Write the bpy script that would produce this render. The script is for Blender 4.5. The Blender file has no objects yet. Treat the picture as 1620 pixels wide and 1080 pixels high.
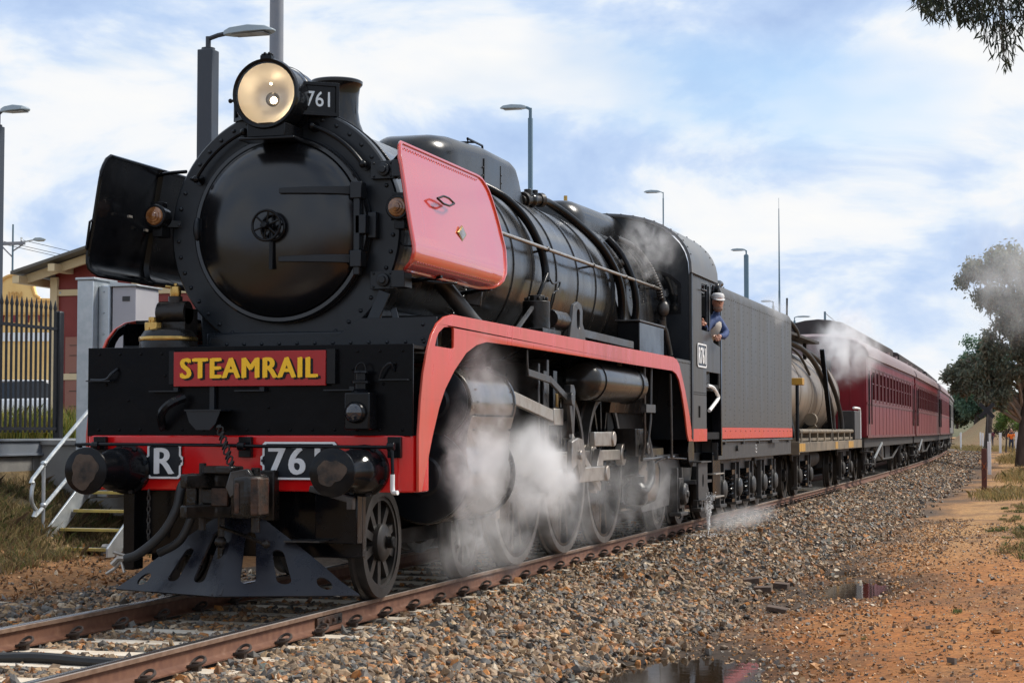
import bpy, bmesh, math, random
import numpy as np
from mathutils import Vector, Matrix
from mathutils.geometry import tessellate_polygon
random.seed(7); rng = np.random.default_rng(11)
PI = math.pi; R = math.radians
sc = bpy.context.scene
col = sc.collection

# ---------------------------------------------------------------- camera
cd = bpy.data.cameras.new('camera'); cam = bpy.data.objects.new('camera', cd); col.objects.link(cam)
cam.location = (6.246, -13.532, 1.373)
cam.rotation_euler = (R(90 + 2.784), 0, R(16.499))
cd.sensor_width = 36.0; cd.lens = 36.0 * 2900 / 1620
cd.clip_start = 0.1; cd.clip_end = 6000
sc.camera = cam

# ---------------------------------------------------------------- sky, sun, exposure
SUN_EL, SUN_AZ = 47.0, 55.0          # azimuth clockwise from +Y : hazy sun ahead and to the right (the driver's shadow falls forward on the cab)
w = bpy.data.worlds.new('World'); sc.world = w; w.use_nodes = True
nt = w.node_tree; nt.nodes.clear()
def N(t, tree=None, **kw):
    n = (tree or nt).nodes.new(t)
    for k, v in kw.items(): setattr(n, k, v)
    return n
def ramp(tree, stops, interp='LINEAR'):
    r = tree.nodes.new('ShaderNodeValToRGB'); r.color_ramp.interpolation = interp
    e = r.color_ramp.elements
    while len(e) < len(stops): e.new(0.5)
    for i, (p, c) in enumerate(stops):
        e[i].position = p; e[i].color = (c[0], c[1], c[2], 1) if len(c) == 3 else c
    return r
sky = N('ShaderNodeTexSky', sky_type='NISHITA', sun_disc=False)
sky.sun_elevation = R(SUN_EL); sky.sun_rotation = R(SUN_AZ); sky.air_density = 1.0; sky.dust_density = 0.6; sky.ozone_density = 2.0
L = nt.links.new
tc = N('ShaderNodeTexCoord')
mp = N('ShaderNodeMapping'); mp.inputs['Scale'].default_value = (1, 1, 2.2); mp.inputs['Location'].default_value = (-1.5483, -2.8195, -0.1443)
L(tc.outputs['Generated'], mp.inputs['Vector'])
n1 = N('ShaderNodeTexNoise'); n1.inputs['Scale'].default_value = 6.4; n1.inputs['Detail'].default_value = 11; n1.inputs['Roughness'].default_value = 0.56; n1.inputs['Distortion'].default_value = 0.35
L(mp.outputs[0], n1.inputs['Vector'])
n2 = N('ShaderNodeTexNoise'); n2.inputs['Scale'].default_value = 2.1; n2.inputs['Detail'].default_value = 5; n2.inputs['Roughness'].default_value = 0.5
mp2 = N('ShaderNodeMapping'); mp2.inputs['Scale'].default_value = (1, 1, 2.4); mp2.inputs['Location'].default_value = (-0.28, 2.0546, 0.4)
L(tc.outputs['Generated'], mp2.inputs['Vector']); L(mp2.outputs[0], n2.inputs['Vector'])
# cover: where the deck of cloud has gaps ; shade: lit tops and blue-grey undersides
cover = ramp(nt, [(0.32, (0.25, 0.25, 0.25)), (0.42, (1, 1, 1))]); L(n2.outputs['Fac'], cover.inputs['Fac'])
shade = ramp(nt, [(0.34, (0.32, 0.43, 0.64)), (0.44, (0.40, 0.51, 0.70)), (0.49, (0.49, 0.58, 0.725)), (0.525, (0.60, 0.66, 0.735)), (0.57, (0.695, 0.71, 0.73)), (0.66, (0.735, 0.733, 0.725))])
L(n1.outputs['Fac'], shade.inputs['Fac'])
skm = N('ShaderNodeVectorMath', operation='SCALE'); skm.inputs['Scale'].default_value = 0.12
L(sky.outputs[0], skm.inputs[0])
mx = N('ShaderNodeMix', data_type='RGBA'); sz = N('ShaderNodeSeparateXYZ'); L(tc.outputs['Generated'], sz.inputs[0])
lowc = N('ShaderNodeMapRange'); lowc.inputs['From Min'].default_value = 0.06; lowc.inputs['From Max'].default_value = 0.15; lowc.inputs['To Min'].default_value = 1.0; lowc.inputs['To Max'].default_value = 0.0; L(sz.outputs['Z'], lowc.inputs['Value'])
cmx = N('ShaderNodeMath', operation='MAXIMUM'); L(cover.outputs[0], cmx.inputs[0]); L(lowc.outputs[0], cmx.inputs[1])
L(cmx.outputs[0], mx.inputs[0]); L(skm.outputs[0], mx.inputs[6]); L(shade.outputs[0], mx.inputs[7])
bg = N('ShaderNodeBackground'); bg.inputs['Strength'].default_value = 1.0
L(mx.outputs[2], bg.inputs['Color'])
wo = N('ShaderNodeOutputWorld'); L(bg.outputs[0], wo.inputs['Surface'])

sd = bpy.data.lights.new('sun', 'SUN'); sun = bpy.data.objects.new('sun', sd); col.objects.link(sun)
sd.energy = 3.0; sd.angle = R(15); sd.color = (1.0, 0.94, 0.85)
az = R(SUN_AZ); el = R(SUN_EL)
sdir = Vector((math.sin(az) * math.cos(el), math.cos(az) * math.cos(el), math.sin(el)))
sun.rotation_euler = sdir.to_track_quat('Z', 'Y').to_euler()
sun.location = sdir * 60

vs = sc.view_settings; vs.view_transform = 'Standard'; vs.look = 'None'; vs.exposure = 0.42; vs.gamma = 1.0
sc.render.engine = 'CYCLES'
cy = sc.cycles; cy.use_denoising = True
try: cy.denoiser = 'OPENIMAGEDENOISE'
except Exception: pass
cy.max_bounces = 7; cy.diffuse_bounces = 3; cy.glossy_bounces = 4; cy.transmission_bounces = 4; cy.volume_bounces = 5; cy.transparent_max_bounces = 16
cy.caustics_reflective = False; cy.caustics_refractive = False; cy.sample_clamp_indirect = 4.0

# ---------------------------------------------------------------- materials
MATS = {}
def mat(name, c, rough=0.5, metal=0.0, c2=None, scale=3.0, rvar=0.12, bump=0.0, bscale=30.0, coat=0.0, spec=0.5,
        stretch=(1, 1, 1), thr=(0.4, 0.65), emit=None, estr=0.0, alpha=1.0, trans=0.0):
    m = bpy.data.materials.new(name); m.use_nodes = True; t = m.node_tree
    b = t.nodes['Principled BSDF']; K = t.links.new
    b.inputs['Base Color'].default_value = (*c, 1); b.inputs['Roughness'].default_value = rough
    b.inputs['Metallic'].default_value = metal; b.inputs['Coat Weight'].default_value = coat; b.inputs['Coat Roughness'].default_value = 0.08
    b.inputs['Specular IOR Level'].default_value = spec; b.inputs['Transmission Weight'].default_value = trans
    tcn = t.nodes.new('ShaderNodeTexCoord'); mpn = t.nodes.new('ShaderNodeMapping'); mpn.inputs['Scale'].default_value = stretch
    K(tcn.outputs['Object'], mpn.inputs['Vector'])
    nz = t.nodes.new('ShaderNodeTexNoise'); nz.inputs['Scale'].default_value = scale; nz.inputs['Detail'].default_value = 6; nz.inputs['Roughness'].default_value = 0.6
    K(mpn.outputs[0], nz.inputs['Vector'])
    if c2 is not None:
        rp = ramp(t, [(thr[0], c), (thr[1], c2)]); K(nz.outputs['Fac'], rp.inputs['Fac']); K(rp.outputs[0], b.inputs['Base Color'])
    if rvar:
        mr = t.nodes.new('ShaderNodeMapRange'); mr.inputs['From Min'].default_value = 0.3; mr.inputs['From Max'].default_value = 0.7
        mr.inputs['To Min'].default_value = max(0.02, rough - rvar); mr.inputs['To Max'].default_value = min(1, rough + rvar)
        K(nz.outputs['Fac'], mr.inputs['Value']); K(mr.outputs[0], b.inputs['Roughness'])
    if bump:
        nb = t.nodes.new('ShaderNodeTexNoise'); nb.inputs['Scale'].default_value = bscale; nb.inputs['Detail'].default_value = 4
        K(mpn.outputs[0], nb.inputs['Vector'])
        bp = t.nodes.new('ShaderNodeBump'); bp.inputs['Strength'].default_value = bump; bp.inputs['Distance'].default_value = 0.02
        K(nb.outputs['Fac'], bp.inputs['Height']); K(bp.outputs[0], b.inputs['Normal'])
    if emit: b.inputs['Emission Color'].default_value = (*emit, 1); b.inputs['Emission Strength'].default_value = estr
    MATS[name] = m; return m
mat('black', (0.0045, 0.005, 0.0065), 0.20, c2=(0.008, 0.0085, 0.010), scale=2.0, bump=0.05, bscale=5, spec=0.22)
mat('door_black', (0.006, 0.0065, 0.008), 0.20, c2=(0.010, 0.010, 0.011), scale=1.6, rvar=0.08, bump=0.05, bscale=4, spec=0.6)
mat('apron_black', (0.003, 0.0033, 0.0045), 0.26, c2=(0.006, 0.006, 0.007), scale=2.5, bump=0.10, bscale=6, spec=0.10)
mat('satin_black', (0.0085, 0.012, 0.017), 0.36, c2=(0.012, 0.015, 0.019), scale=3.0, rvar=0.1, bump=0.06, bscale=8, spec=0.38)
mat('matt_black', (0.006, 0.006, 0.006), 0.65, c2=(0.012, 0.011, 0.010), scale=4.0, bump=0.1, spec=0.2)
mat('grease', (0.006, 0.0055, 0.005), 0.36, c2=(0.018, 0.013, 0.010), scale=6.0, rvar=0.2, bump=0.25, bscale=18, spec=0.4)
mat('lagging', (0.011, 0.0108, 0.0105), 0.23, c2=(0.024, 0.021, 0.018), scale=1.6, rvar=0.10, bump=0.12, bscale=3.0, stretch=(1, 2.2, 0.7), spec=0.65)
mat('dome_black', (0.008, 0.008, 0.0085), 0.24, c2=(0.017, 0.016, 0.015), scale=2.2, bump=0.05, bscale=4)
mat('tender_grey', (0.046, 0.045, 0.043), 0.44, c2=(0.072, 0.067, 0.058), scale=2.2, stretch=(1, 1, 0.16), thr=(0.36, 0.70), rvar=0.10, bump=0.05, bscale=6)
mat('cab_grey', (0.040, 0.039, 0.038), 0.40, c2=(0.062, 0.058, 0.050), scale=2.4, stretch=(1, 1, 0.2), rvar=0.1, bump=0.04, bscale=6)
mat('roof_grey', (0.10, 0.105, 0.11), 0.45, c2=(0.16, 0.16, 0.16), scale=2.0)
mat('frame_grey', (0.030, 0.030, 0.030), 0.5, c2=(0.055, 0.052, 0.048), scale=3.0, bump=0.1)
mat('beam_red', (0.72, 0.008, 0.010), 0.20, c2=(0.64, 0.007, 0.008), scale=2.0, rvar=0.06, coat=0.4)
mat('side_red', (0.60, 0.050, 0.020), 0.32, c2=(0.50, 0.090, 0.055), scale=3.4, rvar=0.1, coat=0.15, stretch=(1, 1.2, 0.25), thr=(0.42, 0.7))
mat('deflector_red', (0.60, 0.034, 0.016), 0.16, c2=(0.54, 0.06, 0.040), scale=2.4, rvar=0.08, coat=1.0, spec=0.9, stretch=(1, 1, 0.22), bump=0.05, bscale=2.0, thr=(0.42, 0.72))
mat('tender_red', (0.62, 0.055, 0.030), 0.3, c2=(0.56, 0.06, 0.04), scale=2.0, rvar=0.08)
mat('sign_red', (0.40, 0.010, 0.012), 0.4, c2=(0.36, 0.014, 0.014), scale=3)
mat('sign_yellow', (1.0, 0.58, 0.012), 0.45, rvar=0)
mat('white', (0.86, 0.86, 0.85), 0.45, c2=(0.80, 0.80, 0.79), scale=6)
mat('plate_number', (0.72, 0.80, 0.84), 0.5, rvar=0)
mat('steel', (0.46, 0.44, 0.41), 0.38, metal=0.9, c2=(0.28, 0.25, 0.22), scale=7, rvar=0.12)
mat('bright_steel', (0.50, 0.47, 0.42), 0.42, metal=0.75, c2=(0.38, 0.33, 0.28), scale=5, rvar=0.1)
mat('dark_steel', (0.045, 0.043, 0.042), 0.36, metal=0.5, c2=(0.09, 0.085, 0.08), scale=4, rvar=0.15, bump=0.06)
mat('cylinder_clad', (0.16, 0.155, 0.15), 0.24, metal=0.8, c2=(0.12, 0.11, 0.085), scale=1.8, rvar=0.08, bump=0.05, bscale=3)
mat('reservoir', (0.028, 0.027, 0.026), 0.24, metal=0.3, c2=(0.045, 0.042, 0.036), scale=2.0, rvar=0.06)
mat('brass', (0.56, 0.35, 0.11), 0.28, metal=1.0, c2=(0.40, 0.25, 0.08), scale=8)
mat('rust', (0.062, 0.027, 0.013), 0.7, c2=(0.014, 0.011, 0.009), scale=7, bump=0.4, bscale=30, thr=(0.38, 0.6))
mat('buffer_face', (0.075, 0.050, 0.034), 0.72, c2=(0.022, 0.019, 0.017), scale=6, bump=0.3, thr=(0.45, 0.62))
mat('pilot', (0.009, 0.010, 0.016), 0.30, c2=(0.020, 0.019, 0.024), scale=4, rvar=0.14, bump=0.15, bscale=5, spec=0.45)
mat('rubber', (0.014, 0.014, 0.014), 0.55, c2=(0.025, 0.023, 0.021), scale=8)
mat('tyre', (0.030, 0.029, 0.028), 0.42, metal=0.4, c2=(0.05, 0.046, 0.042), scale=5, rvar=0.15)
mat('rim', (0.20, 0.19, 0.18), 0.4, metal=0.7, c2=(0.13, 0.12, 0.11), scale=5)
mat('coal', (0.012, 0.012, 0.013), 0.4, c2=(0.03, 0.03, 0.03), scale=10, rvar=0.2)
mat('reflector', (0.96, 0.91, 0.84), 0.55, metal=0.8, rvar=0.1)
mat('amber_glass', (0.20, 0.075, 0.02), 0.10, coat=0.8, rvar=0, c2=(0.36, 0.17, 0.07), scale=14)
mat('bulb', (1, 0.9, 0.7), 0.3, rvar=0, emit=(1.0, 0.80, 0.52), estr=22.0)
mat('lamp_lens', (0.02, 0.022, 0.03), 0.08, coat=1.0, rvar=0)
mat('dark_glass', (0.006, 0.007, 0.008), 0.06, coat=0.6, rvar=0.02)
mat('coach_red', (0.18, 0.008, 0.015), 0.36, c2=(0.13, 0.011, 0.016), scale=1.4, rvar=0.08, spec=0.28, stretch=(1, 1, 0.5))
mat('coach_red_dark', (0.11, 0.008, 0.011), 0.4, c2=(0.10, 0.02, 0.02), scale=1.5)
mat('coach_under', (0.020, 0.018, 0.016), 0.7, c2=(0.045, 0.036, 0.028), scale=3)
mat('coach_roof', (0.20, 0.15, 0.155), 0.55, c2=(0.26, 0.19, 0.19), scale=2)
mat('coach_clerestory', (0.030, 0.024, 0.024), 0.7, c2=(0.045, 0.034, 0.032), scale=2)
mat('coach_grey', (0.17, 0.17, 0.165), 0.55, c2=(0.12, 0.115, 0.105), scale=1.2)
mat('tank', (0.22, 0.185, 0.15), 0.42, c2=(0.14, 0.11, 0.082), scale=1.4, stretch=(1, 1, 0.5), rvar=0.1, bump=0.04, bscale=4)
mat('wagon_frame', (0.20, 0.155, 0.10), 0.65, c2=(0.11, 0.09, 0.066), scale=2.5)
mat('wagon_yellow', (0.50, 0.27, 0.035), 0.55, c2=(0.35, 0.19, 0.04), scale=5)
mat('galv', (0.44, 0.48, 0.50), 0.40, metal=0.55, c2=(0.54, 0.57, 0.59), scale=9, rvar=0.1)
mat('cabinet', (0.42, 0.41, 0.44), 0.45, c2=(0.46, 0.45, 0.47), scale=2)
mat('fence_black', (0.010, 0.012, 0.016), 0.4, rvar=0.05)
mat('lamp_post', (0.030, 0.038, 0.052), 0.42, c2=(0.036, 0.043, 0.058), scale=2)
mat('post_haze_blue', (0.105, 0.18, 0.24), 0.5, c2=(0.12, 0.19, 0.25), scale=2)  # distant posts and poles: bluish haze put into the colour
mat('lamp_head', (0.30, 0.36, 0.40), 0.4, rvar=0.05)
mat('pole_grey', (0.20, 0.22, 0.26), 0.6, c2=(0.25, 0.26, 0.29), scale=3)
mat('wood', (0.10, 0.075, 0.055), 0.8, c2=(0.15, 0.115, 0.085), scale=4, stretch=(1, 1, 0.1))
mat('shelter_red', (0.23, 0.028, 0.020), 0.55, c2=(0.20, 0.026, 0.02), scale=2)
mat('cream', (0.74, 0.58, 0.34), 0.6, c2=(0.70, 0.54, 0.32), scale=2)
mat('tin_roof', (0.115, 0.105, 0.085), 0.5, c2=(0.14, 0.125, 0.10), scale=2)
mat('notice', (0.31, 0.125, 0.085), 0.5)
mat('yellow_wall', (0.88, 0.60, 0.24), 0.75, c2=(0.78, 0.49, 0.18), scale=1.0)
mat('yellow_trim', (0.66, 0.38, 0.12), 0.7, rvar=0)
mat('concrete', (0.30, 0.29, 0.27), 0.85, c2=(0.38, 0.36, 0.33), scale=4, bump=0.15)
mat('steel_beam', (0.22, 0.25, 0.29), 0.5, c2=(0.26, 0.28, 0.31), scale=2)
mat('sleeper', (0.64, 0.56, 0.45), 0.85, c2=(0.50, 0.40, 0.29), scale=5, bump=0.2, bscale=40, thr=(0.45, 0.7))
mat('clip', (0.030, 0.020, 0.015), 0.65, c2=(0.055, 0.032, 0.02), scale=20)
mat('tread_yellow', (0.58, 0.43, 0.10), 0.6, c2=(0.42, 0.32, 0.10), scale=9)
mat('post_brown', (0.12, 0.038, 0.026), 0.7, c2=(0.09, 0.03, 0.022), scale=5)
mat('orange_paint', (0.75, 0.20, 0.03), 0.6, rvar=0)
mat('bark', (0.055, 0.043, 0.036), 0.85, c2=(0.10, 0.08, 0.068), scale=6, stretch=(1, 1, 0.2), bump=0.4)
mat('bark_pale', (0.26, 0.21, 0.17), 0.8, c2=(0.14, 0.11, 0.09), scale=5, stretch=(1, 1, 0.3))
mat('skin', (0.48, 0.24, 0.16), 0.5, c2=(0.40, 0.18, 0.12), scale=14)
mat('cap', (0.62, 0.61, 0.60), 0.8)
mat('beard', (0.30, 0.20, 0.16), 0.8)
mat('shirt_blue', (0.030, 0.060, 0.17), 0.8, c2=(0.022, 0.045, 0.13), scale=10, bump=0.3, bscale=20)
mat('vest', (0.50, 0.47, 0.42), 0.8, c2=(0.42, 0.39, 0.35), scale=8, bump=0.2)
mat('hivis', (0.90, 0.22, 0.03), 0.7)
mat('navy', (0.03, 0.04, 0.07), 0.8)
mat('maroon', (0.16, 0.02, 0.05), 0.8)
mat('old_timber', (0.12, 0.075, 0.05), 0.85, c2=(0.07, 0.05, 0.04), scale=8)
mat('van_white', (0.70, 0.71, 0.72), 0.3, rvar=0)
mat('tail_red', (0.55, 0.02, 0.03), 0.3, rvar=0)
mat('water', (0.030, 0.019, 0.010), 0.045, rvar=0.0, spec=0.42, bump=0.03, bscale=7)
mat('gate_red', (0.30, 0.04, 0.035), 0.5)

# ---------------------------------------------------------------- mesh helpers
class MB:
    def __init__(s): s.v = []; s.f = []
    def add(s, vs, fs):
        o = len(s.v); s.v += [tuple(p) for p in vs]; s.f += [tuple(i + o for i in f) for f in fs]; return s
    def box(s, x0, x1, y0, y1, z0, z1):
        return s.add([(x0, y0, z0), (x1, y0, z0), (x1, y1, z0), (x0, y1, z0), (x0, y0, z1), (x1, y0, z1), (x1, y1, z1), (x0, y1, z1)],
                     [(3, 2, 1, 0), (4, 5, 6, 7), (0, 1, 5, 4), (1, 2, 6, 5), (2, 3, 7, 6), (3, 0, 4, 7)])
    def bar(s, p, q, wd, ht, up=(0, 0, 1)):
        p = Vector(p); q = Vector(q); d = (q - p).normalized(); u = Vector(up)
        sd_ = d.cross(u)
        if sd_.length < 1e-4: sd_ = d.cross(Vector((1, 0, 0)))
        sd_.normalize(); u = sd_.cross(d)
        a = sd_ * wd / 2; b = u * ht / 2
        vs_ = [p - a - b, p + a - b, p + a + b, p - a + b, q - a - b, q + a - b, q + a + b, q - a + b]
        return s.add(vs_, [(0, 1, 2, 3), (7, 6, 5, 4), (0, 4, 5, 1), (1, 5, 6, 2), (2, 6, 7, 3), (3, 7, 4, 0)])
    def ring(s, c, ax, r, n, ph=0):
        ax = Vector(ax).normalized(); t = Vector((0, 0, 1)) if abs(ax.z) < 0.9 else Vector((1, 0, 0))
        a = ax.cross(t).normalized(); b = ax.cross(a)
        c = Vector(c)
        return [c + a * (r * math.cos(ph + 2 * PI * i / n)) + b * (r * math.sin(ph + 2 * PI * i / n)) for i in range(n)]
    def lathe(s, prof, org, ax, n=32, cap0=True, cap1=True):
        """prof : (radius, height along ax)"""
        ax = Vector(ax).normalized(); org = Vector(org); vs_ = []; fs = []
        for r, h in prof: vs_ += s.ring(org + ax * h, ax, max(r, 1e-4), n)
        m = len(prof)
        for k in range(m - 1):
            for i in range(n):
                j = (i + 1) % n; fs.append((k * n + i, k * n + j, (k + 1) * n + j, (k + 1) * n + i))
        if cap0: fs.append(tuple(reversed(range(n))))
        if cap1: fs.append(tuple((m - 1) * n + i for i in range(n)))
        return s.add(vs_, fs)
    def cyl(s, p, q, r, r2=None, n=20):
        p = Vector(p); q = Vector(q)
        return s.lathe([(r, 0), (r if r2 is None else r2, (q - p).length)], p, q - p, n)
    def tube(s, pts, r, n=8, closed=False, smooth=0):
        P = [Vector(p) for p in pts]
        if smooth:
            Q = []; m = len(P)
            rngk = range(m if closed else m - 1)
            for i in rngk:
                p0 = P[(i - 1) % m] if (closed or i > 0) else P[0]; p1 = P[i]; p2 = P[(i + 1) % m]
                p3 = P[(i + 2) % m] if (closed or i + 2 < m) else P[-1]
                for k in range(smooth):
                    t = k / smooth
                    Q.append(0.5 * ((2 * p1) + (p2 - p0) * t + (2 * p0 - 5 * p1 + 4 * p2 - p3) * t * t + (3 * p1 - p0 - 3 * p2 + p3) * t ** 3))
            if not closed: Q.append(P[-1])
            P = Q
        m = len(P); vs_ = []; fs = []; prev = None
        for i in range(m):
            if closed: d = P[(i + 1) % m] - P[i - 1]
            else: d = P[min(i + 1, m - 1)] - P[max(i - 1, 0)]
            d.normalize()
            if prev is None:
                t = Vector((0, 0, 1)) if abs(d.z) < 0.9 else Vector((1, 0, 0)); a = d.cross(t).normalized()
            else: a = (prev - d * prev.dot(d)).normalized()
            b = d.cross(a); prev = a
            rr = r[i * len(r) // m] if isinstance(r, (list, tuple)) else r
            vs_ += [P[i] + a * (rr * math.cos(2 * PI * k / n)) + b * (rr * math.sin(2 * PI * k / n)) for k in range(n)]
        for i in range(m if closed else m - 1):
            i2 = (i + 1) % m
            for k in range(n):
                k2 = (k + 1) % n; fs.append((i * n + k, i * n + k2, i2 * n + k2, i2 * n + k))
        if not closed: fs += [tuple(reversed(range(n))), tuple((m - 1) * n + k for k in range(n))]
        return s.add(vs_, fs)
    def prism(s, polys, axis, a0, a1):
        """polygon (first) with holes, extruded along x / y / z from a0 to a1.  2d coords: x:(y,z) y:(x,z) z:(x,y)"""
        if not isinstance(polys[0][0], (list, tuple)): polys = [polys]
        def P3(p, a): return {'x': (a, p[0], p[1]), 'y': (p[0], a, p[1]), 'z': (p[0], p[1], a)}[axis]
        flat = [p for pl in polys for p in pl]; n = len(flat)
        tris = tessellate_polygon([[Vector((p[0], p[1], 0)) for p in pl] for pl in polys])
        vs_ = [P3(p, a0) for p in flat] + [P3(p, a1) for p in flat]
        fs = [tuple(t) for t in tris] + [tuple(i + n for i in reversed(t)) for t in tris]
        o = 0
        for pl in polys:
            m = len(pl)
            for i in range(m): j = (i + 1) % m; fs.append((o + i, o + j, o + j + n, o + i + n))
            o += m
        return s.add(vs_, fs)
    def sphere(s, c, r, n=14, m=8, sc_=(1, 1, 1)):
        c = Vector(c); vs_ = [c + Vector((0, 0, -r * sc_[2]))]; fs = []
        for i in range(1, m):
            th = -PI / 2 + PI * i / m
            for k in range(n):
                a = 2 * PI * k / n
                vs_.append(c + Vector((r * math.cos(th) * math.cos(a) * sc_[0], r * math.cos(th) * math.sin(a) * sc_[1], r * math.sin(th) * sc_[2])))
        vs_.append(c + Vector((0, 0, r * sc_[2])))
        for k in range(n): fs.append((0, 1 + (k + 1) % n, 1 + k))
        for i in range(m - 2):
            for k in range(n):
                k2 = (k + 1) % n; a = 1 + i * n
                fs.append((a + k, a + k2, a + n + k2, a + n + k))
        top = len(vs_) - 1; a = 1 + (m - 2) * n
        for k in range(n): fs.append((a + k, a + (k + 1) % n, top))
        return s.add(vs_, fs)
    def loft(s, sections, closed=True, cap=True):
        """list of equal-length point loops"""
        n = len(sections[0]); vs_ = [p for sct in sections for p in sct]; fs = []
        for i in range(len(sections) - 1):
            for k in range(n if closed else n - 1):
                k2 = (k + 1) % n; fs.append((i * n + k, i * n + k2, (i + 1) * n + k2, (i + 1) * n + k))
        if cap: fs += [tuple(reversed(range(n))), tuple((len(sections) - 1) * n + k for k in range(n))]
        return s.add(vs_, fs)
    def dome(s, c, ax, r, h, n=8):
        return s.lathe([(r, 0), (r * 0.86, h * 0.6), (r * 0.4, h)], c, ax, n, cap0=False)
    def mesh(s, name, sharp=38):
        me = bpy.data.meshes.new(name); me.from_pydata(s.v, [], s.f)
        bm = bmesh.new(); bm.from_mesh(me); bmesh.ops.recalc_face_normals(bm, faces=bm.faces); bm.to_mesh(me); bm.free()
        me.polygons.foreach_set('use_smooth', [True] * len(me.polygons))
        me.set_sharp_from_angle(angle=R(sharp)); me.update()
        return me
    def xf(s, M):
        s.v = [tuple(M @ Vector(p)) for p in s.v]; return s

def link(name, me, parent=None, loc=(0, 0, 0), rot=(0, 0, 0)):
    o = bpy.data.objects.new(name, me); col.objects.link(o); o.location = loc; o.rotation_euler = rot
    if parent: o.parent = parent
    return o
def O(name, mb, m, parent=None, bev=0.0, sharp=38, loc=(0, 0, 0), rot=(0, 0, 0), seg=2):
    me = mb.mesh(name, sharp) if isinstance(mb, MB) else mb
    if m is not None: me.materials.append(MATS[m] if isinstance(m, str) else m)
    o = link(name, me, parent, loc, rot)
    if name.startswith('rivet') or name in ('bolt', 'plate_bolt', 'pipe_rib', 'notice_line', 'paint_mark', 'panel_beading'): o['kind'] = 'stuff'
    if bev:
        b = o.modifiers.new('edge', 'BEVEL'); b.width = bev; b.segments = seg; b.limit_method = 'ANGLE'; b.angle_limit = R(40)
        me.polygons.foreach_set('use_smooth', [True] * len(me.polygons))
    return o
def tag(o, label=None, cat=None, group=None, kind=None):
    if label: o['label'] = label
    if cat: o['category'] = cat
    if group: o['group'] = group
    if kind: o['kind'] = kind
    return o
def thing(name, label, cat, loc=(0, 0, 0), rotz=0, group=None):
    o = bpy.data.objects.new(name, None); col.objects.link(o); o.location = loc; o.rotation_euler = (0, 0, rotz)
    o.empty_display_size = 0.2
    return tag(o, label, cat, group)
def text_mesh(body, width, height, extrude=0.004, offset=0.0, italic=False, spacing=1.0):
    cu = bpy.data.curves.new('lettering', 'FONT'); cu.body = body; cu.size = 1.0; cu.extrude = 0.02; cu.offset = offset
    cu.space_character = spacing; cu.resolution_u = 4
    to = bpy.data.objects.new('lettering_tmp', cu); col.objects.link(to)
    dg = bpy.context.evaluated_depsgraph_get(); me = bpy.data.meshes.new_from_object(to.evaluated_get(dg))
    bpy.data.objects.remove(to)
    n = len(me.vertices); a = np.empty(n * 3); me.vertices.foreach_get('co', a); a = a.reshape(-1, 3)
    mn = a.min(0); mxx = a.max(0)
    a[:, 0] = (a[:, 0] - (mn[0] + mxx[0]) / 2) * width / (mxx[0] - mn[0])
    a[:, 1] = (a[:, 1] - (mn[1] + mxx[1]) / 2) * height / (mxx[1] - mn[1])
    a[:, 2] = (a[:, 2] - mn[2]) / (mxx[2] - mn[2]) * extrude
    me.vertices.foreach_set('co', a.ravel()); me.update()
    me.materials.clear(); me.name = 'lettering'
    return me
FRONT = (PI / 2, 0, 0)          # text facing the camera end (-y)
SIDE = (PI / 2, 0, PI / 2)      # text facing +x
def rrect(x0, x1, z0, z1, r, n=5):
    p = []
    for cx, cz, a0 in ((x1 - r, z1 - r, 0), (x0 + r, z1 - r, 90), (x0 + r, z0 + r, 180), (x1 - r, z0 + r, 270)):
        for i in range(n + 1): a = R(a0 + 90 * i / n); p.append((cx + r * math.cos(a), cz + r * math.sin(a)))
    return p
def circ(cx, cz, r, n=32): return [(cx + r * math.cos(2 * PI * i / n), cz + r * math.sin(2 * PI * i / n)) for i in range(n)]

# ---------------------------------------------------------------- track alignment
def xc(y):
    if y < 30: return 0.0
    if y < 150: return -0.00026 * (y - 30) ** 2
    return -0.00026 * 120 ** 2 - 0.0624 * (y - 150)
def hd(y):   # heading (rotation about z) of the track
    d = 0.0 if y < 30 else (0.00052 * (min(y, 150) - 30))
    return math.atan(d)
def T(u, y, z=0.0): return (xc(y) + u, y, z)
# ================================================================ GROUND
def vnoise(x, y, seed=0):
    x = np.asarray(x, float); y = np.asarray(y, float)
    xi = np.floor(x).astype(np.int64); yi = np.floor(y).astype(np.int64); fx = x - xi; fy = y - yi
    def h(a, b):
        n = (a * 374761393 + b * 668265263 + seed * 69069) & 0x7fffffff
        n = ((n ^ (n >> 13)) * 1274126177) & 0x7fffffff
        return ((n ^ (n >> 16)) & 0xffff) / 65535.0
    sx = fx * fx * (3 - 2 * fx); sy = fy * fy * (3 - 2 * fy)
    return (h(xi, yi) * (1 - sx) + h(xi + 1, yi) * sx) * (1 - sy) + (h(xi, yi + 1) * (1 - sx) + h(xi + 1, yi + 1) * sx) * sy
def fbm(x, y, seed=0, o=4):
    s = 0; a = 0.5; t = 0
    for i in range(o):
        s = s + a * vnoise(np.asarray(x) * 2 ** i, np.asarray(y) * 2 ** i, seed + i * 17); t += a; a *= 0.5
    return s / t
def XC(y):
    y = np.asarray(y, float)
    return np.where(y < 30, 0, np.where(y < 150, -0.00026 * (y - 30) ** 2, -0.00026 * 14400 - 0.0624 * (y - 150)))
PUD = [(3.36, 0.70, 0.85, 1.30), (3.92, 8.9, 0.55, 1.55), (3.45, 11.2, 0.22, 0.6)]
WATER_Z = -0.558
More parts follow.
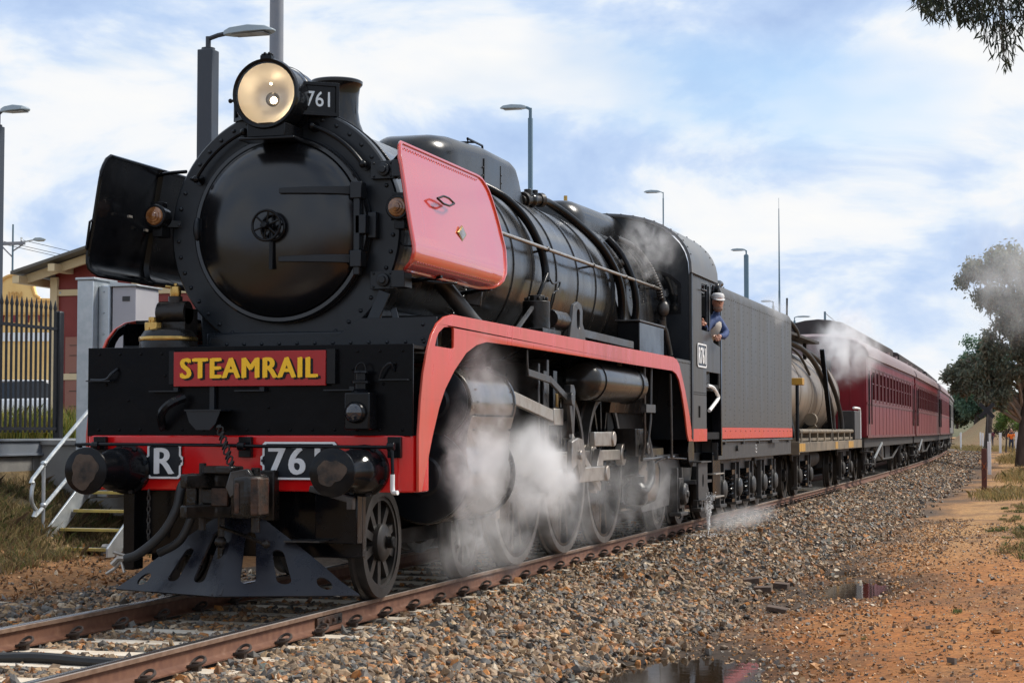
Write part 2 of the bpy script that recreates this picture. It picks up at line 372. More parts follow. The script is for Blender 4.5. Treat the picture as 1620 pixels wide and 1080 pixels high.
def ground_z(x, y):
    x = np.asarray(x, float); y = np.asarray(y, float); u = x - XC(y)
    z = np.interp(u, [-400, -60, -12, -6.45, -6.3, -6.2, -5.3, -4.6, -3.6, -2.6, -2.1, -1.6, 1.6, 2.9, 3.3, 4.2, 5.5, 8, 14, 30, 80],
                  [1.2, 1.2, 1.2, 1.2, 1.0, 0.70, 0.30, -0.04, -0.13, -0.19, -0.13, -0.18, -0.19, -0.49, -0.50, -0.48, -0.42, -0.34, -0.26, -0.1, 0.2])
    far = np.clip((y - 60) / 60, 0, 1); z = np.where(u > 1.6, z * (1 - far) + far * np.minimum(-0.22, z + 0.28), z)
    right = np.clip((u - 2.8) / 0.6, 0, 1)
    z = z + right * ((fbm(x * 1.7, y * 1.1, 3) - 0.5) * 0.07 + (fbm(x * 7, y * 5, 9) - 0.5) * 0.022)
    left = np.clip((-u - 2.4) / 0.8, 0, 1) * (u > -6.2)
    z = z + left * ((fbm(x * 1.5, y * 1.5, 5) - 0.5) * 0.16 + (fbm(x * 6, y * 6, 8) - 0.5) * 0.05)
    for cx, cy_, rx, ry in PUD:
        d = ((x - cx) / rx) ** 2 + ((y - cy_) / ry) ** 2
        z = z - 0.16 * np.exp(-d * 1.1)
    return z
us = np.unique(np.concatenate([np.arange(-7.2, 9.01, 0.11), np.array([-1500, -700, -300, -120, -60, -40, -25, -15, -10, -8, -6.44, -6.32, -6.2, 10, 11.5, 13, 15, 18, 22, 28, 36, 50, 80, 150, 400, 900, 1800])]))
ys = np.unique(np.concatenate([np.arange(-4, 26, 0.13), np.arange(26, 60, 0.5), np.arange(60, 200, 3.0), np.array([-1200, -300, -90, -50, -30, -18, -12, -9, -7, -5.5, 220, 260, 320, 420, 600, 900, 1500, 2500])]))
U, Y = np.meshgrid(us, ys); X = U + XC(Y) * (np.abs(U) < 60); Z = ground_z(X, Y)
def grid_faces(nr, nc):
    a = (np.arange(nr - 1)[:, None] * nc + np.arange(nc - 1)[None, :]).ravel()
    return np.stack([a, a + 1, a + nc + 1, a + nc], 1)
def np_mesh(name, V, F, smooth=True, attrs=None, sharp=None):
    me = bpy.data.meshes.new(name); V = np.ascontiguousarray(V, np.float32); F = np.ascontiguousarray(F, np.int32); k = F.shape[1]
    me.vertices.add(len(V)); me.vertices.foreach_set('co', V.ravel())
    me.loops.add(F.size); me.loops.foreach_set('vertex_index', F.ravel())
    me.polygons.add(len(F)); me.polygons.foreach_set('loop_start', np.arange(0, F.size, k, dtype=np.int32))
    me.polygons.foreach_set('use_smooth', np.full(len(F), smooth))
    for an, arr in (attrs or {}).items():
        at = me.attributes.new(an, 'FLOAT_COLOR', 'POINT')
        c = np.ones((len(V), 4), np.float32); c[:, :3] = arr; at.data.foreach_set('color', c.ravel())
    me.update(calc_edges=True); me.validate(); return me
# ground colour zones (soil types, not light)
u_ = U.ravel(); x_ = X.ravel(); y_ = Y.ravel()
C = np.zeros((len(u_), 3)); n_a = fbm(x_ * 0.9, y_ * 0.6, 21); n_b = fbm(x_ * 3.1, y_ * 2.2, 33)
orange = np.array([0.33, 0.125, 0.032]); tan = np.array([0.38, 0.215, 0.09]); brown = np.array([0.17, 0.088, 0.042]); greyb = np.array([0.10, 0.068, 0.045]); ball = np.array([0.12, 0.088, 0.062])
straw = np.array([0.23, 0.165, 0.085])
t = np.clip((y_ - 9) / 10, 0, 1)[:, None] * np.clip(1.1 - np.abs(u_ - 4.6) / 2.2, 0, 1)[:, None]
C[:] = orange * (1 - t) + tan * t
k1 = np.clip((n_a - 0.42) * 6, 0, 1)[:, None]; C = C * (1 - 0.7 * k1) + brown * 0.7 * k1
k2 = np.clip((n_b - 0.5) * 6, 0, 1)[:, None]; C = C * (1 - 0.35 * k2) + np.array([0.40, 0.20, 0.07]) * 0.35 * k2
edge = np.clip((4.3 + (n_a - 0.5) * 2.2 - u_) / 1.2, 0, 1)[:, None]; C = C * (1 - edge) + greyb * edge
k3 = (np.abs(u_) < 3.1)[:, None]; C = np.where(k3, ball, C)
wet = np.zeros(len(u_))
for cx, cy_, rx, ry in PUD: wet = np.maximum(wet, np.exp(-0.45 * (((x_ - cx) / rx) ** 2 + ((y_ - cy_) / ry) ** 2)))
wet = np.clip(wet * 1.3 * (0.5 + n_b), 0, 1)[:, None]; C = C * (1 - 0.72 * wet)
lf = (u_ < -2.6)[:, None]; C = np.where(lf, np.array([0.27, 0.135, 0.055]) * (0.7 + 0.6 * n_b[:, None]), C)
bank = np.clip((-u_ - 4.0 + (n_a - 0.5)) / 0.8, 0, 1)[:, None] * (u_ < 0)[:, None]; C = C * (1 - bank) + straw * (0.6 + 0.7 * n_b[:, None]) * bank
fr = np.clip((u_ - 9) / 10, 0, 1)[:, None]; C = C * (1 - fr) + np.array([0.24, 0.19, 0.09]) * fr
me = np_mesh('ground', np.stack([x_, y_, Z.ravel()], 1), grid_faces(len(ys), len(us)), True, {'soil': C})
gm = bpy.data.materials.new('soil'); gm.use_nodes = True; t_ = gm.node_tree; b_ = t_.nodes['Principled BSDF']; K = t_.links.new
b_.inputs['Roughness'].default_value = 0.9; b_.inputs['Specular IOR Level'].default_value = 0.3
at = t_.nodes.new('ShaderNodeAttribute'); at.attribute_name = 'soil'
tcn = t_.nodes.new('ShaderNodeTexCoord')
nz = t_.nodes.new('ShaderNodeTexNoise'); nz.inputs['Scale'].default_value = 9; nz.inputs['Detail'].default_value = 9; nz.inputs['Roughness'].default_value = 0.75; K(tcn.outputs['Object'], nz.inputs['Vector'])
rp = ramp(t_, [(0.30, (0.42, 0.40, 0.40)), (0.5, (0.95, 0.95, 0.95)), (0.68, (1.5, 1.45, 1.4))]); K(nz.outputs['Fac'], rp.inputs['Fac'])
mm = t_.nodes.new('ShaderNodeMix'); mm.data_type = 'RGBA'; mm.blend_type = 'MULTIPLY'; mm.inputs[0].default_value = 1.0
K(at.outputs['Color'], mm.inputs[6]); K(rp.outputs[0], mm.inputs[7])
vo = t_.nodes.new('ShaderNodeTexVoronoi'); vo.inputs['Scale'].default_value = 38; K(tcn.outputs['Object'], vo.inputs['Vector'])
vr = ramp(t_, [(0.0, (0.5, 0.5, 0.5)), (0.5, (1, 1, 1)), (1.0, (1.35, 1.3, 1.2))]); K(vo.outputs['Color'], vr.inputs['Fac'])
m2 = t_.nodes.new('ShaderNodeMix'); m2.data_type = 'RGBA'; m2.blend_type = 'MULTIPLY'; m2.inputs[0].default_value = 0.6
K(mm.outputs[2], m2.inputs[6]); K(vr.outputs[0], m2.inputs[7]); K(m2.outputs[2], b_.inputs['Base Color'])
bp = t_.nodes.new('ShaderNodeBump'); bp.inputs['Strength'].default_value = 0.55; bp.inputs['Distance'].default_value = 0.03
K(nz.outputs['Fac'], bp.inputs['Height']); K(bp.outputs[0], b_.inputs['Normal'])
me.materials.append(gm); ground = link('ground', me); tag(ground, 'orange brown dirt beside the stone ballast', kind='structure')

# puddles : water sheets lying in the hollows of the drain
for cx, cy_, rx, ry in PUD:
    wz = WATER_Z - 0.004 * PUD.index((cx, cy_, rx, ry)); pm = MB(); pm.add([(cx + rx * 1.6 * math.cos(2 * PI * i / 28), cy_ + ry * 1.6 * math.sin(2 * PI * i / 28), wz) for i in range(28)], [tuple(range(28))])
    tag(O('puddle', pm, 'water'), kind='structure')

# ---------------------------------------------------------------- loose stone
def stone_mat(name, rough=0.75):
    m = bpy.data.materials.new(name); m.use_nodes = True; t = m.node_tree; b = t.nodes['Principled BSDF']
    a = t.nodes.new('ShaderNodeAttribute'); a.attribute_name = 'tint'
    tcn = t.nodes.new('ShaderNodeTexCoord'); nz = t.nodes.new('ShaderNodeTexNoise'); nz.inputs['Scale'].default_value = 45; nz.inputs['Detail'].default_value = 3
    t.links.new(tcn.outputs['Object'], nz.inputs['Vector'])
    r = ramp(t, [(0.3, (0.7, 0.68, 0.66)), (0.7, (1.2, 1.2, 1.2))]); t.links.new(nz.outputs['Fac'], r.inputs['Fac'])
    mm = t.nodes.new('ShaderNodeMix'); mm.data_type = 'RGBA'; mm.blend_type = 'MULTIPLY'; mm.inputs[0].default_value = 1
    t.links.new(a.outputs['Color'], mm.inputs[6]); t.links.new(r.outputs[0], mm.inputs[7]); t.links.new(mm.outputs[2], b.inputs['Base Color'])
    b.inputs['Roughness'].default_value = rough; return m
ST = stone_mat('stone', 0.62)
phi = (1 + 5 ** 0.5) / 2
ICO_V = np.array([(-1, phi, 0), (1, phi, 0), (-1, -phi, 0), (1, -phi, 0), (0, -1, phi), (0, 1, phi), (0, -1, -phi), (0, 1, -phi), (phi, 0, -1), (phi, 0, 1), (-phi, 0, -1), (-phi, 0, 1)], float) / math.hypot(1, phi)
ICO_F = np.array([(0, 11, 5), (0, 5, 1), (0, 1, 7), (0, 7, 10), (0, 10, 11), (1, 5, 9), (5, 11, 4), (11, 10, 2), (10, 7, 6), (7, 1, 8), (3, 9, 4), (3, 4, 2), (3, 2, 6), (3, 6, 8), (3, 8, 9), (4, 9, 5), (2, 4, 11), (6, 2, 10), (8, 6, 7), (9, 8, 1)])
CUB_V = np.array([(-1, -1, -1), (1, -1, -1), (1, 1, -1), (-1, 1, -1), (-1, -1, 1), (1, -1, 1), (1, 1, 1), (-1, 1, 1)], float) * 0.62
CUB_F = np.array([(0, 2, 1), (0, 3, 2), (4, 5, 6), (4, 6, 7), (0, 1, 5), (0, 5, 4), (1, 2, 6), (1, 6, 5), (2, 3, 7), (2, 7, 6), (3, 0, 4), (3, 4, 7)])
def rocks(P, size, tint, base='ico'):
    n = len(P); BV, BF = (ICO_V, ICO_F) if base == 'ico' else (CUB_V, CUB_F); m = len(BV)
    V = BV[None] * (1 + rng.uniform(-0.32, 0.28, (n, m, 1))) + rng.uniform(-0.12, 0.12, (n, m, 3))
    V = V * np.stack([rng.uniform(0.75, 1.45, n), rng.uniform(0.65, 1.05, n), rng.uniform(0.42, 0.8, n)], 1)[:, None, :] * size[:, None, None]
    q = rng.normal(0, 1, (n, 4)); q[:, 1:3] *= 0.45; q /= np.linalg.norm(q, axis=1)[:, None]
    a, b, c, d = q.T
    Rm = np.stack([1 - 2 * (c * c + d * d), 2 * (b * c - a * d), 2 * (b * d + a * c), 2 * (b * c + a * d), 1 - 2 * (b * b + d * d), 2 * (c * d - a * b), 2 * (b * d - a * c), 2 * (c * d + a * b), 1 - 2 * (b * b + c * c)], 1).reshape(n, 3, 3)
    V = np.einsum('nij,nmj->nmi', Rm, V) + P[:, None, :]
    F = (BF[None] + (np.arange(n) * m)[:, None, None]).reshape(-1, 3)
    return V.reshape(-1, 3), F, np.repeat(tint, m, axis=0)
PAL = np.array([(0.18, 0.122, 0.075), (0.27, 0.185, 0.11), (0.10, 0.086, 0.072), (0.145, 0.138, 0.13), (0.35, 0.24, 0.135), (0.40, 0.17, 0.045), (0.22, 0.105, 0.042), (0.48, 0.39, 0.28), (0.05, 0.044, 0.038), (0.12, 0.13, 0.11)])
PW = np.array([0.21, 0.19, 0.11, 0.07, 0.13, 0.075, 0.10, 0.035, 0.08, 0.03])
def tints(n, pal=PAL, pw=PW): return pal[rng.choice(len(pal), n, p=pw / pw.sum())] * rng.uniform(0.55, 1.42, (n, 1)) * np.array([1.0, 0.97, 0.92])
SP = 0.69; SY0 = -4.80           # sleeper spacing, first sleeper
def field(u0, u1, y0, y1, dens, s0, s1, base, edge=None):
    n = int((u1 - u0) * (y1 - y0) * dens); u = rng.uniform(u0, u1, n); y = rng.uniform(y0, y1, n)
    keep = np.ones(n, bool)
    ph = np.abs(((y - SY0 + SP / 2) % SP) - SP / 2)
    keep &= ~((ph < 0.125) & (np.abs(u) < 1.10) & (rng.random(n) < 0.93))
    keep &= ~((np.abs(np.abs(u) - 0.835) < 0.10))
    if edge: keep &= edge(u, y)
    u = u[keep]; y = y[keep]; x = u + XC(y); s = rng.uniform(s0, s1, len(u)) * rng.choice([0.6, 0.9, 1.1, 1.4], len(u), p=[0.28, 0.42, 0.22, 0.08])
    z = ground_z(x, y) + rng.uniform(-0.004, 0.022, len(u)) + np.where(np.abs(u) < 1.4, -0.012, 0)
    return rocks(np.stack([x, y, z], 1), s, tints(len(u)), base)
def redge(u, y): return u < 2.95 + (fbm(y * 0.7, u * 0 + 3, 41) - 0.5) * 0.9 + rng.exponential(0.13, len(u)) - 0.1
def join_rocks(parts):
    o = 0; Vs, Fs, Cs = [], [], []
    for V, F, C_ in parts: Vs.append(V); Fs.append(F + o); Cs.append(C_); o += len(V)
    return np.concatenate(Vs), np.concatenate(Fs), np.concatenate(Cs)
V, F, C_ = join_rocks([field(0.93, 3.9, -2.4, 5.5, 1050, 0.022, 0.046, 'ico', redge), field(0.93, 1.9, -4.4, -2.4, 1050, 0.022, 0.046, 'ico', redge), field(0.93, 3.9, 5.5, 14, 820, 0.025, 0.048, 'cub', redge), field(0.93, 3.9, 14, 34, 400, 0.032, 0.052, 'cub', redge),
                       field(0.93, 3.6, 34, 75, 150, 0.045, 0.065, 'cub', redge), field(0.93, 3.6, 75, 130, 50, 0.06, 0.10, 'cub', redge),
                       field(-0.75, 0.75, -5.0, 1.4, 1000, 0.022, 0.040, 'ico'), field(-0.75, 0.75, 1.4, 30, 160, 0.03, 0.045, 'cub'),
                       field(-3.1, -0.93, -5.0, 4.5, 1000, 0.023, 0.046, 'ico', lambda u, y: u > -2.5 - rng.exponential(0.14, len(u)))])
me = np_mesh('ballast', V, F, False, {'tint': C_}); me.materials.append(ST)
tag(link('ballast', me), 'crushed grey and tan stone ballast sloping down from the rails', 'ballast', kind='stuff')
# gravel and pebbles strewn over the dirt
PALG = np.array([(0.36, 0.17, 0.055), (0.42, 0.25, 0.12), (0.22, 0.13, 0.07), (0.16, 0.14, 0.12), (0.50, 0.42, 0.32), (0.12, 0.08, 0.05)]); PWG = np.array([0.3, 0.2, 0.2, 0.12, 0.06, 0.12])
def pebbles(u0, u1, y0, y1, dens, s0, s1, fall=None):
    n = int((u1 - u0) * (y1 - y0) * dens); u = rng.uniform(u0, u1, n); y = rng.uniform(y0, y1, n)
    if fall is not None: k = rng.random(n) < fall(u, y); u = u[k]; y = y[k]
    x = u + XC(y); s = s0 + (s1 - s0) * rng.random(len(u)) ** 3
    return rocks(np.stack([x, y, ground_z(x, y) + s * 0.15], 1), s, tints(len(u), PALG, PWG), 'cub')
V, F, C_ = join_rocks([pebbles(3.0, 6.8, -2.5, 9, 300, 0.006, 0.024, lambda u, y: 0.25 + 0.75 * fbm(u * 1.3, y, 51)), pebbles(3.0, 8.0, 9, 24, 90, 0.009, 0.03), pebbles(3.0, 4.6, -2.5, 26, 110, 0.012, 0.036),
                       pebbles(3.2, 7.0, -2.5, 20, 1.6, 0.03, 0.055), pebbles(-5.0, -2.4, -2, 5.5, 160, 0.008, 0.03)])
me = np_mesh('gravel', V, F, False, {'tint': C_}); me.materials.append(ST)
tag(link('gravel', me), 'loose pebbles strewn over the orange dirt path', 'gravel', kind='stuff')

# ---------------------------------------------------------------- railway track
track = thing('railway_track', 'single railway track with rusty rails on concrete sleepers', None); track['kind'] = 'structure'
sl = MB(); 
for xx in (-1, 1): pass
sec = [(-0.125, -0.40), (0.125, -0.40), (0.105, -0.165), (-0.105, -0.165)]
sl.prism(sec, 'x', -1.22, 1.22)
slm = sl.mesh('sleeper'); slm.materials.append(MATS['sleeper'])
RAILPROF = [(-0.066, -0.158), (0.066, -0.158), (0.066, -0.147), (0.018, -0.130), (0.009, -0.118), (0.009, -0.046), (0.034, -0.036), (0.035, -0.008), (0.026, 0.0), (-0.026, 0.0), (-0.035, -0.008), (-0.034, -0.036), (-0.009, -0.046), (-0.009, -0.118), (-0.018, -0.130), (-0.066, -0.147)]
RX = 0.835
rm = bpy.data.materials.new('rail_steel'); rm.use_nodes = True; t_ = rm.node_tree; b_ = t_.nodes['Principled BSDF']; K = t_.links.new
ge = t_.nodes.new('ShaderNodeTexCoord'); sx_ = t_.nodes.new('ShaderNodeSeparateXYZ'); K(ge.outputs['Object'], sx_.inputs[0])
mr = t_.nodes.new('ShaderNodeMapRange'); mr.inputs['From Min'].default_value = -0.010; mr.inputs['From Max'].default_value = -0.002; K(sx_.outputs['Z'], mr.inputs['Value'])
mh = t_.nodes.new('ShaderNodeMapRange'); mh.inputs['From Min'].default_value = -0.05; mh.inputs['From Max'].default_value = -0.035; K(sx_.outputs['Z'], mh.inputs['Value'])
nz = t_.nodes.new('ShaderNodeTexNoise'); nz.inputs['Scale'].default_value = 12; nz.inputs['Detail'].default_value = 6; K(ge.outputs['Object'], nz.inputs['Vector'])
rr = ramp(t_, [(0.35, (0.115, 0.042, 0.020)), (0.6, (0.16, 0.066, 0.032)), (0.75, (0.20, 0.10, 0.06))]); K(nz.outputs['Fac'], rr.inputs['Fac'])
rh = ramp(t_, [(0.35, (0.15, 0.085, 0.05)), (0.7, (0.24, 0.15, 0.10))]); K(nz.outputs['Fac'], rh.inputs['Fac'])
m1 = t_.nodes.new('ShaderNodeMix'); m1.data_type = 'RGBA'; K(mh.outputs[0], m1.inputs[0]); K(rr.outputs[0], m1.inputs[6]); K(rh.outputs[0], m1.inputs[7])
m3 = t_.nodes.new('ShaderNodeMix'); m3.data_type = 'RGBA'; K(mr.outputs[0], m3.inputs[0]); K(m1.outputs[2], m3.inputs[6]); m3.inputs[7].default_value = (0.42, 0.40, 0.38, 1)
K(m3.outputs[2], b_.inputs['Base Color']); K(mr.outputs[0], b_.inputs['Metallic'])
m4 = t_.nodes.new('ShaderNodeMapRange'); m4.inputs['To Min'].default_value = 0.75; m4.inputs['To Max'].default_value = 0.27; K(mr.outputs[0], m4.inputs['Value']); K(m4.outputs[0], b_.inputs['Roughness'])
for sgn in (-1, 1):
    rb = MB(); secs = []
    for yy in list(np.arange(-14, 30, 4.0)) + list(np.arange(30, 200, 2.5)):
        secs.append([(xc(yy) + sgn * RX + a, yy, b) for a, b in RAILPROF])
    rb.loft(secs)
    ro = O('rail', rb, rm, track, sharp=50)
k = 0
ncl = 0
clipm = MB(); cp = [(0.055, -0.05, -0.135), (0.10, -0.05, -0.128), (0.145, -0.046, -0.118), (0.16, -0.01, -0.10), (0.14, 0.03, -0.085), (0.10, 0.045, -0.082), (0.07, 0.03, -0.10), (0.062, -0.005, -0.125), (0.065, -0.03, -0.14)]
clipm.tube([(a, b, c) for a, b, c in cp], 0.0115, 6, smooth=3)
clipm.box(0.075, 0.125, -0.028, 0.020, -0.165, -0.108)
clm = clipm.mesh('rail_clip'); clm.materials.append(MATS['clip'])
padm = MB(); padm.box(0.05, 0.135, -0.075, 0.075, -0.1645, -0.150); pdm = padm.mesh('clip_pad'); pdm.materials.append(MATS['clip'])
yy = SY0
while yy < 62:
    link('sleeper', slm, track, (xc(yy) + random.uniform(-.02, .02), yy, random.uniform(-.006, .002)), (0, 0, hd(yy)))
    if yy < 34: link('rail_clip', clm, track, (xc(yy) + RX, yy, 0)); ncl += 1
    if yy < 1.5:
        for sgn, ro_ in ((-1, 0), (1, PI)):
            link('rail_clip', clm, track, (sgn * RX, yy, 0), (0, 0, ro_)); ncl += 1
    yy += SP
# fishplate bolts at the rail joint in the foreground
fj = MB(); fj.box(RX + 0.012, RX + 0.03, -0.55, -0.05, -0.125, -0.048)
for q in range(4): fj.cyl((RX + 0.03, -0.48 + q * 0.12, -0.085), (RX + 0.05, -0.48 + q * 0.12, -0.085), 0.016, n=6)
O('fishplate', fj, 'rust', track, bev=0.003)
ca = MB(); ca.tube([(-0.74, -2.72, -0.155), (-0.3, -2.66, -0.13), (0.2, -2.70, -0.14), (0.72, -2.62, -0.155)], 0.035, 8, smooth=5)
tag(O('rubber_cable', ca, 'rubber'), 'black rubber cable lying across between the rails in front', 'cable')
# ================================================================ STEAM LOCOMOTIVE (front buffer beam at y = 0, rail top z = 0)
loco = thing('steam_locomotive', 'large black steam locomotive with red running boards and lit headlight', 'locomotive')
def P_(name, mb, m, bev=0, parent=None, sharp=38, **k): return O(name, mb, m, parent or loco, bev, sharp, **k)
BZ = 3.07                              # boiler centre height
# --- buffer beam, rounded at the ends
bp_ = [(-1.45, 0.30), (-1.45, 0.10), (-1.42, 0.03), (-1.36, 0.0), (1.30, 0.0), (1.39, 0.025), (1.44, 0.09), (1.46, 0.20), (1.46, 0.30)]
bm_ = MB(); inner = [(1.40, 0.30), (1.36, 0.08), (-1.36, 0.08), (-1.40, 0.30)]
bm_.prism(bp_ + inner, 'z', 0.89, 1.335); beam = P_('buffer_beam', bm_, 'beam_red', 0.012)
# --- front apron (black) with rivets and small steps
ap = MB(); ap.box(-1.425, 1.425, 0.012, 0.035, 1.33, 2.055); apron = P_('front_apron', ap, 'apron_black', 0.004)
rv = MB()
for i in range(15):
    x = -1.32 + i * 0.19
    for z in (2.00, 1.38): rv.dome((x, 0.012, z), (0, -1, 0), 0.013, 0.010)
for x, z in ((-1.25, 1.75), (-1.05, 1.62), (-0.72, 1.82), (0.92, 1.86), (1.28, 1.9), (1.18, 1.74), (0.2, 1.56), (-0.35, 1.9)): rv.dome((x, 0.012, z), (0, -1, 0), 0.013, 0.01)
P_('rivet_row', rv, 'apron_black', parent=apron)
for x in (-0.70, 0.06, 0.83):
    st = MB(); st.box(x - 0.13, x + 0.13, -0.06, 0.014, 1.688, 1.698); st.box(x + 0.08, x + 0.12, -0.035, 0.014, 1.698, 1.722); P_('foot_step', st, 'satin_black', parent=apron)
st = MB(); st.box(-0.44, -0.12, -0.20, 0.014, 1.53, 1.542); st.prism([(-0.43, 1.53), (-0.13, 1.53), (-0.17, 1.43), (-0.22, 1.38), (-0.34, 1.38), (-0.40, 1.44)], 'y', -0.19, -0.175); st.box(-0.30, -0.26, -0.03, 0.014, 1.54, 1.74); P_('foot_step', st, 'satin_black', parent=apron)
hk = MB(); hk.tube([(-1.38, -0.02, 1.79), (-1.22, -0.06, 1.79), (-1.17, -0.06, 1.84), (-1.15, 0.0, 1.88)], 0.012, 6, smooth=3); hk.box(-1.40, -1.18, -0.07, 0.014, 1.775, 1.785); P_('bracket', hk, 'satin_black', parent=apron)
hk = MB(); hk.tube([(1.16, -0.03, 1.78), (1.20, -0.05, 1.86), (1.26, -0.05, 1.90), (1.27, 0.0, 1.84)], 0.010, 6, smooth=3); hk.box(1.16, 1.40, -0.05, 0.014, 1.768, 1.776); P_('bracket', hk, 'satin_black', parent=apron)
cv = MB(); cv.tube([(-0.72, -0.02, 1.40), (-0.68, -0.13, 1.50), (-0.60, -0.16, 1.58), (-0.52, -0.05, 1.64)], 0.035, 8, smooth=4); P_('steam_pipe', cv, 'black', parent=apron)
# --- deck behind the apron, step plate, running boards and valances
dk = MB(); dk.box(-1.425, 1.425, 0.035, 0.75, 2.02, 2.045); P_('front_deck', dk, 'matt_black')
sp_ = MB(); sp_.prism([(-1.42, 2.045), (1.42, 2.045), (1.42, 2.30), (0.75, 2.30), (0.55, 2.16), (-0.6, 2.16), (-0.62, 2.10), (-1.42, 2.10)], 'y', 0.60, 0.63); P_('step_plate', sp_, 'satin_black', 0.004)
rv = MB()
for i in range(12):
    x = -0.45 + i * 0.16
    rv.dome((x, 0.60, 2.10), (0, -1, 0), 0.017, 0.014); 
for x in (1.30,):
    for z in (2.12, 2.24): rv.dome((x, 0.60, z), (0, -1, 0), 0.017, 0.014)
P_('rivet_row', rv, 'satin_black')
outer = [(0.05, 0.895), (0.05, 1.34), (0.10, 1.62), (0.16, 1.83), (0.25, 2.0), (0.36, 2.14), (0.50, 2.24), (0.68, 2.305), (0.89, 2.335), (4.73, 2.335), (10.05, 2.335), (10.30, 2.31), (10.46, 2.25), (10.62, 2.12), (10.85, 1.92), (11.12, 1.62), (11.28, 1.40), (11.39, 1.23)]
innr = [(11.10, 1.23), (11.00, 1.32), (10.84, 1.60), (10.62, 1.88), (10.45, 2.04), (10.25, 2.12), (10.0, 2.155), (8.0, 2.155), (5.2, 2.155), (2.79, 2.155), (1.85, 2.15), (1.55, 2.11), (1.26, 2.03), (0.94, 1.87), (0.70, 1.71), (0.55, 1.56), (0.38, 1.32), (0.22, 1.05), (0.13, 0.895)]
slot = [(0.44, 2.055), (0.48, 2.12), (0.54, 2.17), (0.66, 2.215), (0.90, 2.235), (0.92, 2.21), (0.92, 2.06), (0.88, 2.05)]
for s in (1, -1):
    va = MB(); va.prism([outer + innr, slot], 'x', 1.44 * s, 1.462 * s)
    vo_ = P_('running_board_valance', va, 'side_red', 0.004)
    rbm = MB(); rbm.box(0.85 * s, 1.438 * s, 0.85, 11.25, 2.300, 2.331); P_('running_board', rbm, 'matt_black')
    vb = MB(); vb.prism([(0.06, 1.34), (0.12, 1.62), (0.18, 1.83), (0.27, 2.0), (0.38, 2.14), (0.52, 2.24), (0.9, 2.30), (0.9, 1.85), (0.56, 1.53), (0.40, 1.34)], 'x', 1.425 * s, 1.438 * s) if s > 0 else vb.prism([[(0.06, 1.34), (0.12, 1.62), (0.18, 1.83), (0.27, 2.0), (0.38, 2.14), (0.52, 2.24), (0.68, 2.30), (1.6, 2.30), (1.6, 2.12), (0.94, 1.85), (0.56, 1.53), (0.40, 1.34)], slot], 'x', 1.425 * s, 1.438 * s)
    if s < 0:
        P_('valance_backing', vb, 'apron_black')
        vb = MB(); vb.prism([(0.60, 2.05), (0.60, 2.27), (0.70, 2.296), (1.9, 2.298), (1.9, 2.05)], 'x', -1.424, -1.412); P_('valance_backing', vb, 'apron_black')
    # seams in the valance
    sm_ = MB()
    for yy in (2.62, 5.3): sm_.box(1.4621 * s, 1.4632 * s, yy, yy + 0.012, 2.157, 2.333)
    sm_.box(1.4621 * s, 1.4632 * s, 0.16, 0.60, 1.62, 1.628)
    P_('seam', sm_, 'side_red', parent=vo_)
# --- nameboard
nb = MB(); nb.box(-0.61, 0.715, -0.055, -0.030, 1.73, 2.01); nbo = P_('nameboard', nb, 'sign_red', 0.003)
bk = MB(); bk.box(-0.66, -0.61, -0.04, 0.014, 1.75, 2.02); bk.box(0.715, 0.79, -0.04, 0.014, 1.745, 2.02); bk.box(-0.61, 0.715, -0.030, 0.013, 1.76, 1.80); P_('board_bracket', bk, 'black', parent=nbo)
def bold_text(body, width, height, wt, m, parent, loc, rot, ex=0.004, name='lettering', offset=0.0, spacing=1.14):
    base = text_mesh(body, width, height, ex, offset, spacing=spacing); n = len(base.vertices); a = np.empty(n * 3); base.vertices.foreach_get('co', a); a = a.reshape(-1, 3)
    fs = [tuple(p.vertices) for p in base.polygons]; b = MB()
    for q, (dx, dz) in enumerate(((0, 0), (wt, 0), (-wt, 0), (wt * 0.7, wt * 0.4), (-wt * 0.7, -wt * 0.4))): b.add([(p[0] + dx, p[1] + dz, p[2] + q * 0.0002) for p in a], fs)
    me = bpy.data.meshes.new(name); me.from_pydata(b.v, [], b.f); me.materials.append(MATS[m]); return link(name, me, parent, loc, rot)
bold_text('STEAMRAIL', 1.185, 0.160, 0.011, 'black', nbo, (0.072, -0.0555, 1.862), FRONT, 0.002, 'letter_shadow')
bold_text('STEAMRAIL', 1.185, 0.160, 0.010, 'sign_yellow', nbo, (0.052, -0.0590, 1.876), FRONT, 0.003)
# --- R and 761 plates on the beam
def num_plate(x0, x1, z0, z1, txt, tw, th, tx=0.0, y=-0.018):
    cx = (x0 + x1) / 2; cz = (z0 + z1) / 2
    out = [(x0 + .02, z0), (x1 - .02, z0), (x1, z0 + .02), (x1, cz - .045), (x1 + .018, cz - .03), (x1 + .018, cz + .03), (x1, cz + .045), (x1, z1 - .02), (x1 - .02, z1), (x0 + .02, z1), (x0, z1 - .02), (x0, cz + .045), (x0 - .018, cz + .03), (x0 - .018, cz - .03), (x0, cz - .045), (x0, z0 + .02)]
    b = MB(); b.prism(out, 'y', y, 0.0); po = P_('number_plate', b, 'satin_black')
    g = [(cx + (p[0] - cx) * (1 - 0.032 / (x1 - x0)), cz + (p[1] - cz) * (1 - 0.032 / (z1 - z0))) for p in out]
    b = MB(); b.prism([out, g], 'y', y - 0.006, y); P_('plate_border', b, 'white', parent=po)
    bold_text(txt, tw, th, 0.009, 'white', po, (cx + tx, y - 0.0005, cz), FRONT, 0.006)
    rv = MB()
    for xx in (x0 + 0.0, x1 - 0.0): rv.dome((xx, y - 0.006, cz), (0, -1, 0), 0.014, 0.01)
    P_('plate_bolt', rv, 'satin_black', parent=po)
num_plate(-0.855, -0.555, 0.985, 1.272, 'R', 0.165, 0.205)
num_plate(0.165, 0.80, 0.985, 1.285, '761', 0.43, 0.215, -0.045)
